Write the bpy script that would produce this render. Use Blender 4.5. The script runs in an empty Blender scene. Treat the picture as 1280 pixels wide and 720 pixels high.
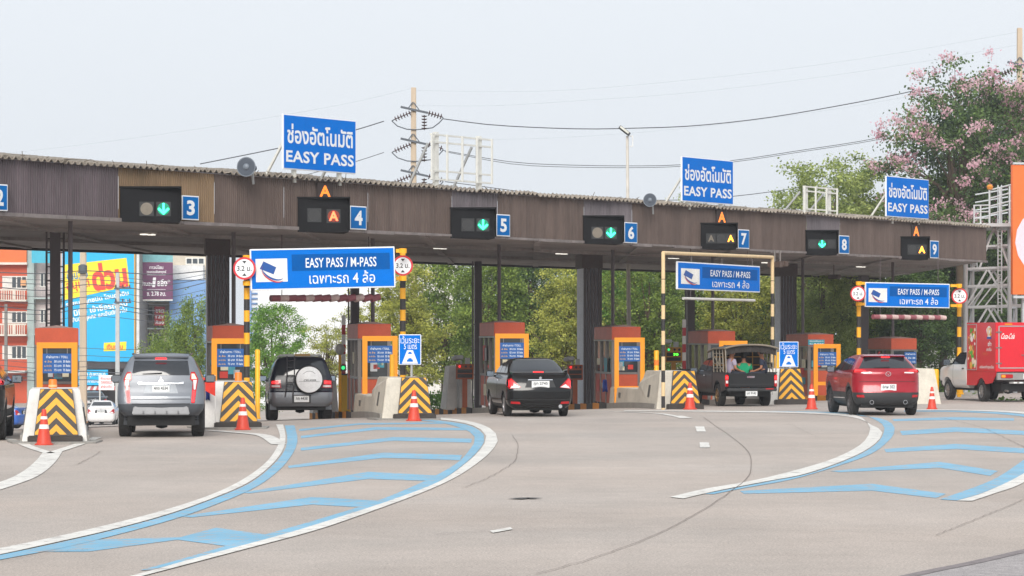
import bpy, bmesh, math, random
import numpy as np
from mathutils import Vector, Matrix

SC = bpy.context.scene
COL = SC.collection
R = math.radians

# ------------------------------------------------------------------ camera
F, CX, HY, EYE = 3800.0, 640.0, 421.0, 2.1      # focal length in photo pixels, principal column, horizon row, eye height
cd = bpy.data.cameras.new('camera')
cam = bpy.data.objects.new('camera', cd)
COL.objects.link(cam)
cam.location = (0, 0, EYE)
cam.rotation_euler = (R(90), 0, 0)
cd.sensor_width = 36.0
cd.lens = 36.0 * F / 1280.0
cd.shift_y = (HY - 360.0) / 1280.0
cd.clip_start = 0.5
cd.clip_end = 8000.0
SC.camera = cam

# ------------------------------------------------------------------ sky, sun, exposure (bright overcast)
SUN_EL, SUN_AZ = 31.0, 187.0
W = bpy.data.worlds.new('World')
SC.world = W
W.use_nodes = True
wn, wl = W.node_tree.nodes, W.node_tree.links
bg = wn['Background']
sky = wn.new('ShaderNodeTexSky')
sky.sky_type = 'NISHITA'
sky.sun_disc = False
sky.sun_elevation = R(SUN_EL)
sky.sun_rotation = R(SUN_AZ)
sky.air_density = 1.0
sky.dust_density = 6.0
sky.ozone_density = 1.0
hs = wn.new('ShaderNodeHueSaturation')
hs.inputs['Saturation'].default_value = 0.22
wl.new(sky.outputs['Color'], hs.inputs['Color'])
mixw = wn.new('ShaderNodeMixRGB')                 # thin even cloud deck over the clear-sky gradient
mixw.blend_type = 'MIX'
mixw.inputs['Fac'].default_value = 0.82
mixw.inputs['Color2'].default_value = (7.6, 8.05, 8.6, 1)
wl.new(hs.outputs['Color'], mixw.inputs['Color1'])
wl.new(mixw.outputs['Color'], bg.inputs['Color'])
bg.inputs['Strength'].default_value = 0.1

sd = bpy.data.lights.new('sun', 'SUN')
sd.energy = 2.0
sd.angle = R(30)
sd.color = (1.0, 0.95, 0.88)
sun = bpy.data.objects.new('sun', sd)
COL.objects.link(sun)
sv = Vector((math.sin(R(SUN_AZ)) * math.cos(R(SUN_EL)), math.cos(R(SUN_AZ)) * math.cos(R(SUN_EL)), math.sin(R(SUN_EL))))
sun.rotation_euler = (-sv).to_track_quat('-Z', 'Y').to_euler()
SC.view_settings.view_transform = 'Standard'
SC.view_settings.look = 'None'
SC.view_settings.exposure = 0.36
SC.view_settings.gamma = 1.0
SC.view_settings.use_curve_mapping = False

# ------------------------------------------------------------------ geometry of the place
FD = Vector((0.6684, 1.0, 0)).normalized()        # direction along the plaza's front
FN = Vector((-FD.y, FD.x, 0))                     # straight back from that front
C0 = Vector((0, 90.14, 0))                        # a point of the canopy front
Q0 = FN.dot(C0)
FRZ = math.atan2(FD.y, FD.x)
LRZ = R(8.3)                                      # the lanes run this much left of straight ahead
LD = Vector((-math.sin(LRZ), math.cos(LRZ), 0))
LR = Vector((math.cos(LRZ), math.sin(LRZ), 0))

def gz(x, y):
    """height of the ground: level up to the islands, then falling away to the street behind the plaza"""
    q = FN.x * x + FN.y * y
    a, b, s = 45.0, 49.0, 0.043
    if q <= a: return 0.0
    if q <= b: return -s * (q - a) ** 2 / (2 * (b - a))
    h = -s * (b - a) / 2 - s * (q - b)
    return max(h, -3.35)

def P(px, py, z):
    return Vector(((px - CX) / F * z, z, EYE + (HY - py) / F * z))

def proj(w):
    return CX + F * w.x / w.y, HY - F * (w.z - EYE) / w.y

def on_ground(px, z):
    x = (px - CX) / F * z
    return Vector((x, z, gz(x, z)))

def gp(px, py):
    """where the sight line through a photo point meets the ground"""
    a, b = (px - CX) / F, (HY - py) / F
    lo, hi = 5.0, 400.0
    for _ in range(60):
        m = (lo + hi) / 2
        if EYE + b * m > gz(a * m, m): lo = m
        else: hi = m
    return Vector((a * lo, lo, gz(a * lo, lo)))

def q_at(px, q):
    """depth at which the column px of the photo crosses the line q metres back"""
    return q / (FN.y + FN.x * (px - CX) / F)

def uw(u, w):
    p = LR * u + LD * w
    return Vector((p.x, p.y, gz(p.x, p.y)))

def u_at_z(u, z):
    x = (u - LR.y * z) / LR.x
    return Vector((x, z, gz(x, z)))

# ------------------------------------------------------------------ materials
def lin(c):
    return tuple(((v / 255) / 12.92 if v / 255 <= 0.04045 else ((v / 255 + 0.055) / 1.055) ** 2.4) for v in c)

_M = {}
def mat(name, rgb, rough=0.6, metal=0.0, var=0.12, scale=3.0, fine=0.05, bump=0.0, bscale=40.0, spec=0.5, coat=0.0, stretch=None, sheets=0.0):
    if name in _M: return _M[name]
    m = bpy.data.materials.new(name)
    m.use_nodes = True
    n, l = m.node_tree.nodes, m.node_tree.links
    b = n['Principled BSDF']
    c = lin(rgb)
    b.inputs['Roughness'].default_value = rough
    b.inputs['Metallic'].default_value = metal
    b.inputs['Specular IOR Level'].default_value = spec
    b.inputs['Coat Weight'].default_value = coat
    b.inputs['Coat Roughness'].default_value = 0.04
    tc = n.new('ShaderNodeTexCoord')
    src = tc.outputs['Object']
    if stretch:
        mp = n.new('ShaderNodeMapping')
        mp.inputs['Scale'].default_value = stretch
        l.new(src, mp.inputs['Vector'])
        src = mp.outputs['Vector']
    n1 = n.new('ShaderNodeTexNoise'); n1.inputs['Scale'].default_value = scale; n1.inputs['Detail'].default_value = 6; n1.inputs['Roughness'].default_value = 0.65
    n2 = n.new('ShaderNodeTexNoise'); n2.inputs['Scale'].default_value = scale * 14; n2.inputs['Detail'].default_value = 3
    l.new(src, n1.inputs['Vector']); l.new(src, n2.inputs['Vector'])
    m1 = n.new('ShaderNodeMapRange'); m1.inputs['From Min'].default_value = 0.3; m1.inputs['From Max'].default_value = 0.7
    m1.inputs['To Min'].default_value = 1 - var; m1.inputs['To Max'].default_value = 1 + var
    l.new(n1.outputs['Fac'], m1.inputs['Value'])
    m2 = n.new('ShaderNodeMapRange'); m2.inputs['From Min'].default_value = 0.3; m2.inputs['From Max'].default_value = 0.7
    m2.inputs['To Min'].default_value = 1 - fine; m2.inputs['To Max'].default_value = 1 + fine
    l.new(n2.outputs['Fac'], m2.inputs['Value'])
    mu = n.new('ShaderNodeMath'); mu.operation = 'MULTIPLY'
    l.new(m1.outputs['Result'], mu.inputs[0]); l.new(m2.outputs['Result'], mu.inputs[1])
    if sheets:                                         # every sheet of cladding has weathered a little differently
        sx = n.new('ShaderNodeSeparateXYZ'); l.new(tc.outputs['Object'], sx.inputs['Vector'])
        dv = n.new('ShaderNodeMath'); dv.operation = 'DIVIDE'; dv.inputs[1].default_value = 0.76; l.new(sx.outputs['X'], dv.inputs[0])
        fl = n.new('ShaderNodeMath'); fl.operation = 'FLOOR'; l.new(dv.outputs[0], fl.inputs[0])
        wh = n.new('ShaderNodeTexWhiteNoise'); wh.noise_dimensions = '1D'; l.new(fl.outputs[0], wh.inputs['W'])
        mw = n.new('ShaderNodeMapRange'); mw.inputs['To Min'].default_value = 1 - sheets; mw.inputs['To Max'].default_value = 1 + sheets; l.new(wh.outputs['Value'], mw.inputs['Value'])
        m3 = n.new('ShaderNodeMath'); m3.operation = 'MULTIPLY'; l.new(mu.outputs[0], m3.inputs[0]); l.new(mw.outputs['Result'], m3.inputs[1]); mu = m3
    vm = n.new('ShaderNodeVectorMath'); vm.operation = 'SCALE'
    vm.inputs[0].default_value = c
    l.new(mu.outputs[0], vm.inputs['Scale'])
    l.new(vm.outputs['Vector'], b.inputs['Base Color'])
    if bump:
        n3 = n.new('ShaderNodeTexNoise'); n3.inputs['Scale'].default_value = bscale; n3.inputs['Detail'].default_value = 4
        l.new(src, n3.inputs['Vector'])
        bp = n.new('ShaderNodeBump'); bp.inputs['Strength'].default_value = bump; bp.inputs['Distance'].default_value = 0.02
        l.new(n3.outputs['Fac'], bp.inputs['Height']); l.new(bp.outputs['Normal'], b.inputs['Normal'])
    _M[name] = m
    return m

def glow(name, rgb, strength):
    if name in _M: return _M[name]
    m = bpy.data.materials.new(name); m.use_nodes = True
    b = m.node_tree.nodes['Principled BSDF']
    c = lin(rgb)
    b.inputs['Base Color'].default_value = (*c, 1)
    b.inputs['Emission Color'].default_value = (*c, 1)
    b.inputs['Emission Strength'].default_value = strength
    b.inputs['Roughness'].default_value = 0.3
    _M[name] = m
    return m

def leafmat(name, dark, light, trans=0.28):
    if name in _M: return _M[name]
    m = bpy.data.materials.new(name); m.use_nodes = True
    n, l = m.node_tree.nodes, m.node_tree.links
    b = n['Principled BSDF']; out = n['Material Output']
    b.inputs['Roughness'].default_value = 0.55
    b.inputs['Specular IOR Level'].default_value = 0.3
    ge = n.new('ShaderNodeNewGeometry'); tc = n.new('ShaderNodeTexCoord')
    no = n.new('ShaderNodeTexNoise'); no.inputs['Scale'].default_value = 1.1; no.inputs['Detail'].default_value = 4
    l.new(tc.outputs['Object'], no.inputs['Vector'])
    ad = n.new('ShaderNodeMath'); ad.operation = 'MULTIPLY_ADD'; ad.inputs[1].default_value = 0.55
    l.new(ge.outputs['Random Per Island'], ad.inputs[0])
    mr = n.new('ShaderNodeMapRange'); mr.inputs['From Min'].default_value = 0.3; mr.inputs['From Max'].default_value = 0.7
    mr.inputs['To Min'].default_value = -0.22; mr.inputs['To Max'].default_value = 0.66
    l.new(no.outputs['Fac'], mr.inputs['Value']); l.new(mr.outputs['Result'], ad.inputs[2])
    mx = n.new('ShaderNodeMixRGB'); mx.inputs['Color1'].default_value = (*lin(dark), 1); mx.inputs['Color2'].default_value = (*lin(light), 1)
    mx.use_clamp = True
    l.new(ad.outputs[0], mx.inputs['Fac']); l.new(mx.outputs['Color'], b.inputs['Base Color'])
    tr = n.new('ShaderNodeBsdfTranslucent'); l.new(mx.outputs['Color'], tr.inputs['Color'])
    ms = n.new('ShaderNodeMixShader'); ms.inputs['Fac'].default_value = trans
    l.new(b.outputs['BSDF'], ms.inputs[1]); l.new(tr.outputs['BSDF'], ms.inputs[2]); l.new(ms.outputs['Shader'], out.inputs['Surface'])
    _M[name] = m
    return m

# ------------------------------------------------------------------ text outlines
_T = {}
def text_geo(s, bold=0.0, spacing=1.0):
    k = (s, bold, spacing)
    if k in _T: return _T[k]
    cu = bpy.data.curves.new('lettering', 'FONT')
    cu.body = s
    cu.offset = bold
    cu.space_character = spacing
    cu.resolution_u = 3
    ob = bpy.data.objects.new('lettering', cu)
    COL.objects.link(ob)
    dg = bpy.context.evaluated_depsgraph_get()
    me = bpy.data.meshes.new_from_object(ob.evaluated_get(dg))
    v = np.array([(p.co.x, p.co.y) for p in me.vertices])
    f = [tuple(p.vertices) for p in me.polygons]
    bpy.data.objects.remove(ob); bpy.data.curves.remove(cu); bpy.data.meshes.remove(me)
    lo, hi = v.min(0), v.max(0)
    v = (v - (lo + hi) / 2) / (hi - lo)
    _T[k] = (v, f, float((hi - lo)[0] / (hi - lo)[1]))
    return _T[k]

# ------------------------------------------------------------------ mesh builder
class MB:
    def __init__(s):
        s.v, s.f, s.m, s.cm = [], [], [], 0
    def add(s, vs, fs):
        o = len(s.v)
        s.v += [tuple(v) for v in vs]
        s.f += [tuple(i + o for i in f) for f in fs]
        s.m += [s.cm] * len(fs)
        return s
    def box(s, c, d, rz=0, rx=0, ry=0):
        x, y, z = d[0] / 2, d[1] / 2, d[2] / 2
        vs = [Vector(p) for p in ((-x,-y,-z),(x,-y,-z),(x,y,-z),(-x,y,-z),(-x,-y,z),(x,-y,z),(x,y,z),(-x,y,z))]
        if rz or rx or ry:
            m = Matrix.Rotation(rz, 3, 'Z') @ Matrix.Rotation(ry, 3, 'Y') @ Matrix.Rotation(rx, 3, 'X')
            vs = [m @ v for v in vs]
        c = Vector(c)
        return s.add([v + c for v in vs], [(0,3,2,1),(4,5,6,7),(0,1,5,4),(1,2,6,5),(2,3,7,6),(3,0,4,7)])
    def box2(s, x0, x1, y0, y1, z0, z1):
        return s.box(((x0+x1)/2, (y0+y1)/2, (z0+z1)/2), (x1-x0, y1-y0, z1-z0))
    def bar(s, p, q, r, n=8, r2=None, cap=True):
        p, q = Vector(p), Vector(q)
        r2 = r if r2 is None else r2
        d = q - p
        if d.length < 1e-6: return s
        d.normalize()
        a = d.orthogonal().normalized(); b = d.cross(a)
        vs = []
        for c, rr in ((p, r), (q, r2)):
            vs += [c + (a * math.cos(2*math.pi*i/n) + b * math.sin(2*math.pi*i/n)) * rr for i in range(n)]
        fs = [(i, (i+1) % n, n + (i+1) % n, n + i) for i in range(n)]
        if cap: fs += [tuple(range(n-1, -1, -1)), tuple(range(n, 2*n))]
        return s.add(vs, fs)
    def beam(s, p, q, w, h=None):
        """square section bar between two points"""
        p, q = Vector(p), Vector(q); h = w if h is None else h
        d = (q - p).normalized()
        up = Vector((0, 0, 1)) if abs(d.z) < 0.95 else Vector((0, 1, 0))
        a = d.cross(up).normalized(); b = a.cross(d)
        vs = []
        for c in (p, q):
            vs += [c - a*w/2 - b*h/2, c + a*w/2 - b*h/2, c + a*w/2 + b*h/2, c - a*w/2 + b*h/2]
        return s.add(vs, [(0,3,2,1),(4,5,6,7),(0,1,5,4),(1,2,6,5),(2,3,7,6),(3,0,4,7)])
    def tube(s, pts, r, n=6, radii=None):
        pts = [Vector(p) for p in pts]
        k = len(pts); vs = []; a = None
        for i, p in enumerate(pts):
            d = (pts[min(i+1, k-1)] - pts[max(i-1, 0)]).normalized()
            if a is None: a = d.orthogonal().normalized()
            else:
                a = (a - d * a.dot(d))
                a = a.normalized() if a.length > 1e-5 else d.orthogonal().normalized()
            b = d.cross(a)
            rr = radii[i] if radii else r
            vs += [p + (a * math.cos(2*math.pi*j/n) + b * math.sin(2*math.pi*j/n)) * rr for j in range(n)]
        fs = [(i*n + j, i*n + (j+1) % n, (i+1)*n + (j+1) % n, (i+1)*n + j) for i in range(k-1) for j in range(n)]
        fs += [tuple(range(n-1, -1, -1)), tuple(range((k-1)*n, k*n))]
        return s.add(vs, fs)
    def prism(s, poly, plane, d0, d1):
        """extrude a polygon: plane 'xz' along y, 'xy' along z, 'yz' along x"""
        n = len(poly)
        def mk(a, b, d):
            return (a, d, b) if plane == 'xz' else (a, b, d) if plane == 'xy' else (d, a, b)
        vs = [mk(a, b, d0) for a, b in poly] + [mk(a, b, d1) for a, b in poly]
        fs = [tuple(range(n)), tuple(range(2*n-1, n-1, -1))] + [(i, n+i, n+(i+1) % n, (i+1) % n) for i in range(n)]
        return s.add(vs, fs)
    def lathe(s, prof, n=24, axis='z', c=(0, 0, 0), closed=False):
        c = Vector(c); vs = []; k = len(prof)
        for r, h in prof:
            for i in range(n):
                t = 2 * math.pi * i / n
                x, y = r * math.cos(t), r * math.sin(t)
                v = (x, y, h) if axis == 'z' else (h, x, y) if axis == 'x' else (y, h, x)
                vs.append(c + Vector(v))
        fs = [(i*n + j, i*n + (j+1) % n, (i+1)*n + (j+1) % n, (i+1)*n + j) for i in range(k-1) for j in range(n)]
        if closed: fs += [((k-1)*n + j, (k-1)*n + (j+1) % n, (j+1) % n, j) for j in range(n)]
        else: fs += [tuple(range(n-1, -1, -1)), tuple(range((k-1)*n, k*n))]
        return s.add(vs, fs)
    def disc(s, c, r, y0, y1, n=28):
        """disc facing -y"""
        return s.prism([(c[0] + r*math.cos(2*math.pi*i/n), c[1] + r*math.sin(2*math.pi*i/n)) for i in range(n)], 'xz', y0, y1)
    def text(s, st, c, w, h, y, bold=0.0, rot=0.0, spacing=1.0, skew=0.0):
        """letters in the xz plane facing -y, fitted to w by h (h None keeps the letters' own shape)"""
        v, f, asp = text_geo(st, bold, spacing)
        if h is None: h = w / asp
        if w is None: w = h * asp
        cr, sr = math.cos(rot), math.sin(rot)
        pts = []
        for a, b in v:
            x, z = a * w + skew * b * h, b * h
            pts.append((c[0] + x*cr - z*sr, y, c[1] + x*sr + z*cr))
        return s.add(pts, f)
    def build(s, name, m, parent=None, smooth=None, bevel=0.0, loc=None, rz=0, fix=False):
        me = bpy.data.meshes.new(name)
        me.from_pydata(s.v, [], s.f)
        ms = m if isinstance(m, (list, tuple)) else [m]
        for x in ms: me.materials.append(x)
        if len(ms) > 1: me.polygons.foreach_set('material_index', s.m)
        if bevel or fix:
            bm = bmesh.new(); bm.from_mesh(me)
            if fix: bmesh.ops.recalc_face_normals(bm, faces=bm.faces)
            if bevel:
                es = [e for e in bm.edges if e.is_manifold and e.calc_face_angle(0) > R(30)]
                bmesh.ops.bevel(bm, geom=es, offset=bevel, segments=2, affect='EDGES', clamp_overlap=True)
            bm.to_mesh(me); bm.free()
        if smooth is not None:
            me.polygons.foreach_set('use_smooth', [True] * len(me.polygons))
            me.set_sharp_from_angle(angle=R(smooth))
        me.update()
        o = bpy.data.objects.new(name, me)
        COL.objects.link(o)
        if parent: o.parent = parent
        if loc is not None: o.location = loc
        if rz: o.rotation_euler = (0, 0, rz)
        return o

def tag(o, label=None, cat=None, group=None, kind=None):
    if label: o['label'] = label
    if cat: o['category'] = cat
    if group: o['group'] = group
    if kind: o['kind'] = kind
    return o

def thing(name, label, cat, loc=(0, 0, 0), rz=0, group=None):
    o = bpy.data.objects.new(name, None)
    o.empty_display_size = 0.2
    COL.objects.link(o)
    o.location = loc
    o.rotation_euler = (0, 0, rz)
    return tag(o, label, cat, group)

def copy_tree(o, parent=None, label=None):
    c = o.copy(); COL.objects.link(c)
    if parent: c.parent = parent
    if label: c['label'] = label
    for ch in [x for x in bpy.data.objects if x.parent == o]:
        copy_tree(ch, c)
    return c

def local_of(t, w):
    rz = t.rotation_euler.z
    d = Vector(w) - t.location
    return Vector((d.x*math.cos(rz) + d.y*math.sin(rz), -d.x*math.sin(rz) + d.y*math.cos(rz), d.z))
# ------------------------------------------------------------------ ground, road, markings
def pq(p, q):           # world point from distance p along the front and q back from the camera
    return FD.x*p + FN.x*q, FD.y*p + FN.y*q

def road_material():
    m = bpy.data.materials.new('worn_concrete'); m.use_nodes = True
    n, l = m.node_tree.nodes, m.node_tree.links
    b = n['Principled BSDF']
    tc = n.new('ShaderNodeTexCoord')
    def noise(sc, det, rough=0.6, stretch=None, rot=0):
        t = n.new('ShaderNodeTexNoise'); t.inputs['Scale'].default_value = sc; t.inputs['Detail'].default_value = det; t.inputs['Roughness'].default_value = rough
        if stretch:
            mp = n.new('ShaderNodeMapping'); mp.inputs['Scale'].default_value = stretch; mp.inputs['Rotation'].default_value = (0, 0, rot)
            l.new(tc.outputs['Object'], mp.inputs['Vector']); l.new(mp.outputs['Vector'], t.inputs['Vector'])
        else: l.new(tc.outputs['Object'], t.inputs['Vector'])
        return t.outputs['Fac']
    def rng(v, lo, hi, a=0.3, c=0.7):
        r = n.new('ShaderNodeMapRange'); r.inputs['From Min'].default_value = a; r.inputs['From Max'].default_value = c
        r.inputs['To Min'].default_value = lo; r.inputs['To Max'].default_value = hi; l.new(v, r.inputs['Value']); return r.outputs['Result']
    def mul(a, c):
        k = n.new('ShaderNodeMath'); k.operation = 'MULTIPLY'; l.new(a, k.inputs[0]); l.new(c, k.inputs[1]); return k.outputs[0]
    v = mul(rng(noise(0.16, 5), 0.85, 1.10), rng(noise(2.2, 5), 0.95, 1.05))
    v = mul(v, rng(noise(42, 3, 0.9), 0.55, 1.45))
    v = mul(v, rng(noise(17, 5, 0.8), 0.84, 1.16))
    v = mul(v, rng(noise(1.0, 4, 0.6, (1.1, 0.09, 1), R(8)), 0.965, 1.03))    # wheel tracks drawn out along the lanes
    mx = n.new('ShaderNodeMixRGB'); mx.inputs['Color1'].default_value = (0.475, 0.405, 0.355, 1); mx.inputs['Color2'].default_value = (0.430, 0.385, 0.350, 1)
    l.new(rng(noise(0.12, 3), 0, 1), mx.inputs['Fac'])
    vm = n.new('ShaderNodeVectorMath'); vm.operation = 'SCALE'; l.new(mx.outputs['Color'], vm.inputs[0]); l.new(v, vm.inputs['Scale'])
    l.new(vm.outputs['Vector'], b.inputs['Base Color'])
    b.inputs['Roughness'].default_value = 0.88; b.inputs['Specular IOR Level'].default_value = 0.25
    bp = n.new('ShaderNodeBump'); bp.inputs['Strength'].default_value = 0.35; bp.inputs['Distance'].default_value = 0.01
    l.new(noise(70, 4, 0.8), bp.inputs['Height']); l.new(bp.outputs['Normal'], b.inputs['Normal'])
    return m

qs = [-60, 0, 20, 35, 42, 45] + [45.4 + 0.4*i for i in range(10)] + [52, 60, 80, 100, 118, 123.2, 126, 160]
def sheet(name, p0, p1, qlist, dz, m, kind='structure'):
    b = MB()
    vs = []
    for q in qlist:
        for k in range(13):
            x, y = pq(p0 + (p1 - p0) * k / 12, q)
            vs.append((x, y, gz(x, y) + dz))
    b.add(vs, [(i*13 + k, i*13 + k + 1, (i+1)*13 + k + 1, (i+1)*13 + k) for i in range(len(qlist)-1) for k in range(12)])
    o = b.build(name, m, smooth=40)
    return tag(o, kind=kind)

sheet('ground', -3000, 3000, [-2500] + qs + [400, 3500], -0.06, mat('dry_earth', (122, 116, 92), 0.95, scale=0.4, var=0.25))
road = sheet('road', -160, 260, qs + [200], 0.0, road_material())
tag(road, 'pale worn concrete road fanning out towards the toll lanes')

def worn(name, rgb, keep=0.42, rough=0.7):
    """road paint, scuffed through to a greyer tone in small flecks"""
    m = bpy.data.materials.new(name); m.use_nodes = True
    n, l = m.node_tree.nodes, m.node_tree.links
    b = n['Principled BSDF']; b.inputs['Roughness'].default_value = rough
    tc = n.new('ShaderNodeTexCoord')
    a = n.new('ShaderNodeTexNoise'); a.inputs['Scale'].default_value = 4.5; a.inputs['Detail'].default_value = 10; a.inputs['Roughness'].default_value = 0.75
    l.new(tc.outputs['Object'], a.inputs['Vector'])
    r = n.new('ShaderNodeMapRange'); r.inputs['From Min'].default_value = 0.515; r.inputs['From Max'].default_value = 0.60
    r.inputs['To Min'].default_value = 0; r.inputs['To Max'].default_value = keep
    l.new(a.outputs['Fac'], r.inputs['Value'])
    big = n.new('ShaderNodeTexNoise'); big.inputs['Scale'].default_value = 0.8; big.inputs['Detail'].default_value = 4
    l.new(tc.outputs['Object'], big.inputs['Vector'])
    rb = n.new('ShaderNodeMapRange'); rb.inputs['From Min'].default_value = 0.3; rb.inputs['From Max'].default_value = 0.7; rb.inputs['To Min'].default_value = 0.9; rb.inputs['To Max'].default_value = 1.08
    l.new(big.outputs['Fac'], rb.inputs['Value'])
    mx = n.new('ShaderNodeMixRGB'); mx.inputs['Color1'].default_value = (*lin(rgb), 1); mx.inputs['Color2'].default_value = (0.40, 0.36, 0.335, 1)
    l.new(r.outputs['Result'], mx.inputs['Fac'])
    vm = n.new('ShaderNodeVectorMath'); vm.operation = 'SCALE'; l.new(mx.outputs['Color'], vm.inputs[0]); l.new(rb.outputs['Result'], vm.inputs['Scale'])
    l.new(vm.outputs['Vector'], b.inputs['Base Color'])
    return m
WHITE_P = worn('white_road_paint', (222, 219, 212), 0.75)
BLUE_P = worn('blue_road_paint', (122, 176, 204), 0.85)

def resample(pts, n):
    pts = [Vector((p[0], p[1])) for p in pts]
    # smooth (Catmull-Rom) then even spacing
    ext = [pts[0]*2 - pts[1]] + pts + [pts[-1]*2 - pts[-2]]
    out = []
    for i in range(1, len(ext)-2):
        a, b, c, d = ext[i-1:i+3]
        for k in range(12):
            t = k / 12
            out.append(0.5 * ((2*b) + (c-a)*t + (2*a-5*b+4*c-d)*t*t + (3*b-a-3*c+d)*t**3))
    out.append(pts[-1])
    L = [0]
    for i in range(1, len(out)): L.append(L[-1] + (out[i]-out[i-1]).length)
    res = []; j = 0
    for k in range(n):
        s = L[-1] * k / (n-1)
        while j < len(L)-2 and L[j+1] < s: j += 1
        t = (s - L[j]) / max(1e-6, L[j+1]-L[j])
        res.append(out[j].lerp(out[j+1], t))
    return res

def band(name, e1, e2, m, dz, n=70):
    b = MB()
    A, B = resample(e1, n), resample(e2, n)
    vs = []
    for p, q in zip(A, B):
        for t in (0, 0.5, 1):
            r = p.lerp(q, t); w = gp(r.x, r.y); vs.append((w.x, w.y, w.z + dz))
    b.add(vs, [f for i in range(n-1) for f in ((i*3, i*3+1, i*3+4, i*3+3), (i*3+1, i*3+2, i*3+5, i*3+4))])
    return b.build(name, m, road, fix=True)

def patch(name, poly, m, dz):
    b = MB(); vs = []
    for p in poly:
        w = gp(*p); vs.append((w.x, w.y, w.z + dz))
    b.add(vs, [tuple(range(len(vs)))])
    o = b.build(name, m, road)
    if o.data.polygons[0].normal.z < 0: o.data.flip_normals()
    return o

def stripe(name, pts, width, m, dz, n=50):
    """a line of constant width on the road along photo points"""
    A = [gp(p.x, p.y) for p in resample(pts, n)]
    vs = []
    for i, w in enumerate(A):
        d = (A[min(i+1, n-1)] - A[max(i-1, 0)]); d.z = 0; d.normalize()
        s = Vector((-d.y, d.x, 0)) * width / 2
        for k in (s, -s):
            x, y = w.x + k.x, w.y + k.y
            vs.append((x, y, gz(x, y) + dz))
    b = MB(); b.add(vs, [(2*i, 2*i+1, 2*i+3, 2*i+2) for i in range(n-1)])
    return b.build(name, m, road, fix=True)

def zz(pts, ox, oy):
    return [(ox + a/2, oy + b/2) for a, b in pts]

# left splitter: white edge, blue edge, blue chevrons
band('white_line', [(345,531),(350,545),(346,560),(331,580),(300,602),(260,620.5),(200,640),(130,658),(60,674),(0,686),(-80,701)],
     [(354,531),(357,546),(354,562),(340,581),(312,603),(270,622),(210,643.5),(135,664),(60,681),(0,694),(-80,710)], WHITE_P, 0.010)
band('blue_line', [(356,532),(359,547),(356,563),(341,582),(313,604),(271,622.5),(211,644),(136,664.5),(60,682),(0,694.5),(-80,711)],
     [(368,532),(372,550),(366,567),(350,587),(322,608),(280,627),(222,648),(150,668),(80,685),(20,696.5),(-60,711.5)], BLUE_P, 0.006)
band('white_line', [(520,520.5),(562,523.5),(592,528),(613,536),(622.5,548),(617,561),(600,577),(570,597),(525,617.5),(450,645),(390,665),(300,689),(190,718),(60,752)],
     [(520,522.5),(560,526),(587,531),(603,539),(608,549),(600,563),(582,580),(550,602),(500,622),(425,647),(350,670),(250,697),(175,718),(30,756)], WHITE_P, 0.010)
band('blue_line', [(470,521.5),(530,524.5),(558,527),(585,531.5),(601,539.5),(606,549.5),(598,563.5),(580,580.5),(548,602.5),(498,622.5),(423,647.5),(348,670.5),(248,697.5),(190,713)],
     [(470,523),(530,526.5),(555,529.5),(576,535),(589,541.5),(594,550),(587,562.5),(570,580),(530,602),(470,627),(390,652),(320,672),(225,700),(175,713.5)], BLUE_P, 0.006)
for pl in ([(30,690),(120,675),(225,672),(270,660),(350,671),(290,684),(222,675),(110,690)],
           [(225,646),(390,621.5),(487,627),(472,635.5),(390,631),(240,647)],
           [(302,616),(460,590),(555,595),(545,601.5),(460,599),(312,617)],
           [(360,582.5),(480,566),(577.5,569),(575,575.5),(480,572.5),(361,585.5)],
           [(376,560),(492,546.5),(590,548.5),(589,553.5),(492,551),(376,563.5)],
           [(376,545),(470,534),(582,535),(582,538),(470,537.5),(376,548)],
           [(374,536.5),(450,529),(560,528),(560,529.8),(450,531),(374,539)]):
    patch('blue_chevron', pl, BLUE_P, 0.004)
# right splitter
band('white_line', zz([(280,26.5),(520,27.5),(700,30),(820,35),(870,42),(893,65),(893,85),(868,115),(800,149),(700,179),(600,203),(480,224),(395,244)], 640, 500),
     zz([(280,28.5),(520,30.5),(700,33.5),(810,39),(868,48),(898,63),(926,80),(908,110),(850,144),(740,184),(640,204),(520,227),(428,248)], 640, 500), WHITE_P, 0.010)
band('blue_line', zz([(560,28),(700,28.5),(820,31.5),(872,38),(900,46),(927,62),(930,80),(911,110),(853,144.5),(743,184.5),(643,204.5),(523,227.5),(480,236)], 640, 500),
     zz([(560,30),(700,31),(830,35),(885,42),(918,46),(947,57),(957,76),(944,100),(900,134),(820,164),(700,199),(580,221),(505,236)], 640, 500), BLUE_P, 0.006)
for pl in ([(950,48),(1100,43),(1255,46),(1255,52),(1100,50),(955,53)],
           [(970,78),(1110,68),(1290,78),(1290,88),(1110,80),(975,88)],
           [(930,123),(1110,110),(1290,122),(1290,134),(1110,123),(935,131)],
           [(795,178),(1070,155),(1215,178),(1195,190),(1070,170),(820,181)],
           [(570,228),(900,210),(1085,235),(1060,246),(900,227),(580,235)]):
    patch('blue_chevron', zz(pl, 640, 500), BLUE_P, 0.004)
band('blue_line', zz([(980,27),(1120,27.5),(1250,33),(1330,45),(1370,70),(1350,105),(1280,150),(1200,201),(1070,249.5)], 640, 500),
     zz([(980,29),(1120,30.5),(1245,38),(1310,50),(1342,75),(1330,120),(1281,183),(1181,231),(1112,252)], 640, 500), BLUE_P, 0.006)
band('white_line', zz([(1000,24.5),(1120,25),(1260,29),(1345,40),(1395,68),(1370,110),(1282,183),(1182,232),(1113,253)], 640, 500),
     zz([(1000,26.5),(1120,27),(1250,32.5),(1335,45),(1372,70),(1400,125),(1282,206),(1200,237),(1150,254)], 640, 500), WHITE_P, 0.010)
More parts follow.
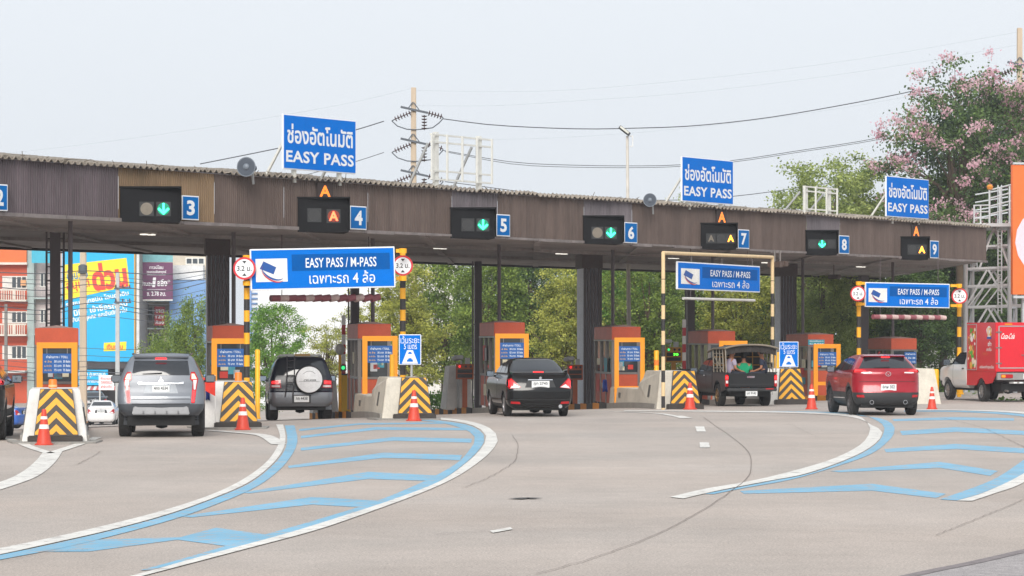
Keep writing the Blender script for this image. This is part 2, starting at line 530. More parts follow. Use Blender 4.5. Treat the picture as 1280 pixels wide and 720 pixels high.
# lane dashes, edges round the island noses
for pl in ([(838,520),(853,520),(866,523),(850,523)], [(869,533.5),(880,533.5),(882.5,540),(871,540)], [(874.5,553.5),(886,553.5),(887.5,560),(875,560)],
           [(612,664.5),(638,660),(641,662.5),(616,667)]):
    patch('white_dash', pl, WHITE_P, 0.010)
stripe('white_line', [(66,565),(58,576),(45,588),(28,598),(0,608),(-40,620)], 0.34, WHITE_P, 0.010)
stripe('white_line', [(22,552),(40,560),(62,567)], 0.2, WHITE_P, 0.012)
stripe('white_line', [(122,547),(95,557),(64,567)], 0.2, WHITE_P, 0.012)
stripe('white_line', [(258,538),(295,541),(330,545),(349,556)], 0.3, WHITE_P, 0.012)
stripe('white_line', [(690,514.5),(760,514.5),(820,517),(842,520)], 0.22, WHITE_P, 0.010)
stripe('white_line', [(-20,545),(10,549),(32,556)], 0.2, WHITE_P, 0.010)
# cracks and slab joints
CR = mat('crack_filler', (122, 111, 104), 0.9, var=0.3, scale=2)
rc = random.Random(4)
def jag(pts, amp):
    P2 = resample(pts, 46)
    return [(p.x + rc.uniform(-amp, amp)*1.5, p.y + rc.uniform(-amp, amp)) for p in P2]
for pts, w in ((zz([(480,45),(550,95),(590,130),(594,185),(540,235),(400,320),(240,385),(60,438)], 640, 500), 0.035),
               (zz([(-190,338),(0,326),(200,324),(400,322),(700,329),(1060,340),(1190,346)], 640, 500), 0.04),
               (zz([(1060,340),(1160,300),(1290,246)], 640, 500), 0.03),
               (zz([(1,90),(13,108),(12,138),(0,160),(-60,196),(-120,220)], 640, 500), 0.03),
               (zz([(1070,45),(1150,62),(1200,80),(1285,122)], 640, 500), 0.035),
               (zz([(200,94),(420,94),(760,94)], 640, 500), 0.03),
               ([(95,582),(118,570),(125,565)], 0.03), ([(0,702),(60,692),(110,688)], 0.02),
               (zz([(690,60),(730,78),(765,94)], 640, 500), 0.02)):
    stripe('crack', jag(pts, 0.5), w*0.31, CR, 0.014, 90)
stripe('pothole_patch', [(643,624.5),(658,623.5),(672,624)], 0.22, mat('tar', (84, 82, 80), 0.85), 0.013, 8)
o = patch('asphalt_strip', [(1120,726),(1170,715),(1215,706),(1280,691),(1420,655),(1420,790),(1100,790)], mat('rough_asphalt', (164, 158, 157), 0.95, var=0.2, scale=6, fine=0.45, bump=0.8, bscale=60), 0.016)
stripe('asphalt_edge', [(1120,726),(1170,715),(1215,706),(1280,691),(1340,676)], 0.14, mat('dirt_line', (128, 120, 120), 0.95, var=0.3, scale=10), 0.02, 30)
# ------------------------------------------------------------------ canopy over the lanes
def s_q(px, y=0.0):
    z = q_at(px, Q0 + y)
    return (Vector(((px - CX)/F*z, z, 0)) - C0).dot(FD)
def cz(px, py, y=0.0):
    return EYE + (HY - py) / F * q_at(px, Q0 + y)
def cw(s, y, z):
    w = C0 + FD*s + FN*y; return Vector((w.x, w.y, z))

ZB, ZT, SR, SL = 5.04, 6.31, s_q(1233), -45.0
TW = 18.5
SK = 28.1 / 18.56                  # the ends of the roof are cut along the lanes, not square
can = thing('toll_canopy', 'long low brown canopy roof with corrugated fascia spanning every toll lane', 'canopy', C0, FRZ)
def clad(name, rgb):
    return mat(name, rgb, 0.62, var=0.22, scale=1.0, fine=0.15, stretch=(3.2, 1, 0.22), sheets=0.09, spec=0.3)
BRN, TAN, GRY = clad('brown_cladding', (100, 86, 80)), clad('tan_cladding', (136, 113, 87)), clad('greyed_cladding', (114, 107, 111))
PUR = clad('purple_brown_cladding', (97, 87, 91))
def fascia(s0, s1, m, z0=ZB, z1=ZT, pitch=0.082):
    b = MB(); vs = []; n = max(1, int((s1 - s0) / pitch))
    prof = ((0, 0), (0.42, 0), (0.55, 0.020), (0.87, 0.020))
    for i in range(n):
        for a, d in prof: vs.append((s0 + (i + a) * (s1 - s0) / n, d))
    vs.append((s1, 0))
    k = len(vs)
    b.add([(x, y, z0) for x, y in vs] + [(x, y, z1) for x, y in vs], [(i, i+1, k+i+1, k+i) for i in range(k-1)])
    return b.build('fascia_panel', m, can)
seams = [(-45, s_q(148), PUR), (s_q(148), s_q(268), TAN), (s_q(268), s_q(355), BRN), (s_q(355), s_q(460), BRN), (s_q(460), s_q(565), BRN),
         (s_q(565), s_q(622), GRY), (s_q(622), s_q(730), BRN), (s_q(730), s_q(790), GRY), (s_q(790), s_q(896), BRN), (s_q(896), s_q(1008), BRN),
         (s_q(1008), s_q(1050), GRY), (s_q(1050), s_q(1140), BRN), (s_q(1140), SR, BRN)]
for i, (a, c, m) in enumerate(seams): fascia(a, c - 0.012, m, ZB + (i % 3) * 0.006, ZT)
# right end cladding along the cut
b = MB(); vs = []; n = 150; L = 18.5
for i in range(n + 1):
    t = L * i / n; o = 0.03 if i % 2 else 0.0
    vs.append((SR + SK*t + o, t))
b.add([(x, y, ZB) for x, y in vs] + [(x, y, ZT) for x, y in vs], [(i, i+1, n+1+i+1, n+1+i) for i in range(n)])
b.build('fascia_panel', PUR, can)
# soffit slab, its ragged front edge and the beam along the back
CONC_D = mat('grimy_soffit', (158, 151, 149), 0.9, var=0.22, scale=0.5, fine=0.1, bump=0.3, bscale=8)
b = MB(); b.prism([(SL, 0.06), (SR - 0.02, 0.06), (SR + SK*(TW-0.1), TW), (SL + 28, TW)], 'xy', ZB - 0.02, ZB + 0.24)
b.build('soffit', CONC_D, can)
rng = random.Random(2)
b = MB()
x = SL
while x < SR - 0.5:
    w = rng.uniform(0.5, 1.9); h = rng.uniform(0.045, 0.085)
    b.box2(x, min(x + w - 0.02, SR), -0.06, 0.05, ZB - h, ZB + 0.012); x += w
b.build('edge_trim', mat('grey_trim', (126, 118, 116), 0.85, var=0.3, scale=2.5), can)
b = MB()
for k in range(0, 12):                            # joints under the soffit
    s = -40 + 6*k
    b.beam((s, 0.4, ZB - 0.05), (s + SK*17.5, 17.9, ZB - 0.05), 0.22, 0.06)
for y in (5.5, 11.5): b.beam((SL + 10, y, ZB - 0.07), (SR + SK*y - 1, y, ZB - 0.07), 0.3, 0.1)
b.build('beam', CONC_D, can)
b = MB(); b.box2(SL + 27, SR + SK*18.5 - 0.3, 18.52, 18.72, ZB - 0.1, ZB + 0.5); b.build('rear_beam', mat('dark_steel', (58, 54, 56), 0.7), can)
# wavy fibre cement roof sheets
b = MB(); vs = []; pitch = 0.235; n = int((SR + 0.15 - SL) / pitch * 6)
rows = ((-0.16, 6.36), (1.2, 6.50), (3.2, 6.70), (9.0, 6.86))
rg = random.Random(8); jit = {}
for ri, (y, z) in enumerate(rows):
    for i in range(n + 1):
        x = SL + (SR + 0.15 - SL) * i / n
        j = jit.setdefault(int((x - SL) / 1.05), (rg.uniform(-0.07, 0.05), rg.uniform(-0.02, 0.025)))
        vs.append((x + SK*max(0, y)*0.999, y + (j[0] if ri == 0 else 0), z + j[1] + 0.042 * math.sin(2*math.pi*(x - SL)/pitch)))
b.add(vs, [(r*(n+1) + i, r*(n+1) + i + 1, (r+1)*(n+1) + i + 1, (r+1)*(n+1) + i) for r in range(3) for i in range(n)])
o = b.build('roof_sheet', mat('weathered_fibre_cement', (150, 140, 128), 0.95, var=0.28, scale=1.6, fine=0.3, bump=0.5, bscale=20), can, smooth=60)
sm = o.modifiers.new('thickness', 'SOLIDIFY'); sm.thickness = 0.02
b = MB(); b.box2(SL, SR, 0.005, 0.05, ZT, ZT + 0.03); b.box2(SL, SR, 0.9, 1.0, ZT - 0.02, ZT + 0.16)
b.build('eaves_batten', mat('pale_flashing', (150, 146, 150), 0.6), can)
b = MB()                                            # twigs and litter caught in the roof edge
for i in range(140):
    s = rng.uniform(SL, SR); q = rng.uniform(0.05, 0.22)
    b.bar((s, 0.1, 6.4), (s + rng.uniform(-q, q), rng.uniform(-0.1, 0.3), 6.4 + rng.uniform(0.04, q)), 0.008, 4)
o = b.build('roof_litter', mat('twig', (92, 78, 62), 0.9), can); o['kind'] = 'stuff'
# soffit lamps
LAMP = glow('lamp_tube', (250, 246, 236), 0.75); FIX = mat('lamp_housing', (196, 192, 186), 0.6)
def soffit_lamp(px, py, which):
    z = (ZB - 0.16 - EYE) * F / (HY - py)
    w = Vector(((px - CX)/F*z, z, ZB - 0.07))
    t = thing('soffit_lamp', which, 'lamp', w, FRZ, 'lamps under the canopy')
    b = MB(); b.box((0, 0, 0.02), (0.56, 0.26, 0.05)); b.box((0, 0, -0.012), (0.08, 0.22, 0.02)); b.build('housing', FIX, t)
    b = MB(); b.box((0.16, 0, -0.03), (0.2, 0.18, 0.03)); b.build('lamp_glass', LAMP, t, bevel=0.008); MB().box((-0.16, 0, -0.03), (0.2, 0.18, 0.03)).build('lamp_glass', LAMP, t, bevel=0.008)
for px, py, tx in ((184, 296, 'small lit ceiling lamp under the canopy behind signal three'), (382, 305, 'small lit ceiling lamp above the left blue height gantry sign'),
               (550, 313, 'small lit ceiling lamp right of the left gantry sign, before signal five'), (702, 319.5, 'small lit ceiling lamp left of the fluted column with pale side'),
               (842, 325, 'small lit ceiling lamp over the black and cream portal frame'), (958, 330.5, 'small lit ceiling lamp near the camera pair under the canopy'),
               (1076, 335.5, 'small lit ceiling lamp left of the right blue gantry sign')):
    soffit_lamp(px, py, tx)

# ------------------------------------------------------------------ columns and conduit pipes
FLUTE = mat('dark_fluted_cladding', (96, 88, 90), 0.6, var=0.12, scale=1.2, stretch=(5, 5, 0.3)); CAP = mat('column_cap', (92, 80, 78), 0.7)
PALEC = mat('pale_column_paint', (232, 238, 246), 0.75, var=0.1, scale=0.8)
def column(px, q, w, l, label, pale=True, cap=True):
    z = q_at(px, q); g = on_ground(px, z)
    t = thing('canopy_column', label, 'column', g, LRZ, 'columns carrying the canopy')
    h = ZB - 0.04 - g.z
    b = MB(); b.box2(-w/2, w/2, 0.02, l, 0, h); b.build('shaft', PALEC if pale else FLUTE, t)
    b = MB()
    n = 5
    for i in range(n):
        c = -w/2 + w*(i + 0.5)/n
        b.box2(c - w/n*0.36, c + w/n*0.36, -0.05, 0.018, 0, h)
    b.box2(w/2 + 0.003, w/2 + 0.04, -0.02, l*0.9, 0, h)
    b.build('fluted_face', FLUTE, t)
    if cap:
        b = MB(); b.box2(-w/2 - 0.05, w/2 + 0.06, -0.09, l + 0.03, h - 0.5, h - 0.002); b.build('cap', CAP, t)
column(272, 57, 0.62, 0.75, 'broad dark fluted column behind the booth left of the spare-wheel car')
column(740, 57, 0.62, 1.35, 'broad fluted column with pale side, left of a booth beside the black saloon')
column(985, 58, 0.62, 1.0, 'broad fluted column with pale side, right of the pickup portal')
def post(px, q, w, label, lattice=False):
    z = q_at(px, q); g = on_ground(px, z); h = ZB - 0.04 - g.z
    t = thing('steel_post', label, 'column', g, LRZ, 'rear posts carrying the canopy')
    b = MB(); b.box2(-w/2, w/2, 0, w*1.2, 0, h); b.build('shaft', FLUTE, t)
    b = MB(); x = -w/2 - 0.09
    b.bar((x, 0, 0), (x, 0, h), 0.03, 6)
    for i in range(14 if lattice else 6): b.bar((x, 0, h*(i + .5)/14.0 if lattice else h*(i+.5)/6), (-w/2, 0, h*(i + .5)/14.0 if lattice else h*(i+.5)/6), 0.02, 5)
    if lattice:
        x = w/2 + 0.09; b.bar((x, 0, 0), (x, 0, h), 0.03, 6)
        for i in range(14): b.bar((x, 0, h*(i+.5)/14), (w/2, 0, h*(i+.5)/14), 0.02, 5)
    b.build('downpipe', FLUTE, t)
post(69, 57, 0.29, 'dark post with ladder rungs behind the leftmost booth', True)
post(444, 66, 0.3, 'thin dark post behind the booth right of the spare-wheel car')
post(598, 66, 0.27, 'thin dark post above the booth beside the black saloon')
post(864, 66, 0.32, 'thin dark post behind the pickup portal sign')
post(1081, 66, 0.4, 'thin dark post left of the right gantry sign')

# ------------------------------------------------------------------ lane signals on the fascia
BLK = mat('black_signal_box', (20, 20, 23), 0.7, spec=0.2); OFFL = mat('unlit_lens', (122, 114, 102), 0.35, var=0.1, scale=8); DKL = mat('dark_lens', (50, 50, 51), 0.3, var=0.15, scale=8)
GRN = glow('green_light', (60, 255, 190), 3.2); ORG = glow('amber_light', (255, 160, 50), 3.0); ORGS = glow('amber_sign_light', (250, 132, 34), 0.85); ORR = glow('red_amber_light', (255, 96, 58), 3.2)
SB = mat('sign_blue', (0, 112, 208), 0.6, var=0.05, scale=2, fine=0.03, spec=0.04); SBD = mat('sign_blue_panel', (0, 86, 160), 0.6, var=0.06, spec=0.04); SW = mat('sign_white', (232, 234, 236), 0.5, var=0.05)
SBL = mat('plate_blue', (0, 104, 176), 0.6, var=0.08, scale=3, spec=0.05)
GLN = glow('green_lens', (0, 128, 96), 0.55); RDL = glow('red_lens', (120, 44, 26), 0.4)
def arrow(b, c, s, y):
    x, z = c
    t = 0.16*s
    b.prism([(x-t/2, z+0.5*s), (x-t/2, z-0.35*s), (x+t/2, z-0.35*s), (x+t/2, z+0.5*s)], 'xz', y-0.004, y)
    for k in (-1, 1):
        b.prism([(x, z-0.5*s), (x+k*0.5*s, z-0.02*s), (x+k*0.38*s, z+0.10*s), (x, z-0.27*s)], 'xz', y-0.007, y-0.003)
def signal(num, x0, x1, yt, yb, lights, plate, letter, label):
    """wedge shaped housing: its face is turned square to the lane, its left edge meets the fascia"""
    z0_ = q_at(x0, Q0 - 0.03); o = P(x0, yb, z0_); zt = P(x0, yt, z0_).z; zb = o.z - 0.02
    t = thing('lane_signal', label, 'traffic signal', Vector((o.x, o.y, zb)), LRZ, 'lane signals along the canopy fascia')
    w, h = (x1 - x0)/F*(z0_ + 0.1), zt - zb
    lx = lambda px: (px - x0)/F*(z0_ + 0.08)
    a = FRZ - LRZ; sx_, sy_ = math.cos(a), math.sin(a)          # the fascia line seen in this frame
    back = w / sx_ * sy_
    b = MB(); b.prism([(0, 0), (w, 0), (w, back - 0.03), (0.02, 0.0)], 'xy', 0, h); b.build('housing', BLK, t, fix=True)
    b = MB(); b.prism([(-0.02, -0.004), (w + 0.02, -0.22), (w + 0.02, back - 0.05), (0, 0.0)], 'xy', h + 0.001, h + 0.045); b.build('hood', BLK, t, fix=True)
    b = MB(); b.prism([(w + 0.001, -0.2), (w + 0.02, -0.2), (w + 0.02, back - 0.1), (w + 0.001, back - 0.1)], 'xy', 0.05, h - 0.001); b.build('side_cheek', BLK, t, fix=True)
    for px, py, kind in lights:
        s = lx(px); z = EYE + (HY - py)/F*(z0_ + 0.08) - zb
        r = min(0.17, 8.2/F*z0_) if len(lights) < 3 else 0.145
        MB().box2(s - r - 0.015, s + r + 0.015, -0.012, -0.001, z - r - 0.015, z + r + 0.015).build('lamp_tile', mat('lamp_tile', (40, 42, 44), 0.5), t)
        b = MB(); b.disc((s, z), r*0.94, -0.02, -0.0125)
        b.build('lens', OFFL if kind == 'off' else GLN if kind == 'arrow' else RDL if kind == 'R' else DKL, t)
        if kind == 'arrow':
            b = MB(); arrow(b, (s, z), r*1.75, -0.024); b.build('lit_arrow', GRN, t)
        elif kind in ('A', 'R'):
            b = MB(); b.text('A', (s, z), r*1.45, r*1.5, -0.024, bold=0.03); b.build('lit_letter', ORG if kind == 'A' else ORR, t)
        elif kind == 'offA':
            b = MB(); b.text('A', (s, z), r*1.4, r*1.45, -0.024, bold=0.03); b.build('unlit_letter', OFFL, t)
    if plate:
        a, c, p0, p1 = plate
        s0, s1 = s_q(a, -0.1), s_q(c, -0.1); z1, z0 = cz(a, p0, -0.1), cz(a, p1, -0.1)
        tp = thing('lane_number_plate', 'blue plate with white number %s beside its signal on the fascia' % num, 'number plate', cw((s0+s1)/2, -0.1, z0), FRZ, 'blue lane number plates')
        hw = (s1 - s0) / 2; hh = z1 - z0
        b = MB(); b.box2(-hw, hw, -0.02, 0.08, 0, hh); b.build('white_border', SW, tp, bevel=0.006)
        b = MB(); b.box2(-hw + 0.03, hw - 0.03, -0.024, -0.0195, 0.03, hh - 0.03); b.build('blue_face', SBL, tp)
        b = MB(); b.text(num, (0, hh/2), hw*0.95, hh*0.62, -0.028, bold=0.035); b.build('number', SW, tp)
    if letter:
        px, y0, y1 = letter
        s = s_q(px, -0.05); z1, z0 = cz(px, y0, -0.05), cz(px, y1, -0.05)
        ta = thing('lit_letter_sign', 'orange lit letter A on the fascia above signal %s' % num, 'letter sign', cw(s, -0.03, z0), FRZ, 'orange letters above the automatic lanes')
        b = MB(); b.box2(-0.33, 0.33, -0.03, 0.025, -0.07, z1 - z0 + 0.07); b.build('backing', mat('backing_brown', (62, 50, 48), 0.7), ta)
        b = MB(); b.text('A', (0, (z1-z0)/2), 0.50, z1 - z0, -0.034, bold=0.03); b.build('letter', ORGS, ta)
signal('2', -75, -18, 224, 266, [(-45, 252, 'off'), (-30, 252, 'arrow')], (-12, 9, 229.5, 263), None, 'black signal box outside the left edge beside plate 2')
signal('3', 150, 225, 235, 276, [(183, 261, 'off'), (204, 261, 'arrow')], (227, 248, 244, 274.5), None, 'black signal box with green down arrow, beside plate 3 on tan cladding')
signal('4', 372, 436, 248, 289, [(393, 269, 'dark'), (417, 270, 'R')], (437, 457.5, 257, 286.5), (406, 232, 246), 'black signal box with red-orange letter beside plate 4')
signal('5', 563, 619, 261, 297, [(585, 281, 'dark'), (604, 281, 'arrow')], (620, 637, 267.5, 295), None, 'black signal box with green down arrow, beside plate 5')
signal('6', 729, 779, 271, 304, [(747, 291, 'off'), (764, 291, 'arrow')], (780, 796, 277.5, 303.5), None, 'black signal box with green arrow and pale unlit lamp, beside plate 6')
signal('7', 876, 921, 280, 311, [(889, 298, 'offA'), (902, 298, 'dark'), (914, 298, 'A')], (922, 936, 286.5, 310.5), (902, 265, 278), 'black signal box with lit orange letter, beside plate 7')
signal('8', 1007, 1047, 289, 318, [(1016, 305, 'dark'), (1028, 305, 'arrow'), (1040, 305, 'dark')], (1048, 1061, 294, 317), None, 'black signal box with green arrow between two dark lamps, beside plate 8')
signal('9', 1126, 1161, 297, 324, [(1141, 312, 'dark'), (1153, 312, 'A')], (1162, 1173, 300.5, 322.5), (1145, 283, 295), 'black signal box with lit orange letter, beside plate 9 at the right end')

# ------------------------------------------------------------------ roof signs, empty sign frames, horns
GAL = mat('galvanised_steel', (176, 178, 178), 0.5, metal=0.3, var=0.1, scale=5); WST = mat('white_steel', (214, 214, 208), 0.55, var=0.1, scale=4)
def roof_sign(x0, x1, ytl, ybl, label):
    y = -0.1
    s0, s1 = s_q(x0, y), s_q(x1, y); zt, zb = cz(x0, ytl, y), cz(x0, ybl, y)
    t = thing('roof_sign', label, 'sign', cw((s0+s1)/2, y, zb), FRZ, 'blue easy pass signs on the canopy roof')
    w, h = (s1 - s0)/2, zt - zb
    b = MB(); b.box2(-w, w, 0, 0.06, 0, h); b.build('white_border', SW, t, bevel=0.01)
    b = MB(); b.box2(-w + 0.03, w - 0.03, -0.006, -0.0005, 0.03, h - 0.03); b.build('blue_face', SB, t)
    b = MB(); b.text('ช่องอัตโนมัติ', (0, h*0.655), w*1.80, h*0.36, -0.010, bold=0.022); b.text('EASY PASS', (0, h*0.24), w*1.86, h*0.215, -0.010, bold=0.026, spacing=1.06); b.build('lettering', SW, t)
    for k in (-0.62, 0.62): MB().beam((w*k, 0.12, h*0.85), (w*k, 0.12, ZT - zb - 0.08), 0.1).build('post', WST, t)
    for k in (-0.8, 0.7): MB().beam((w*k, 0.16, h*0.6), (w*k, 0.85, 6.42 - zb), 0.06).build('brace', WST, t)
roof_sign(354, 445, 142, 211, 'largest blue roof sign with Thai script, above signal four at left')
roof_sign(852.5, 916.5, 195, 251.5, 'middle blue roof sign with Thai script, above signal seven')
roof_sign(1108, 1161, 219.5, 270.5, 'smallest blue roof sign with Thai script, near the canopy right end')
def sign_frame(x0, x1, ytl, ybl, cols, label, zpost):
    y = 0.0
    s0, s1 = s_q(x0, y), s_q(x1, y); zt, zb = cz(x0, ytl, y), cz(x0, ybl, y)
    t = thing('empty_sign_frame', label, 'sign frame', cw((s0+s1)/2, y, zb), FRZ, 'bare white sign frames on the roof')
    w, h = (s1 - s0)/2, zt - zb
    b = MB()
    for k in range(cols + 1):
        x = -w + 2*w*k/cols; b.beam((x, 0, 0), (x, 0, h), 0.05)
    for z in (0.025, h*0.2, h*0.82, h - 0.025): b.beam((-w, 0.055, z), (w, 0.055, z), 0.05)
    b.build('lattice', WST, t)
    for k in (-0.75, 0.68): MB().beam((w*k, 0.14, h + zpost), (w*k, 0.14, ZT - zb - 0.05), 0.13).build('post', WST, t)
    for k in (-0.9, 0.55): MB().beam((w*k, 0.25, h*0.8), (w*k - 0.05, 0.9, 6.42 - zb), 0.06).build('brace', GAL, t)
sign_frame(540, 615, 166.5, 224.5, 4, 'empty white sign frame on the roof, right of the utility pole', 0.06)
sign_frame(1006, 1046.5, 232, 268, 3, 'empty white sign frame on the roof, above signal eight', 0.0)
HORN = mat('grey_horn', (112, 120, 130), 0.45, var=0.1); HORND = mat('horn_throat', (66, 74, 86), 0.5)
def horn(px, py, rpx, label):
    z = q_at(px, Q0 - 0.5); r = rpx * z / F
    t = thing('horn_speaker', label, 'loudspeaker', P(px, py, z), R(-12), 'horn loudspeakers on the roof edge')
    b = MB(); b.lathe([(r, -0.02), (r*0.98, 0.0), (r*0.7, 0.1), (r*0.42, 0.25), (r*0.28, 0.42), (r*0.28, 0.5), (0.05, 0.5)][::1], 28, 'y'); o = b.build('flare', HORN, t, smooth=50)
    b = MB(); b.lathe([(r*0.9, -0.024), (r*0.88, -0.022)], 28, 'y'); b.build('throat', HORND, t, smooth=50)
    b = MB(); b.lathe([(r*0.22, -0.06), (r*0.34, -0.03), (r*0.34, -0.024)], 20, 'y'); b.build('reflex_cone', HORN, t, smooth=50)
    b = MB(); b.lathe([(r*0.34, 0.45), (r*0.34, 0.66)], 20, 'y'); b.build('driver', HORND, t, smooth=40)
    b = MB(); b.beam((0, 0.5, 0), (0, 0.62, -0.42), 0.05); b.build('bracket', GAL, t)
horn(308, 208.5, 12.3, 'round grey horn loudspeaker on roof edge, left of the largest roof sign')
horn(812.5, 250, 8.5, 'small dark horn loudspeaker on roof edge, left of the middle roof sign')
# ------------------------------------------------------------------ toll islands
KERB = mat('kerb_concrete', (150, 146, 140), 0.9, var=0.15, scale=2, fine=0.12)
KBLK, KORG = mat('kerb_black', (58, 56, 56), 0.8, var=0.2, scale=4), mat('kerb_orange', (214, 138, 30), 0.75, var=0.15, scale=4)
BARR = mat('barrier_concrete', (208, 201, 187), 0.85, var=0.17, scale=1.5, fine=0.06, bump=0.2, bscale=20)
BARW = mat('barrier_white_paint', (222, 219, 214), 0.75, var=0.16, scale=1.6, fine=0.04)
CHY, CHK = mat('chevron_yellow', (228, 162, 10), 0.5, var=0.07, scale=4), mat('chevron_black', (56, 50, 46), 0.55, var=0.25, scale=6)
def clip_poly(poly, a, b, c):
    """keep the part of a polygon with a*x + b*z <= c"""
    out = []
    for i in range(len(poly)):
        p, q = poly[i], poly[(i+1) % len(poly)]
        dp, dq = a*p[0] + b*p[1] - c, a*q[0] + b*q[1] - c
        if dp <= 0: out.append(p)
        if dp * dq < 0:
            t = dp / (dp - dq); out.append((p[0] + t*(q[0]-p[0]), p[1] + t*(q[1]-p[1])))
    return out

def island(u, z, rear_len, label, kerb_label):
    g = u_at_z(u, z)
    t = thing('toll_island', kerb_label, 'traffic island', g, LRZ, 'raised toll islands')
    # kerb follows the falling ground
    def strip(x0, x1, y0, y1, h0, h1, m, name, n=10):
        b = MB(); vs = []
        for i in range(n + 1):
            y = y0 + (y1 - y0)*i/n
            w = g + LD*y; dz = gz(w.x, w.y) - g.z
            vs += [(x0, y, dz + h0), (x1, y, dz + h0), (x1, y, dz + h1), (x0, y, dz + h1)]
        fs = [(i*4 + k, i*4 + (k+1) % 4, (i+1)*4 + (k+1) % 4, (i+1)*4 + k) for i in range(n) for k in range(4)] + [(3, 2, 1, 0), (n*4, n*4+1, n*4+2, n*4+3)]
        b.add(vs, fs); return b.build(name, m, t)
    strip(-0.68, 0.68, 0.25, rear_len, -0.1, 0.15, KERB, 'platform', 30)
    b = [MB(), MB()]
    k = 0; y = 8.2
    while y < rear_len - 1.0:
        for sx in (-1, 1):
            w = g + LD*(y + 0.6); dz = gz(w.x, w.y) - g.z
            b[k % 2].box2(sx*0.70 - 0.015, sx*0.70 + 0.015, y, y + 1.2, dz - 0.08, dz + 0.165)
        k += 1; y += 1.2
    o = b[0].build('black_kerb_blocks', KBLK, t); o['kind'] = 'stuff'
    o = b[1].build('orange_kerb_blocks', KORG, t); o['kind'] = 'stuff'
    return t, g

def crash_barrier(u, z, label, top=1.08, low=0.52, chevron=True, white=BARW, dx=0.03):
    g = u_at_z(u, z)
    t = thing('crash_barrier', label, 'barrier', g, LRZ, 'concrete crash barriers on the island noses')
    prof = [(0.10, 0), (0.34, top), (2.6, top)]                          # side outline (y, z): steep nose, step down, low tail
    for i in range(7):
        a = math.pi/2 * i / 6
        prof.append((3.5 - 0.9*math.cos(a) + 0.0, top - (top - low)*math.sin(a)))
    prof = prof[:3] + [(2.6 + 0.9*math.sin(math.pi/2*i/6), low + (top - low)*(1 - math.sin(math.pi/2*i/6))**1.6) for i in range(1, 7)] + [(8.0, low), (8.0, -0.25), (0.10, -0.25)]
    n = len(prof); vs = []
    for y, zz_ in prof:
        w = 0.66 - 0.17 * min(1, max(0, zz_) / top) if y < 3.0 or zz_ < 0.2 else 0.62 - 0.06*min(1, max(0, zz_)/top)
        vs.append((-w, y, zz_))
    for y, zz_ in prof:
        w = 0.66 - 0.17 * min(1, max(0, zz_) / top) if y < 3.0 or zz_ < 0.2 else 0.62 - 0.06*min(1, max(0, zz_)/top)
        vs.append((w, y, zz_))
    b = MB(); b.add(vs, [tuple(range(n)), tuple(range(2*n-1, n-1, -1))] + [(i, n+i, n+(i+1) % n, (i+1) % n) for i in range(n)])
    b.build('wall', white, t, fix=True, bevel=0.025)
    for y in (1.5, 6.2):                                                 # lifting slots
        for sx in (-1, 1):
            z0 = 0.33 if y < 3 else 0.12
            x = 0.66 - 0.17 * (z0 + 0.15) / top if y < 3 else 0.62
            MB().box((sx*x, y, z0 + 0.17), (0.05, 0.24, 0.36 if y < 3 else 0.16), ry=-sx*0.155 if y < 3 else 0).build('lifting_slot', mat('dark_recess', (88, 86, 82), 0.9), t)
    if chevron:
        # painted steel nose plate, leaning back, wider at the foot
        zb, zt_, wb, wt = 0.02, top + 0.01, 0.45, 0.315
        def wid(z): return wb + (wt - wb)*(z - zb)/(zt_ - zb)
        def place(poly, off):
            return [(x + dx, -0.03 + 0.255*(z/zt_) - off, z) for x, z in poly]
        out = [(-wid(zb), zb), (wid(zb), zb), (wid(zt_), zt_), (-wid(zt_), zt_)]
        b = MB(); f = place(out, 0); bk = [(x, y + 0.10, z) for x, y, z in f]
        b.add(f + bk, [(0, 1, 2, 3), (7, 6, 5, 4), (0, 4, 5, 1), (1, 5, 6, 2), (2, 6, 7, 3), (3, 7, 4, 0)])
        pl = b.build('nose_plate', CHK, t)
        b = MB()
        zone = [(-wid(0.17), 0.17), (wid(0.17), 0.17), (wid(zt_), zt_), (-wid(zt_), zt_)]
        for i in range(7):
            z0 = 0.04 + i*0.262
            for sx in (-1, 1):
                para = [(0, z0 + 0.20), (0, z0 + 0.335), (sx*0.6, z0 + 0.335 - 0.60), (sx*0.6, z0 + 0.20 - 0.60)]
                # intersect the stripe with the plate
                poly = para
                poly = clip_poly(poly, 0, -1, -0.17); 
                if len(poly) > 2: poly = clip_poly(poly, 0, 1, zt_ - 0.012)
                k = (wb - wt)/(zt_ - zb)
                if len(poly) > 2: poly = clip_poly(poly, 1, k, wb + k*zb - 0.012)
                if len(poly) > 2: poly = clip_poly(poly, -1, k, wb + k*zb - 0.012)
                if len(poly) > 2: b.add(place(poly, 0.005), [tuple(range(len(poly)))])
        b.build('yellow_chevrons', CHY, pl)
        MB().box2(dx - 0.56, dx + 0.52, -0.16, 0.08, -0.02, 0.15).build('foot_block', CHK, t, bevel=0.02)
    return t

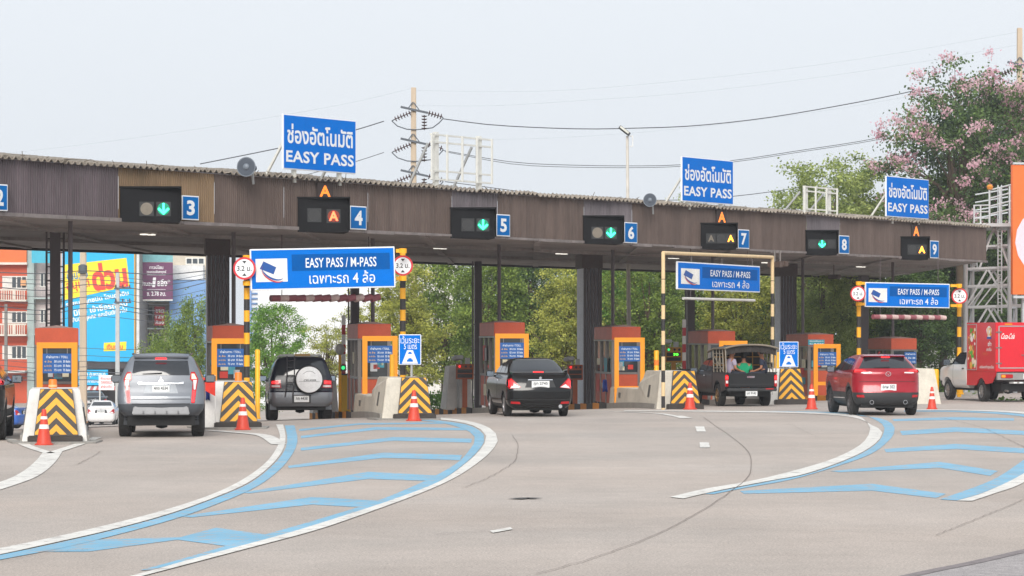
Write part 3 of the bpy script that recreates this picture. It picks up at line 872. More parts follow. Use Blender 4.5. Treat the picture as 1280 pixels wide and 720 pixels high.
IS = [(-0.27, 60.0), (3.66, 69.5), (8.5, 77.0), (13.3, 88.0), (17.55, 88.3), (22.05, 94.4), (26.4, 95.0), (31.2, 108.0)]
NAMES = ['raised toll island under the leftmost booth, beside the silver car', 'raised toll island between the silver car and the spare-wheel car', 'raised toll island right of the spare-wheel car under the left gantry pole',
         'raised toll island behind the black saloon with striped orange kerb', 'raised toll island with striped kerb left of the pickup', 'raised toll island between the pickup and the red car',
         'raised toll island with striped kerb between the red car and red truck', 'raised toll island hidden mostly behind the red box truck']
CB = ['white crash barrier with chevron nose left of the silver car', 'white crash barrier with chevron nose right of the silver car', 'crash barrier with chevron nose under the tall left gantry pole',
      'crash barrier hidden behind the black saloon', 'long crash barrier with chevron nose just left of the pickup', 'crash barrier with chevron nose just right of the pickup',
      'plain cream crash barrier between the red car and the red truck', 'crash barrier behind the red truck']
for i, (u, z) in enumerate(IS):
    island(u, z, 23, '', NAMES[i])
    if i in (3, 7): continue
    crash_barrier(u, z, CB[i], top=1.06 if i < 4 else 1.10, chevron=(i != 6), white=BARR if i in (2, 4, 6) else BARW, dx=0.03 if i == 0 else 0.19)
# apron of the first island: low kerb wedge round the nose
for i in (0, 1, 2):
    g = u_at_z(*IS[i])
    b = MB(); b.prism([(-0.95, 0.9), (-0.8, -0.35), (-0.3, -0.75), (0.3, -0.75), (0.8, -0.35), (0.95, 0.9)], 'xy', 0.0, 0.035)
    o = b.build('nose_apron', KERB, None, loc=g, rz=LRZ, fix=True)
    tag(o, ['low concrete apron round the leftmost island nose', 'low concrete apron round the second island nose from left', 'low concrete apron at the nose under the tall left gantry pole'][i], 'kerb')

# concrete blocks standing further back on two islands
def exit_block(px, q, label, w=0.75, h=1.45):
    z = q_at(px, q); g = on_ground(px, z) + Vector((0, 0, 0.12))
    t = thing('concrete_block', label, 'barrier', g, LRZ)
    b = MB(); b.add([(-w/2-0.14, 0, 0), (w/2, 0, 0), (w/2, 1.6, 0), (-w/2-0.14, 1.6, 0), (-w/2, 0.12, h), (w/2-0.08, 0.12, h), (w/2-0.08, 1.4, h), (-w/2, 1.4, h)],
                    [(0,3,2,1), (4,5,6,7), (0,1,5,4), (1,2,6,5), (2,3,7,6), (3,0,4,7)])
    b.build('block', BARW, t, bevel=0.03); MB().bar((-0.12, -0.06, 0), (-0.12, -0.06, h), 0.045, 8).build('pipe', GAL, t)
    MB().box((0.12, -0.02, h*0.45), (0.05, 0.06, h*0.8)).build('rib', BARR, t)
exit_block(577, 57, 'white tapered concrete block behind the orange lane display, left of the saloon')
exit_block(880-470, 60, 'white concrete block beyond the spare-wheel car', 0.7, 1.3)

# ------------------------------------------------------------------ booths
RED = mat('booth_red', (194, 80, 46), 0.55, var=0.1, scale=2, fine=0.05); RED_LIT = mat('booth_red_lit_side', (198, 104, 84), 0.55, var=0.1, scale=2)  # second red is the same paint, lightened for light from the left
GRF = mat('aluminium_frame', (128, 122, 118), 0.4, metal=0.5, var=0.1, scale=4); BGL = mat('booth_glass', (52, 58, 62), 0.08, var=0.3, scale=1.3, spec=0.9); INT = mat('booth_inside', (96, 92, 90), 0.8, var=0.3, scale=3)
YFR = mat('yellow_frame', (236, 150, 8), 0.5, var=0.05, scale=3); BRDB = mat('board_blue', (0, 84, 156), 0.5, var=0.08, scale=3); WTX = mat('board_white', (216, 222, 228), 0.5); YTX = mat('board_amber', (214, 170, 92), 0.5)
STK = [mat('sticker_cream', (222, 214, 186), 0.6), mat('sticker_teal', (70, 150, 168), 0.6), mat('sticker_red', (206, 60, 50), 0.6), mat('sticker_grey', (186, 188, 190), 0.6)]
def booth(px, top_py, label, q=52.0, w=0.95, l=3.4, pipe=None, seed=0):
    r = random.Random(seed)
    z = q_at(px, q); g = on_ground(px, z) + Vector((0, 0, 0.14))
    t = thing('toll_booth', label, 'toll booth', g, LRZ, 'red and grey toll booths')
    H = EYE + (HY - top_py)/F*z - g.z
    hw = w/2; zf = H - 0.42; zs = 0.95
    MB().box2(-hw, hw, 0, l, zf, H).build('roof_fascia', [RED], t, bevel=0.012)
    b = MB(); b.add([(-hw+0.05, 0.05, H + 0.002), (hw-0.05, 0.05, H + 0.002), (hw-0.05, l-0.05, H + 0.002), (-hw+0.05, l-0.05, H + 0.002), (0, 0.45, H + 0.07), (0, l-0.45, H + 0.07)], [(0,1,4), (1,2,5,4), (2,3,5), (3,0,4,5)])
    b.build('roof_cap', mat('roof_cap', (178, 150, 142), 0.7, var=0.15), t)
    MB().box2(-hw-0.004, -hw+0.002, 0.03, l-0.03, zf+0.02, H-0.03).build('side_fascia', RED_LIT, t)  # left side coloured lighter, standing in for light falling on it
    b = MB(); b.box2(-hw-0.02, hw+0.02, -0.02, l+0.02, zf-0.05, zf-0.002); b.build('gutter', GRF, t)
    MB().box2(-hw+0.03, hw-0.03, 0.03, l-0.03, 0, zs).build('base_panel', RED, t, bevel=0.01)
    b = MB()
    for y in (0.06, l*0.36, l*0.66, l-0.06):
        for sx in (-1, 1): b.box2(sx*(hw-0.05)-0.05, sx*(hw-0.05)+0.05, y-0.05, y+0.05, 0.0, zf-0.052)
    for sx in (-1, 1): b.box2(sx*(hw-0.05)-0.045, sx*(hw-0.05)+0.045, 0.11, l-0.11, zs+0.002, zs+0.07)
    b.box2(-hw+0.1, hw-0.1, 0.02, 0.1, zs+0.002, zs+0.07)
    b.build('window_frame', GRF, t)
    MB().box2(-hw+0.1, hw-0.1, 0.045, 0.065, zs+0.07, zf-0.052).build('front_window', BGL, t)
    for sx in (-1, 1):
        for y0, y1 in ((0.112, l*0.36-0.052), (l*0.36+0.052, l*0.66-0.052), (l*0.66+0.052, l-0.112)):
            MB().box2(sx*(hw-0.06)-0.008, sx*(hw-0.06)+0.008, y0, y1, zs+0.072, zf-0.052).build('side_window', BGL, t)
    MB().box2(-hw+0.02, hw-0.02, l-0.04, l, zs, zf-0.052).build('rear_panel', INT, t)
    for k in range(4):                                                # notices stuck on the front and the lane side
        b = MB(); x = r.uniform(-hw+0.14, hw-0.3); zz_ = r.uniform(zs+0.1, zf-0.75)
        b.box2(x, x + r.uniform(0.1, 0.24), 0.028, 0.036, zz_, zz_ + r.uniform(0.1, 0.28)); b.build('notice', STK[k % 4], t)
    for k in range(4):
        b = MB(); y = r.uniform(0.15, l-0.7); zz_ = r.uniform(0.25, zf-0.6)
        b.box2(-hw-0.012, -hw-0.004, y, y + r.uniform(0.3, 0.6), zz_, zz_ + r.uniform(0.15, 0.5)); b.build('notice', STK[(k + seed) % 4], t)
    if pipe:
        zp = z + 0.5*l; x = (pipe - CX)/F*zp
        a = local_of(t, (x, zp, 0))
        b = MB(); b.bar((a.x, a.y, H), (a.x, a.y, ZB - g.z - 0.05), 0.058, 8); b.build('conduit_pipe', FLUTE, t, smooth=40)
    return t
BL = ['leftmost toll booth with red top behind the chevron nose beside the silver car', 'toll booth left of the spare-wheel car, orange post beside it', 'toll booth right of the spare-wheel car behind its stepped barrier',
      'toll booth just above the black saloon, orange lane display beside it', 'toll booth beside the pale-sided fluted column, yellow frame in front', 'toll booth behind the pickup canopy roof', 'toll booth between the pickup and red car with teal notice on top', 'toll booth right behind the red car roof']
for i, (px, tp, pp) in enumerate(((71, 410, 88), (289, 407, 292), (468, 405, 466), (637, 403, 624), (783, 408.5, 766), (902, 414, 891), (1026, 418, 1003.5), (1130, 423, 1116))):
    booth(px, tp, BL[i], q=52.0 if i else 50.5, w=(1.05, 1.0, 0.95, 0.95, 0.95, 0.95, 0.95, 1.0)[i], pipe=pp, seed=i)

def guard_frame(x0, x1, yt, z, label, th=0.14, rung=None):
    xm = (x0 + x1)/2
    g = on_ground(xm, z) + Vector((0, 0, 0.13))
    t = thing('guard_frame', label, 'frame', g, LRZ*0.4, 'yellow guard frames before the booths')
    hw = (x1 - x0)/2/F*z; h = EYE + (HY - yt)/F*z - g.z
    b = MB()
    b.box2(-hw, -hw+th, 0, 0.1, 0, h); b.box2(hw-th, hw, 0, 0.1, 0, h); b.box2(-hw+th, hw-th, 0.001, 0.099, h-th, h)
    if rung: b.box2(-hw+th, hw-th, 0.001, 0.099, rung, rung+0.12)
    b.build('frame', YFR, t)
    # fee board hung inside
    tb = thing('fee_board', 'blue fee board with white rows in the ' + label.replace('yellow guard frame', 'frame'), 'notice board', (0, 0, 0), LRZ*0.4, 'blue fee boards')
    w2 = hw - th*0.98; bh = 0.47 if h > 1.5 else 0.4; zc = h - th - 0.13 - bh/2
    tb.location = g + Vector((0, 0, zc - bh/2))
    b = MB(); b.box2(-w2, w2, 0.02, 0.05, 0, bh); b.build('board', BRDB, tb)
    b = MB(); b.text('ค่าผ่านทาง / TOLL', (0, bh*0.84), w2*1.5, bh*0.15, 0.016, bold=0.015); b.build('heading', WTX, tb)
    b = MB(); c = MB()
    for k, (a, d) in enumerate((('4 ล้อ', '30'), ('6-10 ล้อ', '55'), ('เกิน 10 ล้อ', '75'))):
        zz_ = bh*(0.60 - 0.22*k)
        c.text(a, (-w2*0.62, zz_), w2*0.5, bh*0.11, 0.016, bold=0.02); b.text(d + ' บาท', (w2*0.05, zz_), w2*0.5, bh*0.12, 0.016, bold=0.02); b.text(d + ' Baht', (w2*0.66, zz_), w2*0.5, bh*0.12, 0.016, bold=0.02)
    b.build('prices', WTX, tb); c.build('vehicle_rows', YTX, tb)
    b = MB()
    for sx in (-0.7, 0.7): b.beam((sx*w2, 0.03, bh), (sx*w2, 0.03, bh + 0.14), 0.015)
    b.build('hanger', GRF, tb)
for a in ((46, 96.5, 428, 73.0, 'yellow guard frame before the leftmost booth'), (264.5, 312, 423, 79.0, 'yellow guard frame left of the spare-wheel car'), (453, 497, 420, 84.0, 'yellow guard frame right of the spare-wheel car'),
          (619, 661, 417, 90.0, 'yellow guard frame over the black saloon'), (768, 806, 422, 95.0, 'yellow guard frame beside the pale-sided column', 0.14, 0.42), (899, 934.5, 426, 101.0, 'yellow guard frame behind the pickup canopy'), (1017, 1051, 430, 106.0, 'yellow guard frame left of the red car', 0.15, 0.4)):
    guard_frame(*a)
# wall boards without a frame
def wall_board(px, py0, py1, wpx, z, label, m, rows):
    t = thing('notice_board', label, 'notice board', P(px, py1, z), LRZ)
    w, h = wpx/F*z, (py1 - py0)/F*z
    MB().box2(-w/2, w/2, 0, 0.03, 0, h).build('board', m, t)
    b = MB()
    for k, s in enumerate(rows): b.text(s, (0, h*(1 - (k + 0.5)/len(rows))), w*0.84, h*0.5/len(rows), -0.004, bold=0.02)
    b.build('lettering', WTX, t)
    MB().box2(-w*0.3, w*0.3, 0.03, 0.3, h*0.3, h*0.6).build('bracket', GRF, t)
wall_board(1138, 440, 454.5, 15, 116.2 - 1.0, 'blue fee board on the booth behind the red car roof', BRDB, ['ค่าผ่านทาง', '4 ล้อ 30', '6 ล้อ 55'])
wall_board(1020.5, 424.5, 431.5, 21, 106.5, 'teal notice on the booth top between pickup and red car', mat('teal_board', (30, 132, 150), 0.5), ['ช่องเงินสด', 'CASH'])

# ------------------------------------------------------------------ traffic cones
CONE = mat('cone_orange', (208, 66, 44), 0.5, var=0.08, scale=5); CONB = mat('cone_band', (240, 232, 226), 0.4)
def make_cone(label):
    t = thing('traffic_cone', label, 'traffic cone', (0, 0, 0), 0, 'orange traffic cones before the islands')
    MB().lathe([(0.165, 0.03), (0.15, 0.06), (0.10, 0.36), (0.046, 0.72), (0.036, 0.75), (0.012, 0.752)], 20).build('body', CONE, t, smooth=50)
    b = MB(); b.prism([(0.2*math.cos(R(22.5+45*i)), 0.2*math.sin(R(22.5+45*i))) for i in range(8)], 'xy', 0, 0.03); b.build('base', CONE, t, bevel=0.006)
    for z0, z1 in ((0.34, 0.43), (0.54, 0.60)):
        rr = lambda z: 0.10 - 0.054*(z - 0.36)/0.36 + 0.0035 if z > 0.36 else 0.10 + (0.36 - z)*0.166 + 0.0035
        MB().lathe([(rr(z0) - 0.006, z0), (rr(z0), z0), (rr(z1), z1), (rr(z1) - 0.006, z1)], 20).build('reflective_band', CONB, t, smooth=50)
    return t
cones = [(55, 556, 'cone before the leftmost chevron nose'), (303.5, 537, 'cone before the chevron nose right of the silver car'), (517.5, 523.5, 'cone before the chevron nose under the left gantry pole'),
         (862.5, 511.8, 'cone at the nose between portal pole and pickup'), (1014.5, 511.6, 'cone between the pickup and the red car'), (1165, 511.5, 'cone between the red car and the red truck')]
c0 = None
for px, py, lb in cones:
    if c0 is None: c0 = o = make_cone('orange white-banded ' + lb)
    else: o = copy_tree(c0, None, 'orange white-banded ' + lb)
    z = min(gp(px, py).y, {517.5: 75.9, 303.5: 68.6, 55: 59.0}.get(px, 96.0))
    o.location = on_ground(px, z)
    o.rotation_euler = (0, 0, px * 0.37)
    h = {55: 45, 303.5: 40.5, 517.5: 38.5, 862.5: 33.5, 1014.5: 31.5, 1165: 28}[px] / F * z
    o.scale = (h/0.752,) * 3

# ------------------------------------------------------------------ small island furniture
OPL = mat('orange_plastic', (232, 122, 34), 0.45, var=0.06); YPL = mat('yellow_post_paint', (246, 176, 20), 0.5, var=0.08, scale=5); DRK = mat('dark_enamel', (44, 42, 44), 0.5); LCD = mat('led_panel_off', (30, 24, 24), 0.3)
def delineator(px, y0, y1, wpx, z, label, m, upper=None, name='delineator_post'):
    g = P(px, y1, z); base = gz(g.x, g.y) + 0.13
    t = thing(name, label, 'post', (g.x, g.y, base), 0)
    r = wpx/2/F*z; h = EYE + (HY - y0)/F*z - base
    b = MB(); b.lathe([(r*1.25, 0), (r*1.25, 0.03), (r, 0.05), (r, h - r*0.3), (r*0.8, h), (0.01, h)], 16); b.build('post', m, t, smooth=40)
    if upper: MB().lathe([(r*1.06, h*upper[0]), (r*1.06, h*upper[1])], 16).build('band', upper[2], t, smooth=40)
delineator(66, 474, 487, 10.5, 61.6, 'short orange cylinder post on top of the leftmost barrier', OPL, (0.86, 0.9, mat('pale_orange', (240, 176, 120), 0.5)))
delineator(298, 465.5, 477, 9, 71.5, 'short orange cylinder post on the second barrier from left', OPL)
delineator(322, 437, 480, 6, 73.0, 'slim yellow post standing right of the second chevron nose', YPL)
delineator(820.5, 438, 466, 6, 90.5, 'slim yellow-orange post standing on the barrier left of the portal pole', YPL, (0.72, 0.82, OPL))
delineator(490, 443, 480, 6, 80.0, 'slim yellow post right of the booth beside the left gantry sign', YPL)
delineator(971, 440, 470, 6, 97.0, 'slim yellow post left of the distance sign by the pickup', YPL)
delineator(1170, 461.5, 473, 7, 98.0, 'stubby yellow post on top of the plain cream barrier', YPL)

def lane_display(px, y0, y1, wpx, ybase, z, label, m, green):
    g = P(px, ybase, z); base = gz(g.x, g.y) + 0.1
    t = thing('lane_display', label, 'display', (g.x, g.y, base), LRZ*0.5, 'payment displays on posts')
    w = wpx/F*z; zt = EYE + (HY - y0)/F*z - base; zb = EYE + (HY - y1)/F*z - base; h = zt - zb
    MB().box2(-0.08, 0.08, 0, 0.1, 0, zb).build('post', m, t)
    MB().box2(-w/2, w/2, -0.05, 0.15, zb, zt).build('housing', m, t, bevel=0.012)
    for k in range(2):
        z0 = zb + h*(0.1 + 0.31*k); MB().box2(-w*0.42, w*0.42, -0.058, -0.049, z0, z0 + h*0.24).build('led_panel', LCD, t)
    for k, x in enumerate((-0.3, 0.05, 0.33)):
        mm = (glow('green_lamp', (40, 215, 120), 1.1) if green else glow('red_lamp', (236, 40, 40), 1.2)) if k == 0 else LCD
        b = MB(); b.disc((w*x, zb + h*0.84), h*0.08, -0.07, -0.051, 14); b.build('signal_lamp', mm, t)
    if green:
        b = MB(); b.text('30', (w*0.12, zb + h*0.53), w*0.3, h*0.15, -0.062, bold=0.02); b.build('lit_digits', glow('green_digits', (90, 255, 60), 2.5), t)
    # camera on a bracket above
    b = MB(); b.bar((-w*0.2, 0.05, zt), (-w*0.2, 0.05, zt + 0.12), 0.03, 8); b.build('camera_bracket', GAL, t)
    b = MB(); b.box((-w*0.42, 0.0, zt + 0.2), (w*0.5, 0.4, 0.13), rz=0.35, rx=-0.15); b.build('camera', STK[3], t, bevel=0.03)
    MB().box2(0.02, w*0.3, 0, 0.2, zt + 0.002, zt + 0.2).build('junction_box', GAL, t)
    return t
ORB = mat('rust_orange_enamel', (170, 84, 44), 0.5, var=0.1)
lane_display(581, 455, 474, 22, 506, q_at(581, 56), 'rust orange lane display with red lamp left of the black saloon', ORB, False)
lane_display(719, 456, 475, 19, 506, q_at(719, 56), 'rust orange lane display with red lamp right of the black saloon', ORB, False)
lane_display(842, 434, 453, 21, 478, q_at(842, 57), 'ochre lane display with green digits beside the portal pole', mat('ochre_enamel', (192, 132, 30), 0.5, var=0.1), True)

RW_R, RW_W = mat('boom_red', (178, 44, 52), 0.5, var=0.1, scale=4), mat('boom_white', (214, 212, 208), 0.5, var=0.08)
def boom(px, y0, y1, z, label, cab):
    g = P(px, y1, z); base = gz(g.x, g.y) + 0.12
    t = thing('boom_gate', label, 'barrier gate', (g.x, g.y, base), LRZ, 'raised red and white boom gates')
    z0 = EYE + (HY - y1)/F*z - base; z1 = EYE + (HY - y0)/F*z - base
    MB().box2(-0.14, 0.2, 0, 0.4, 0, z0).build('cabinet', cab, t, bevel=0.015)
    MB().box2(-0.2, 0.26, -0.03, 0.43, z0 + 0.002, z0 + 0.05).build('cabinet_lid', DRK, t)
    n = 6
    arm = None
    b = MB(); b.cm = 0
    for k in range(n):
        b.cm = k % 2
        b.box2(-0.06, 0.06, 0.1, 0.16, z0 + 0.05 + (z1-z0)*k/n, z0 + 0.05 + (z1-z0)*(k+1)/n - 0.001)
    b.build('arm', [RW_R, RW_W], t)
boom(430, 396, 469, 93, 'raised red and white boom by a yellow cabinet, right of the spare-wheel car', mat('yellow_cabinet', (206, 160, 26), 0.5, var=0.1))
boom(856, 401, 463, 106, 'raised red and white boom behind the portal pole by the pickup', ORB)
t = thing('lane_camera', 'white dome camera and green lamp on a yellow post beside the spare-wheel car', 'camera', on_ground(425, 91) + Vector((0, 0, 0.12)), 0)
hc = EYE + (HY - 438)/F*91 - t.location.z
MB().bar((0, 0, 0), (0, 0, hc), 0.045, 8).build('post', YPL, t); 
b = MB(); b.lathe([(0.02, 0.2), (0.1, 0.17), (0.15, 0.06), (0.14, -0.02), (0.1, -0.1), (0.03, -0.14)], 16, c=(0, 0, hc)); b.build('dome', RW_W, t, smooth=60)
b = MB(); b.disc((0.1, hc - 0.52), 0.055, -0.1, -0.05, 16); b.build('green_lamp', glow('green_lamp', (40, 215, 120), 1.1), t)
MB().box((0.1, 0.02, hc - 0.52), (0.16, 0.14, 0.18)).build('lamp_housing', DRK, t)
# flag and cloths hanging on the island behind the silver car
b = MB(); vs = []
for i in range(7):
    for j in range(5):
        a, c = i/6, j/4; vs.append((a*0.42 - 0.21, 0.05*math.sin(5*a + c), -c*0.42*(0.45 + 0.55*a) - 0.12*a*0))
b.add(vs, [(i*5+j, i*5+j+1, (i+1)*5+j+1, (i+1)*5+j) for i in range(6) for j in range(4)])
t = thing('red_flag', 'small red flag on a white stick beside the silver car', 'flag', on_ground(257.5, 69.0) + Vector((0, 0, 0.15)), 0)
zf = EYE + (HY - 472)/F*69 - t.location.z
b.v = [(x, y, z + zf) for x, y, z in b.v]
b.build('cloth', mat('flag_red', (214, 54, 38), 0.8, var=0.15, scale=6), t, smooth=60)
MB().bar((0.21, 0, 0), (0.21, 0, zf + 0.05), 0.012, 6).build('stick', RW_W, t)
def cloth(px, py, z, w, h, m, label, hook):
    g = P(px, py, z); b = MB(); vs = []
    for i in range(7):
        for j in range(6):
            a, c = i/6, j/5; vs.append(((a - 0.5)*w*(0.7 + 0.3*c), 0.04*math.sin(9*a + 2*c), -h*c - 0.05*abs(a - 0.5)))
    b.add(vs, [(i*6+j, i*6+j+1, (i+1)*6+j+1, (i+1)*6+j) for i in range(6) for j in range(5)])
    o = b.build('hanging_cloth', m, None, smooth=60, loc=g); s = o.modifiers.new('thickness', 'SOLIDIFY'); s.thickness = 0.01
    tag(o, label, 'cloth')
cloth(259.5, 485, 69.6, 0.1, 0.26, mat('cloth_blue', (28, 52, 128), 0.85, var=0.2, scale=8), 'dark blue cloth hanging beside the barrier right of the silver car', 0)
cloth(756, 474, 99.8, 0.17, 0.4, mat('cloth_blue', (28, 52, 128), 0.85, var=0.2, scale=8), 'dark blue cloth hanging on the booth beside the pale-sided column', 0)

# ------------------------------------------------------------------ keep-distance signs
def distance_sign(x0, x1, y0, y1, z, label):
    g = P((x0+x1)/2, y1, z); base = g.z - 0.22
    t = thing('distance_sign', label, 'road sign', (g.x, g.y, base), R(-3), 'blue keep-distance signs')
    w, h = (x1-x0)/F*z, (y1-y0)/F*z
    MB().box2(-w/2, w/2, 0, 0.03, 0.22, 0.22 + h).build('white_border', SW, t, bevel=0.01)
    MB().box2(-w/2 + 0.02, w/2 - 0.02, -0.005, -0.0005, 0.24, 0.20 + h).build('blue_face', SB, t)
    b = MB(); b.text('เว้นระยะ', (0, 0.22 + h*0.83), w*0.84, h*0.25, -0.009, bold=0.0); b.text('5 เมตร', (0.02*w, 0.22 + h*0.605), w*0.58, h*0.18, -0.009, bold=0.006)
    b.prism([(-w*0.36, 0.25), (w*0.36, 0.25), (w*0.13, 0.22 + h*0.48), (-w*0.13, 0.22 + h*0.48)], 'xz', -0.010, -0.006)
    b.build('lettering', SW, t)
    b = MB()
    for zc, k in ((0.22 + h*0.14, 1.0), (0.22 + h*0.38, 0.62)):
        b.prism([(-0.13*w*k, zc - 0.03*k), (0.13*w*k, zc - 0.03*k), (0.13*w*k, zc + 0.02*k), (0.08*w*k, zc + 0.03*k), (0.06*w*k, zc + 0.06*k), (-0.06*w*k, zc + 0.06*k), (-0.08*w*k, zc + 0.03*k), (-0.13*w*k, zc + 0.02*k)], 'xz', -0.014, -0.0105)
    b.build('car_symbol', SB, t)
    MB().bar((0.06*w, 0.06, -0.2), (0.06*w, 0.06, 0.3), 0.03, 8).build('post', GAL, t)
distance_sign(498.5, 526.5, 418, 456, 77.6, 'blue keep-distance sign on the left gantry pole above its chevron nose')
distance_sign(974, 998, 427, 459, 95.0, 'blue keep-distance sign on the nose between pickup and red car')

# ------------------------------------------------------------------ height gantries
POLB, POLY = mat('pole_black', (48, 46, 46), 0.55), mat('pole_yellow', (240, 172, 30), 0.5, var=0.08, scale=4); POLC = mat('pole_cream', (224, 196, 150), 0.55, var=0.08)
CREAM = mat('logo_white', (236, 234, 228), 0.5); REDL = mat('logo_red', (196, 52, 58), 0.5); DBLU = mat('logo_blue', (26, 82, 156), 0.5)
def banded(b, p, q, r, n, first, split):
    p, q = Vector(p), Vector(q)
    pos = 0; k = first; L = (q - p).length
    while pos < L - 1e-4:
        e = min(L, pos + split[k % 2]); b.cm = k % 2
        b.bar(p.lerp(q, pos/L), p.lerp(q, e/L - 1e-4), r, 12); pos = e; k += 1
def pass_sign(tname, label, pl, pr, pzt, h, dz_r=0.0, grp='blue gantry signs over three lanes'):
    """sign between two world points (top left, top right)"""
    d = pr - pl; w = math.hypot(d.x, d.y); rz = math.atan2(d.y, d.x)
    t = thing(tname, label, 'sign', (pl + pr)/2 - Vector((0, 0, h)), rz, grp)
    tilt = math.atan2(d.z, w); t.rotation_euler = (0, -tilt, rz)
    w = d.length
    MB().box2(-w/2, w/2, 0, 0.06, 0, h).build('white_border', SW, t, bevel=0.008)
    MB().box2(-w/2 + 0.035, w/2 - 0.035, -0.005, -0.0005, 0.035, h - 0.035).build('blue_face', SB, t)
    MB().box2(-w*0.215, w*0.463, -0.009, -0.0055, h*0.45, h*0.85).build('dark_panel', SBD, t)
    b = MB(); b.text('EASY PASS / M-PASS', (w*0.125, h*0.64), w*0.49, h*0.235, -0.013, bold=0.010)
    b.text('เฉพาะรถ 4 ล้อ', (w*0.13, h*0.28), w*0.455, h*0.30, -0.013, bold=0.006); b.build('lettering', SW, t)
    lx = -w*0.355; lw = w*0.108
    MB().box2(lx - lw, lx + lw, -0.009, -0.0055, h*0.2, h*0.76).build('logo_panel', CREAM, t)
    b = MB(); b.prism([(lx - lw*0.75, h*0.52), (lx - lw*0.5, h*0.70), (lx + lw*0.3, h*0.55), (lx + lw*0.12, h*0.38)], 'xz', -0.013, -0.0095); b.build('logo_card', DBLU, t, fix=True)
    for m, k, th in ((DBLU, 0.0, 0.05), (REDL, -0.055, 0.04)):
        b = MB(); pts = []
        for i in range(15):
            a = R(150 + 190*i/14); pts.append((lx + lw*0.08 + lw*0.72*math.cos(a), h*(0.46 + k) + h*0.17*math.sin(a) - 0.11*h*math.cos(a)))
        outer = [(x, z - th*h*math.sin(math.pi*i/14)) for i, (x, z) in enumerate(pts)]
        b.add([(x, -0.015 + k*0.02, z) for x, z in pts] + [(x, -0.015 + k*0.02, z) for x, z in outer], [(i, i+1, 15+i+1, 15+i) for i in range(14)])
        b.build('logo_swoosh', m, t)
    return t
def round_sign(px, py, r_px, z, label):
    g = P(px, py, z); r = r_px/F*z
    t = thing('height_limit_sign', label, 'road sign', g, R(-2), 'round height limit signs')
    b = MB(); b.disc((0, 0), r, 0, 0.025); b.build('red_rim', mat('sign_red', (206, 40, 52), 0.45), t)
    b = MB(); b.disc((0, 0), r*0.82, -0.005, -0.0005); b.build('white_face', SW, t)
    b = MB(); b.text('3.2 ม.', (0, 0), r*1.3, r*0.46, -0.009, bold=0.012)
    for k in (1, -1): b.prism([(-r*0.2, k*r*0.66), (r*0.2, k*r*0.66), (0, k*r*0.42)], 'xz', -0.009, -0.0055)
    b.build('lettering', mat('sign_black', (44, 44, 48), 0.5), t, fix=False)
    MB().box2(-r*0.3, r*0.3, 0.026, 0.1, -r*0.1, r*0.1).build('clamp', GRF, t)
def gantry_pole(px, ytop, z, first, split, mats, label, r=0.075, flag=False):
    g = on_ground(px, z); h = EYE + (HY - ytop)/F*z - g.z
    t = thing('gantry_pole', label, 'pole', g, 0, 'banded gantry poles')
    b = MB(); banded(b, (0, 0, 0), (0, 0, h), r, 12, first, split); b.build('pole', mats, t, smooth=40)
    MB().box2(-0.18, 0.18, -0.18, 0.18, 0, 0.02).build('base_plate', GAL, t)
    return t
# left gantry (lane four)
Z4 = 76.0
gantry_pole(308.5, 322, Z4, 0, (0.28, 0.28), [POLB, POLY], 'black and yellow banded pole left of the spare-wheel car, round sign on it')
t = gantry_pole(503.5, 313, 78.3, 0, (0.28, 0.28), [POLB, POLY], 'black and yellow banded pole left of the distance sign, round sign on it')
def arms(px, y0, y1, pole_px, z, label):
    g = P(pole_px, y0, z)
    t = thing('sign_arm', label, 'bracket', (g.x, g.y, P(px, y1, z).z), 0, 'yellow sign arms'); dx = (px - pole_px)/F*z; dh = (y1 - y0)/F*z
    for zz_ in (0, dh): MB().beam((0, 0, zz_), (dx, 0, zz_), 0.09).build('arm', YPL, t)
    for zz_ in (0, dh): MB().lathe([(0.1, -0.06), (0.1, 0.06)], 14, c=(0, 0, zz_)).build('clamp_ring', YPL, t, smooth=40)
arms(495, 313.5, 348, 503.5, 77.2, 'yellow arms holding the left gantry sign to its right pole')
arms(316, 322, 354, 308.5, Z4 - 0.3, 'yellow arms holding the left gantry sign to its left pole')
pass_sign('gantry_sign', 'large blue gantry sign over the spare-wheel car with white logo panel', P(313.5, 311.5, Z4 - 0.4), P(494.5, 308, Z4 + 0.6), 0, 1.03)
round_sign(305.5, 335.5, 14.2, Z4 - 0.5, 'round 3.2 metre height limit sign left of the large left gantry sign')
round_sign(503.5, 332, 12.8, 77.6, 'round 3.2 metre height limit sign right of the large left gantry sign')
# portal over lane seven
pl, pr = P(829, 316, 87.6), P(965.5, 321.5, 98.0)
t = thing('portal_frame', 'cream and black banded portal frame over the pickup lane carrying a blue sign', 'portal', on_ground(829, 87.6), 0)
a = local_of(t, pl); c = local_of(t, pr); gr = on_ground(965.5, 98.0) - t.location
for base, top in ((Vector((0, 0, 0)), a), (Vector((gr.x, gr.y, gr.z)), c)):
    b = MB(); banded(b, top - Vector((0, 0, 0.03)), base, 0.056, 12, 1, (0.34, 0.40)); 
    # the top length is plain cream
    b.cm = 1; b.bar(top - Vector((0, 0, 0.75)), top + Vector((0, 0, 0.03)), 0.0565, 12)
    b.build('leg', [POLB, POLC], t, smooth=40)
b = MB(); b.bar(a, c, 0.054, 12); b.build('crossbar', POLC, t, smooth=40)
s7 = pass_sign('gantry_sign', 'blue gantry sign with logo panel hanging in the cream and black portal', P(847, 326.5, 88.9), P(950, 332.8, 94.5), 0, 0.82)
b = MB()
for f in (0.12, 0.5, 0.9):
    top = a.lerp(c, 0.15 + 0.72*f); b.bar(top, top - Vector((0, 0, 0.30)), 0.012, 6)
b.build('hanger', GRF, t)
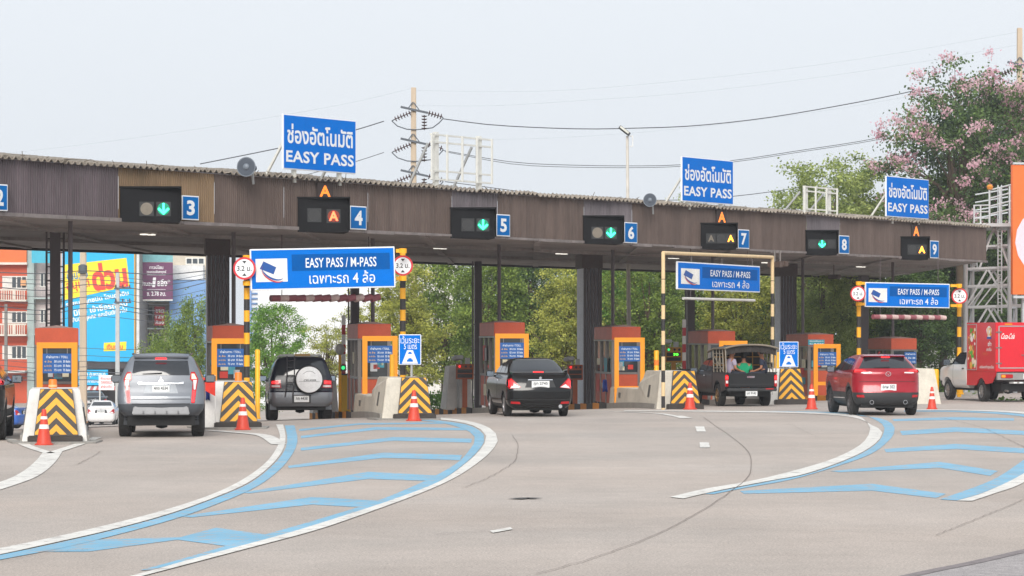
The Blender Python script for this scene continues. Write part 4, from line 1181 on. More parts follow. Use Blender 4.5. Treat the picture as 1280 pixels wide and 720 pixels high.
# right gantry (lane nine)
gantry_pole(1073.5, 353, 101.8, 1, (0.36, 0.34), [POLB, POLY], 'black and yellow banded pole behind the red car, round sign on it')
gantry_pole(1199, 355, 105.0, 1, (0.36, 0.34), [POLB, POLY], 'black and yellow banded pole between plain barrier and red truck')
arms(1188, 357, 382, 1199, 104.0, 'yellow arms holding the right gantry sign to its right pole')
arms(1081, 354, 380, 1073.5, 101.4, 'yellow arms holding the right gantry sign to its left pole')
pass_sign('gantry_sign', 'smaller blue gantry sign above the red car with white logo panel', P(1081.5, 352.5, 101.4), P(1187, 354.8, 103.2), 0, 0.83)
round_sign(1072.5, 367, 9.6, 101.0, 'round height limit sign left of the right gantry sign')
round_sign(1199.5, 370, 10, 104.2, 'round height limit sign right of the right gantry sign')
delineator(1200, 441, 475, 8, 104.0, 'thick yellow post at the foot of the rightmost gantry pole', YPL)
# hanging height bars
def bar_hang(x0, x1, y, rpx, z0, z1, label, cols, seg, dy=0.0):
    pl, pr = P(x0, y, z0), P(x1, y + dy, z1)
    t = thing('height_bar', label, 'height bar', pl, math.atan2(pr.y - pl.y, pr.x - pl.x), 'hanging height bars')
    L = (pr - pl).length; b = MB()
    for k in range(seg):
        b.cm = k % len(cols); b.bar((L*k/seg, 0, 0), (L*(k+1)/seg - 0.001, 0, (pr.z - pl.z)*1.0*(k+1)/seg), rpx/F*z0, 12)
    b.v = [(x, yy, zz_) for x, yy, zz_ in b.v]
    b.build('bar', cols, t, smooth=40)
    for f in (0.1, 0.9): MB().bar((L*f, 0, 0), (L*f, 0, ZB - pl.z - 0.05), 0.012, 6).build('hanging_rod', FLUTE, t)
MAR = mat('faded_maroon', (150, 84, 92), 0.6, var=0.15, scale=5); PNK = mat('faded_white_band', (206, 178, 172), 0.6, var=0.2, scale=6)
bar_hang(338.5, 474, 373, 4.3, 86, 88, 'faded maroon and white height bar hanging over the spare-wheel car', [MAR, PNK, MAR], 13, -2.0)
bar_hang(854, 943, 373, 1.8, 99, 103, 'thin white height bar hanging below the portal sign', [RW_W], 1, 2.5)
bar_hang(1091, 1181.5, 396, 3.0, 108, 110, 'faded maroon height bar hanging above the red car', [MAR, PNK], 12, 1.5)
# cameras under the canopy
def soffit_camera(px, py, z, label):
    t = thing('ceiling_camera', label, 'camera', P(px, py, z), R(20), 'cameras under the canopy')
    MB().box((0, 0, 0), (0.22, 0.5, 0.18), rz=0.5).build('body', mat('camera_brown', (86, 70, 62), 0.6), t, bevel=0.02)
    MB().bar((0, 0.05, 0.09), (0, 0.05, ZB - t.location.z - 0.05), 0.03, 8).build('stem', GRF, t)
soffit_camera(969, 331, 101, 'left brown camera of the pair under the canopy, right of the portal')
soffit_camera(976, 330, 101.5, 'right brown camera of the pair under the canopy, right of the portal')
soffit_camera(1043, 346, 122, 'dark camera on the rear beam, right of the rightmost fluted column')
# ------------------------------------------------------------------ vehicles
def pchip(xs, ys, x):
    n = len(xs)
    h = [xs[i+1]-xs[i] for i in range(n-1)]; d = [(ys[i+1]-ys[i])/h[i] for i in range(n-1)]
    m = [d[0]] + [0]*(n-2) + [d[-1]]
    for i in range(1, n-1):
        if d[i-1]*d[i] > 0:
            w1, w2 = 2*h[i]+h[i-1], h[i]+2*h[i-1]; m[i] = (w1+w2)/(w1/d[i-1]+w2/d[i])
    x = min(max(x, xs[0]), xs[-1]); i = 0
    while i < n-2 and x > xs[i+1]: i += 1
    t = (x-xs[i])/h[i]
    return ys[i]*(2*t**3-3*t*t+1) + h[i]*m[i]*(t**3-2*t*t+t) + ys[i+1]*(-2*t**3+3*t*t) + h[i]*m[i+1]*(t**3-t*t)

class Shell:
    """car body as a stack of rounded outlines: (z, half width, rear y, front y, rear radius, front radius, rear bow)"""
    def __init__(s, rings, arches=(), M=56):
        s.r = rings; s.z = [r[0] for r in rings]; s.arches = arches; s.M = M
    def par(s, z):
        return [pchip(s.z, [r[k] for r in s.r], z) for k in range(1, 7)]
    def ring(s, z):
        hw, yr, yf, rr, rf, bow = s.par(z)
        rr = min(rr, hw*0.9); rf = min(rf, hw*0.9); out = []
        xe = hw - rr; ye = yr + bow*(xe/hw)**2
        for i in range(9): x = xe*i/8; out.append((x, yr + bow*(x/hw)**2, 0))
        for i in range(1, 8): a = math.pi/2*i/8; out.append((xe + rr*math.sin(a), ye + rr - rr*math.cos(a), 1))
        y0, y1 = ye + rr, yf - rf
        for i in range(s.M+1): out.append((hw, y0 + (y1-y0)*i/s.M, 2))
        for i in range(1, 8): a = math.pi/2*i/8; out.append((hw - rf + rf*math.cos(a), y1 + rf*math.sin(a)*0.9, 3))
        for i in range(0, 7): x = (hw-rf)*(1 - i/6); out.append((x, yf - rf*0.1 + 0.05*(1-(x/hw)**2), 4))
        full = out + [(-x, y, k) for x, y, k in out[-2:0:-1]]
        v = []
        for x, y, k in full:
            zz_ = z
            if k == 2:
                for yw, zw, Ra in s.arches:
                    if abs(y-yw) < Ra: zz_ = max(zz_, zw + math.sqrt(Ra*Ra-(y-yw)**2))
            v.append((x, y, zz_))
        return v
    def body(s, parent, mats, cls, names=None):
        lv = []
        for i in range(len(s.z)-1):
            k = max(1, int((s.z[i+1]-s.z[i])/0.055 + 0.5)); lv += [s.z[i] + (s.z[i+1]-s.z[i])*j/k for j in range(k)]
        lv.append(s.z[-1])
        G = [s.ring(z) for z in lv]; N = len(G[0])
        groups = {}
        for l in range(len(lv)-1):
            for j in range(N):
                q = (G[l][j], G[l][(j+1) % N], G[l+1][(j+1) % N], G[l+1][j])
                c = [sum(p[k] for p in q)/4 for k in range(3)]
                nz = (lv[l] + lv[l+1]) / 2
                groups.setdefault(cls(c[0], c[1], c[2], nz), []).append(((l, j), (l, (j+1) % N), (l+1, (j+1) % N), (l+1, j)))
        res = None
        for key, fs in groups.items():
            b = MB(); ix = {}
            def vi(lj):
                if lj not in ix: ix[lj] = len(b.v); b.v.append(G[lj[0]][lj[1]])
                return ix[lj]
            for q in fs:
                b.f.append(tuple(vi(p) for p in q)); b.m.append(0)
            if key == 'body':
                top = len(lv)-1; b.f.append(tuple(vi((top, j)) for j in range(N))); b.m.append(0)
            o = b.build(key, mats[key], parent)
            bm = bmesh.new(); bm.from_mesh(o.data); bmesh.ops.remove_doubles(bm, verts=bm.verts, dist=0.0008)
            bmesh.ops.dissolve_degenerate(bm, dist=0.0005, edges=bm.edges); bm.to_mesh(o.data); bm.free()
            o.data.polygons.foreach_set('use_smooth', [True]*len(o.data.polygons)); o.data.set_sharp_from_angle(angle=R(38))
            if key == 'body': res = o
        return res
    def ysurf(s, x, z):
        hw, yr, yf, rr, rf, bow = s.par(z); x = min(abs(x), hw); rr = min(rr, hw*0.9)
        if x <= hw-rr: return yr + bow*(x/hw)**2
        d = x-(hw-rr); return yr + bow*((hw-rr)/hw)**2 + rr - math.sqrt(max(0, rr*rr-d*d))
    def rear(s, name, poly, m, parent, off=0.006, step=0.05):
        b = MB(); x = min(p[0] for p in poly); x1 = max(p[0] for p in poly)
        while x < x1 - 1e-6:
            q = clip_poly(poly, 1, 0, min(x+step, x1))
            if len(q) > 2: q = clip_poly(q, -1, 0, -x)
            z = min((p[1] for p in q), default=0); z1 = max((p[1] for p in q), default=0)
            while len(q) > 2 and z < z1 - 1e-6:
                w = clip_poly(q, 0, 1, min(z+0.07, z1))
                if len(w) > 2: w = clip_poly(w, 0, -1, -z)
                if len(w) > 2: b.add([(a, s.ysurf(a, c) - off, c) for a, c in w], [tuple(range(len(w)))])
                z += 0.07
            x += step
        return s._fin(b, name, m, parent)
    def side(s, name, poly, m, parent, sx, off=0.006, step=0.07):
        """poly in (y, z)"""
        b = MB(); z = min(p[1] for p in poly); z1 = max(p[1] for p in poly)
        while z < z1 - 1e-6:
            q = clip_poly(poly, 0, 1, min(z+step, z1))
            if len(q) > 2: q = clip_poly(q, 0, -1, -z)
            if len(q) > 2: b.add([(sx*(s.par(c)[0] + off), a, c) for a, c in q], [tuple(range(len(q)))])
            z += step
        return s._fin(b, name, m, parent)
    def _fin(s, b, name, m, parent):
        o = b.build(name, m, parent)
        bm = bmesh.new(); bm.from_mesh(o.data); bmesh.ops.remove_doubles(bm, verts=bm.verts, dist=0.002); bmesh.ops.recalc_face_normals(bm, faces=bm.faces); bm.to_mesh(o.data); bm.free()
        o.data.polygons.foreach_set('use_smooth', [True]*len(o.data.polygons)); o.data.set_sharp_from_angle(angle=R(40))
        return o

TYRE = mat('tyre_rubber', (44, 43, 43), 0.85, var=0.1); RIM = mat('alloy_rim', (178, 178, 180), 0.3, metal=0.8); RIMG = mat('bronze_rim', (140, 112, 72), 0.35, metal=0.7); RIMD = mat('dark_rim', (92, 92, 96), 0.35, metal=0.7)
GLASS = mat('tinted_glass', (34, 38, 44), 0.06, var=0.05, spec=0.8); UND = mat('underbody', (26, 26, 27), 0.8); PLAS = mat('black_plastic', (44, 45, 47), 0.6, var=0.05)
CHR = mat('chrome', (225, 228, 232), 0.12, metal=1.0, var=0.02); PLT = mat('plate_white', (224, 226, 226), 0.4); PLX = mat('plate_ink', (50, 52, 58), 0.5)
TLR = mat('tail_light_red', (176, 14, 22), 0.12, var=0.06, scale=8, spec=0.7); TLW = mat('tail_light_clear', (226, 214, 214), 0.12, spec=0.7); TLON = glow('brake_light_lit', (255, 40, 44), 1.6); TLON2 = glow('brake_light_core', (255, 150, 130), 2.0); TLO = mat('indicator_amber', (240, 150, 30), 0.2)
def paint(name, rgb, metal=0.0, rough=0.28, coat=0.8, var=0.03): return mat(name, rgb, rough, metal=metal, var=var, scale=2, fine=0.02, coat=coat)

def wheel(parent, x, y, r, w, rim, spokes=5):
    sx = 1 if x > 0 else -1
    b = MB(); h = w/2
    b.lathe([(r*0.62, -h*0.9), (r*0.80, -h), (r*0.95, -h*0.92), (r, -h*0.7), (r, h*0.7), (r*0.95, h*0.92), (r*0.80, h), (r*0.62, h*0.9)], 36, 'x', (x, y, r), closed=True)
    for k in range(30):                                        # tread blocks
        a = 2*math.pi*k/30
        for dx in (-h*0.36, h*0.36): b.box((x + dx, y + (r+0.002)*math.sin(a), r + (r+0.002)*math.cos(a)), (h*0.56, r*0.15, 0.010), rx=-a)
    t = b.build('wheel', TYRE, parent, smooth=35)
    b = MB(); b.lathe([(r*0.645, h*0.55*sx), (r*0.645, h*0.86*sx), (r*0.58, h*0.88*sx), (r*0.56, h*0.5*sx)], 36, 'x', (x, y, r), closed=True)
    for k in range(spokes):
        a = 2*math.pi*k/spokes
        b.box((x + sx*h*0.72, y + r*0.33*math.sin(a), r + r*0.33*math.cos(a)), (h*0.22, r*0.13, r*0.55), rx=-a)
    b.lathe([(r*0.14, h*0.5*sx), (r*0.14, h*0.84*sx)], 18, 'x', (x, y, r))
    b.build('rim', rim, t, smooth=35)
    b = MB(); b.lathe([(r*0.63, h*0.42*sx), (r*0.63, h*0.46*sx)], 28, 'x', (x, y, r)); b.build('brake_disc', mat('brake_dark', (52, 50, 50), 0.7), t)  # dark disc filling the rim behind the spokes

def plate(parent, x, y, z, w, h, s1):
    o = MB().box((x, y - 0.008, z), (w, 0.012, h)).build('number_plate', PLT, parent)
    b = MB(); b.text(s1, (x, z + h*0.08), w*0.8, h*0.5, y - 0.017, bold=0.015); b.build('plate_lettering', PLX, o)
def mirrors(parent, hw, y, z, m, big=1.0):
    for sx in (-1, 1):
        b = MB(); b.box((sx*(hw + 0.13*big), y, z + 0.02), (0.22*big, 0.13, 0.17*big)); o = b.build('wing_mirror', m, parent, bevel=0.035, smooth=50)
        MB().box((sx*(hw + 0.13*big), y - 0.068, z + 0.02), (0.18*big, 0.006, 0.13*big)).build('mirror_glass', mat('mirror_glass', (150, 160, 170), 0.05, metal=0.9), o)
        MB().beam((sx*(hw - 0.03), y + 0.02, z - 0.05), (sx*(hw + 0.06), y, z - 0.03), 0.05).build('mirror_arm', PLAS, o)
def underbody(parent, hw, y0, y1, z0, z1):
    b = MB(); b.box2(-hw, hw, y0, y1, z0, z1); b.build('underbody', UND, parent)
    b = MB(); b.bar((-hw*1.0, y0 + 0.85, z0 + 0.06), (hw*1.0, y0 + 0.85, z0 + 0.06), 0.06, 8); b.lathe([(0.12, -0.12), (0.15, 0), (0.12, 0.12)], 12, 'x', (0, y0 + 0.85, z0 + 0.06)); b.build('rear_axle', UND, parent)
def pair(f):
    for sx in (-1, 1): f(sx)
def mir(poly, sx): return [(x*sx, z) for x, z in poly]

def place(px, z, rz, name, label, cat, group=None, scale=1.0):
    g = on_ground(px, z)
    t = thing(name, label, cat, g, rz, group); t.scale = (scale,)*3
    # sit on the slope
    w = Vector((-math.sin(rz), math.cos(rz), 0)); a = g + w*3.5
    t.rotation_euler = (math.atan2(gz(a.x, a.y) - g.z, 3.5), 0, rz)
    return t

# ---- silver tall car
def silver_car():
    t = place(201, 63.2, R(5.5), 'estate_car', 'silver tall off-road car with vertical red tail lights passing the leftmost booth', 'car')
    S = paint('silver_paint', (112, 117, 125), metal=0.15, rough=0.34, coat=0.25); SD = paint('grey_bumper', (70, 74, 80), rough=0.45, coat=0.1)
    sh = Shell([(0.46,.78,.10,4.66,.2,.3,.08), (0.56,.86,.02,4.74,.2,.35,.09), (0.70,.90,.0,4.78,.2,.4,.09), (0.84,.908,.04,4.78,.2,.4,.08), (0.98,.905,.10,4.75,.18,.4,.07), (1.06,.90,.115,4.6,.16,.4,.07),
                (1.12,.885,.125,4.3,.15,.4,.06), (1.17,.865,.135,3.55,.15,.3,.06), (1.32,.815,.17,3.25,.15,.3,.07), (1.50,.735,.25,2.9,.15,.3,.08), (1.63,.665,.34,2.62,.15,.3,.08), (1.69,.61,.40,2.46,.15,.3,.08),
                (1.735,.52,.50,2.3,.2,.3,.05), (1.752,.3,.8,1.9,.2,.2,.02), (1.756,.1,1.1,1.6,.08,.08,.0)], ((1.0, .38, .47), (3.8, .38, .47)))
    sh.body(t, {'body': S, 'bumper': SD}, lambda x, y, z, nz: 'bumper' if nz < 0.68 and (y < 0.62 or y > 4.2) else 'body')
    sh.rear('rear_window', [(-.60,1.30), (.60,1.30), (.555,1.60), (-.555,1.60)], GLASS, t, 0.006)
    pair(lambda sx: sh.side('side_window', [(0.75,1.22), (1.25,1.22), (1.3,1.56), (0.95,1.56)], GLASS, t, sx))
    pair(lambda sx: sh.side('side_window', [(1.33,1.22), (2.2,1.22), (2.15,1.58), (1.36,1.58)], GLASS, t, sx))
    pair(lambda sx: sh.side('side_window', [(2.28,1.22), (3.3,1.20), (2.75,1.56), (2.25,1.58)], GLASS, t, sx))
    def lamp(sx):
        o = sh.rear('tail_light', mir([(.62,1.37), (.70,1.37), (.775,1.22), (.735,1.0), (.70,.72), (.63,.72), (.645,1.0), (.66,1.16), (.60,1.22)], sx), TLR, t, 0.014)
        sh.rear('lit_segment', mir([(.635,1.33), (.69,1.33), (.745,1.22), (.635,1.22)], sx), TLON2, o, 0.018)
        sh.rear('clear_segment', mir([(.668,1.20), (.745,1.20), (.715,1.0), (.68,1.0)], sx), TLW, o, 0.018)
        sh.rear('red_segment', mir([(.655,.98), (.715,.98), (.69,.74), (.64,.74)], sx), TLON, o, 0.018)
    pair(lamp)
    sh.rear('chrome_bar', [(-.47,1.115), (.47,1.115), (.47,1.165), (.36,1.145), (-.36,1.145), (-.47,1.165)], CHR, t, 0.03)
    sh.rear('plate_recess', [(-.36,.92), (.36,.92), (.30,1.11), (-.30,1.11)], mat('recess_silver', (142, 147, 153), 0.4, metal=0.2), t, 0.006)
    plate(t, 0.0, sh.ysurf(0, 1.02) - 0.012, 1.02, .36, .13, '4กข 4534')
    for a in range(3):                                                 # three-diamond emblem
        an = R(90 + 120*a); c = (0.028*math.cos(an), 1.205 + 0.028*math.sin(an)); d = (math.cos(an)*0.028, math.sin(an)*0.028); n = (-math.sin(an)*0.015, math.cos(an)*0.015)
        sh.rear('emblem', [(c[0]-d[0], c[1]-d[1]), (c[0]+n[0], c[1]+n[1]), (c[0]+d[0], c[1]+d[1]), (c[0]-n[0], c[1]-n[1])], CHR, t, 0.016)
    sh.rear('tailgate_seam', [(-.60,.70), (.60,.70), (.60,.712), (-.60,.712)], UND, t, 0.008)
    sh.rear('bumper_shelf', [(-.62,.815), (.62,.815), (.60,.86), (-.60,.86)], paint('silver_light', (140, 145, 152), metal=0.2), t, 0.03)
    b = MB(); b.add([(-.60,.0,.48), (.60,.0,.48), (.56,.05,.655), (-.56,.05,.655), (-.60,.2,.48), (.60,.2,.48), (.56,.2,.655), (-.56,.2,.655)], [(0,1,2,3), (4,7,6,5), (0,3,7,4), (1,5,6,2), (3,2,6,7), (0,4,5,1)])
    b.v = [(x, y - 0.035, z) for x, y, z in b.v]; b.build('skid_plate', mat('skid_silver', (128, 129, 132), 0.45, metal=0.1), t, bevel=0.02)
    for x in (-.36,-.12,.12,.36): MB().box((x, -0.04, .535), (.03, .04, .07)).build('skid_rib', mat('skid_silver', (176, 176, 178), 0.35), t, bevel=0.01)
    b = MB(); b.add([(-.56,.24,1.665), (.56,.24,1.665), (.58,.62,1.715), (-.58,.62,1.715), (-.56,.25,1.63), (.56,.25,1.63), (.6,.6,1.66), (-.6,.6,1.66)], [(0,1,2,3), (4,7,6,5), (0,4,5,1), (1,5,6,2), (2,6,7,3), (3,7,4,0)])
    b.v = [(x, y - 0.04 + 0.12*(x/.56)**2, z + 0.03) for x, y, z in b.v]; b.build('spoiler', S, t, bevel=0.012)
    MB().box((0, .225, 1.645), (.24, .03, .03)).build('brake_light', TLON, t, bevel=0.006)
    sh.rear('wiper', [(-.38,1.325), (.02,1.335), (.02,1.355), (-.38,1.335)], UND, t, 0.03)
    pair(lambda sx: MB().beam((sx*.60, .8, 1.735), (sx*.62, 2.5, 1.735), 0.035).build('roof_rail', SD, t))
    mirrors(t, .88, 3.05, 1.17, PLAS, 1.05)
    underbody(t, .70, .2, 4.4, .25, .62)
    pair(lambda sx: MB().box((sx*.64, .62, .40), (.30, .02, .30)).build('mud_flap', SD, t, bevel=0.02))
    for y in (1.0, 3.8):
        for sx in (-1, 1): wheel(t, sx*.76, y, .385, .27, RIM, 6)
    MB().bar((.42,.25,.36), (.42,.6,.38), .03, 10).build('exhaust', GRF, t)
silver_car()

# ---- dark blue car with a spare wheel on its back
def spare_car():
    t = place(377, 86.0, R(6.5), 'off_road_car', 'dark blue off-road car with white spare wheel cover on its back', 'car', None, 1.05)
    B = paint('dark_blue_paint', (9, 15, 36), rough=0.25, coat=0.0); SV = paint('silver_cladding', (120, 124, 130), metal=0.3, rough=0.35)
    sh = Shell([(0.36,.74,.10,4.1,.2,.3,.06), (0.44,.83,.02,4.18,.2,.35,.07), (0.58,.86,.0,4.2,.18,.4,.07), (0.74,.862,.01,4.2,.18,.4,.07), (0.78,.85,.06,4.18,.16,.4,.06), (0.95,.855,.08,4.1,.15,.4,.05), (1.08,.845,.10,3.8,.15,.4,.05),
                (1.13,.83,.11,3.0,.15,.3,.05), (1.30,.775,.15,2.75,.14,.3,.06), (1.50,.705,.22,2.45,.14,.3,.06), (1.63,.645,.28,2.25,.14,.3,.05), (1.69,.58,.36,2.1,.2,.3,.04), (1.715,.4,.6,1.8,.2,.2,.02), (1.72,.12,.9,1.5,.08,.08,0)],
               ((.85, .36, .44), (3.3, .36, .44)))
    sh.body(t, {'body': B, 'bumper': SV}, lambda x, y, z, nz: 'bumper' if nz < 0.76 else 'body')
    sh.rear('rear_window', [(-.68,1.20), (.68,1.20), (.56,1.62), (-.56,1.62)], GLASS, t, 0.006)
    pair(lambda sx: sh.side('side_window', [(0.45,1.15), (1.15,1.15), (1.15,1.56), (0.62,1.56)], GLASS, t, sx))
    pair(lambda sx: sh.side('side_window', [(1.22,1.15), (1.95,1.15), (1.92,1.58), (1.22,1.58)], GLASS, t, sx))
    pair(lambda sx: sh.side('side_window', [(2.02,1.15), (2.8,1.13), (2.35,1.54), (2.0,1.58)], GLASS, t, sx))
    def lamp(sx):
        o = sh.rear('tail_light', mir([(.54,.86), (.83,.86), (.82,1.06), (.56,1.08)], sx), TLR, t, 0.014)
        sh.rear('lit_segment', mir([(.62,.98), (.80,.98), (.79,1.04), (.62,1.05)], sx), TLON, o, 0.018)
        sh.rear('clear_segment', mir([(.58,.88), (.80,.88), (.80,.93), (.58,.93)], sx), TLW, o, 0.018)
    pair(lamp)
    MB().lathe([(.36,.02), (.385,-.04), (.385,-.16), (.36,-.2)], 36, 'y', (.20, .04, 1.08)).build('spare_wheel', TYRE, t, smooth=40)
    b = MB(); b.lathe([(.352,-.195), (.35,-.225), (.32,-.24), (.27,-.232), (.255,-.24), (.05,-.246)], 36, 'y', (.20, .04, 1.08)); o = b.build('spare_cover', mat('cover_white', (238, 240, 242), 0.4), t, smooth=50)
    b = MB(); b.text('CRUISER', (.22, 1.06), .34, .05, -.209, bold=.02, skew=0.25); b.box2(-.08, .48, -.207, -.2065, 1.022, 1.028); b.build('cover_lettering', PLX, o)
    b = MB()
    for i in range(15):
        a0, a1 = R(40 + 100*i/15), R(40 + 100*(i+1)/15)
        b.add([(.20 + r_*math.cos(a), -.206, 1.10 + r_*math.sin(a)) for a, r_ in ((a0,.2), (a1,.2), (a1,.212), (a0,.212))], [(0,1,2,3)])
    b.build('cover_arc', mat('cover_grey', (140, 142, 146), 0.5), o)
    b = MB()
    for x in (-.44,-.24): b.tube([(x, .0, .62), (x + .02, -.04, .80), (x + .03, -.02, 1.05), (x + .05, .05, 1.22), (x + .06, .18, 1.62), (x + .06, .3, 1.72)], .017, 6)
    for z, y, dx in ((.80,-.04,.02), (1.0,-.03,.03), (1.2,.04,.05), (1.42,.12,.055), (1.6,.18,.06)): b.bar((-.44 + dx, y, z), (-.24 + dx, y, z), .014, 6)
    b.build('ladder', RIMD, t, smooth=40)
    plate(t, .0, sh.ysurf(0, .56) - 0.012, .56, .40, .17, 'ภค 4438'); MB().box((0, sh.ysurf(0, .56) - .002, .56), (.5, .012, .22)).build('plate_surround', PLAS, t)
    b = MB()
    for sx in (-1, 1): b.beam((sx*.56, .5, 1.74), (sx*.56, 2.1, 1.74), .035)
    for y in (.55,1.0,1.5,2.05): b.beam((-.56, y, 1.76), (.56, y, 1.76), .03)
    b.build('roof_rack', mat('rack_grey', (150, 150, 150), 0.4, metal=0.4), t)
    MB().box((.05, .5, 1.755), (.42, .03, .06)).build('rack_badge', mat('badge_gold', (150, 116, 60), 0.5), t)
    mirrors(t, .83, 2.55, 1.13, B, 0.95)
    underbody(t, .66, .2, 3.9, .27, .55)
    for y in (.85, 3.3):
        for sx in (-1, 1): wheel(t, sx*.73, y, .36, .25, RIM, 5)
    pair(lambda sx: MB().box((sx*.70, .44, .40), (.28, .02, .26)).build('mud_flap', SV, t, bevel=0.03))
spare_car()

# ---- saloons: the black one in front, further ones in the street
def saloon(px, z, rz, label, colour, plate_s, lit=True, scale=1.0, detail=True):
    t = place(px, z, rz, 'saloon_car', label, 'car', None, scale)
    B = colour
    sh = Shell([(0.22,.70,.14,4.25,.2,.3,.10), (0.30,.80,.03,4.36,.22,.35,.12), (0.46,.84,.0,4.42,.22,.4,.13), (0.70,.847,.0,4.42,.22,.4,.13), (0.78,.846,.04,4.41,.22,.4,.12), (0.92,.838,.07,4.3,.22,.4,.11), (1.02,.815,.075,4.0,.22,.4,.11), (1.09,.785,.055,3.6,.22,.35,.12),
                (1.115,.762,.08,3.25,.22,.3,.12), (1.122,.745,.56,3.05,.2,.3,.16), (1.20,.715,.70,2.85,.2,.3,.16), (1.32,.655,.92,2.55,.2,.3,.16), (1.43,.58,1.14,2.28,.2,.3,.14), (1.475,.52,1.26,2.12,.2,.3,.12), (1.505,.40,1.45,1.95,.2,.2,.06), (1.515,.12,1.6,1.8,.06,.06,0)],
               ((.92, .30, .37), (3.52, .30, .37)))
    sh.body(t, {'body': B}, lambda x, y, z, nz: 'body')
    sh.rear('rear_window', [(-.66,1.14), (.66,1.14), (.525,1.425), (-.525,1.425)], GLASS, t, 0.008)
    pair(lambda sx: sh.side('side_window', [(1.35,1.13), (2.05,1.13), (2.03,1.40), (1.62,1.40)], GLASS, t, sx))
    pair(lambda sx: sh.side('side_window', [(2.12,1.13), (2.9,1.13), (2.4,1.38), (2.10,1.40)], GLASS, t, sx))
    def lamp(sx):
        o = sh.rear('tail_light', mir([(.50,.76), (.80,.72), (.845,.80), (.84,.96), (.74,1.0), (.66,.92)], sx), TLR, t, 0.014)
        sh.side('side_segment', [(.30,.80), (.46,.86), (.42,.95), (.28,.97)], TLR, o, sx, 0.008)
        sh.rear('clear_segment', mir([(.52,.765), (.78,.735), (.74,.80), (.66,.84)], sx), TLW, o, 0.018)
        if lit: sh.rear('lit_segment', mir([(.70,.80), (.80,.78), (.81,.92), (.75,.96), (.69,.90)], sx), TLON, o, 0.02)
    pair(lamp)
    if lit: MB().box((0, sh.ysurf(0, 1.1) + 0.36, 1.15), (.26, .05, .035)).build('brake_light', TLON, t)
    sh.rear('plate_recess', [(-.40,.76), (.40,.76), (.32,.96), (-.32,.96)], PLAS, t, 0.008)
    sh.rear('chrome_strip', [(-.32,.945), (.32,.945), (.32,.965), (-.32,.965)], CHR, t, 0.02)
    plate(t, .0, sh.ysurf(0, .84) - 0.014, .84, .46, .17, plate_s)
    b = MB(); b.lathe([(.035, -.01), (.035, .01)], 16, 'y', (0, sh.ysurf(0, 1.0) - .012, 1.0)); b.build('emblem', CHR, t)
    if detail:
        sh.rear('bumper_crease', [(-.8,.655), (.8,.655), (.8,.67), (-.8,.67)], UND, t, 0.006)
        sh.rear('bumper_crease', [(-.78,.43), (.78,.43), (.78,.455), (-.78,.455)], UND, t, 0.006)
        sh.rear('lower_grille', [(-.45,.26), (.45,.26), (.50,.35), (-.50,.35)], UND, t, 0.008)
        pair(lambda sx: sh.rear('reflector', mir([(.52,.33), (.76,.34), (.76,.40), (.54,.39)], sx), TLR, t, 0.012))
        b = MB(); b.lathe([(.05,.0), (.05,.2)], 14, 'y', (.52, .06, .27)); b.build('exhaust', CHR, t, smooth=40)
        b = MB(); b.add([(-.72,.03,1.12), (.72,.03,1.12), (.66,.16,1.14), (-.66,.16,1.14), (-.72,.05,1.09), (.72,.05,1.09), (.66,.2,1.10), (-.66,.2,1.10)], [(0,1,2,3), (4,7,6,5), (0,4,5,1), (1,5,6,2), (2,6,7,3), (3,7,4,0)])
        b.v = [(x, y + .1*(x/.72)**2, z) for x, y, z in b.v]; b.build('boot_spoiler', B, t, bevel=0.008)
        pair(lambda sx: sh.side('door_handle', [(1.75,.92), (1.95,.92), (1.95,.95), (1.75,.95)], CHR, t, sx, 0.02))
        pair(lambda sx: sh.side('door_seam', [(2.08,.35), (2.095,.35), (2.095,1.12), (2.08,1.12)], UND, t, sx, 0.004))
        pair(lambda sx: sh.side('sill', [(1.3,.23), (3.15,.23), (3.15,.31), (1.3,.31)], PLAS, t, sx, 0.012))
    mirrors(t, .80, 2.78, 1.07, B, 0.95)
    underbody(t, .66, .2, 4.1, .17, .45)
    for y in (.92, 3.52):
        for sx in (-1, 1): wheel(t, sx*.735, y, .305, .195, RIM, 7)
    return t
BLKP = paint('black_paint', (9, 9, 11), rough=0.12, coat=0.0)
saloon(676, 79.6, R(8.5), 'black saloon car with lit tail lights driving towards the booths in the middle', BLKP, 'ฎก 2745', scale=1.02)
saloon(731, 113, R(8.3), 'dark saloon ahead of the black one, mostly hidden behind the pale-sided column', paint('dark_grey_paint', (52, 54, 60)), '2กธ 118', detail=False)
saloon(126, 186, R(4), 'white saloon out in the street beyond the leftmost island', paint('white_paint', (226, 226, 226)), 'กท 5012', lit=False, detail=False)
saloon(119, 218, R(10), 'dark saloon further along the street beyond the white saloon', paint('slate_paint', (48, 54, 62)), 'ขค 81', lit=False, detail=False)
saloon(33, 166, R(74), 'bright blue car crossing in the street left of the leftmost barrier', paint('bright_blue_paint', (36, 92, 176)), 'กต 77', lit=False, detail=False, scale=1.02)

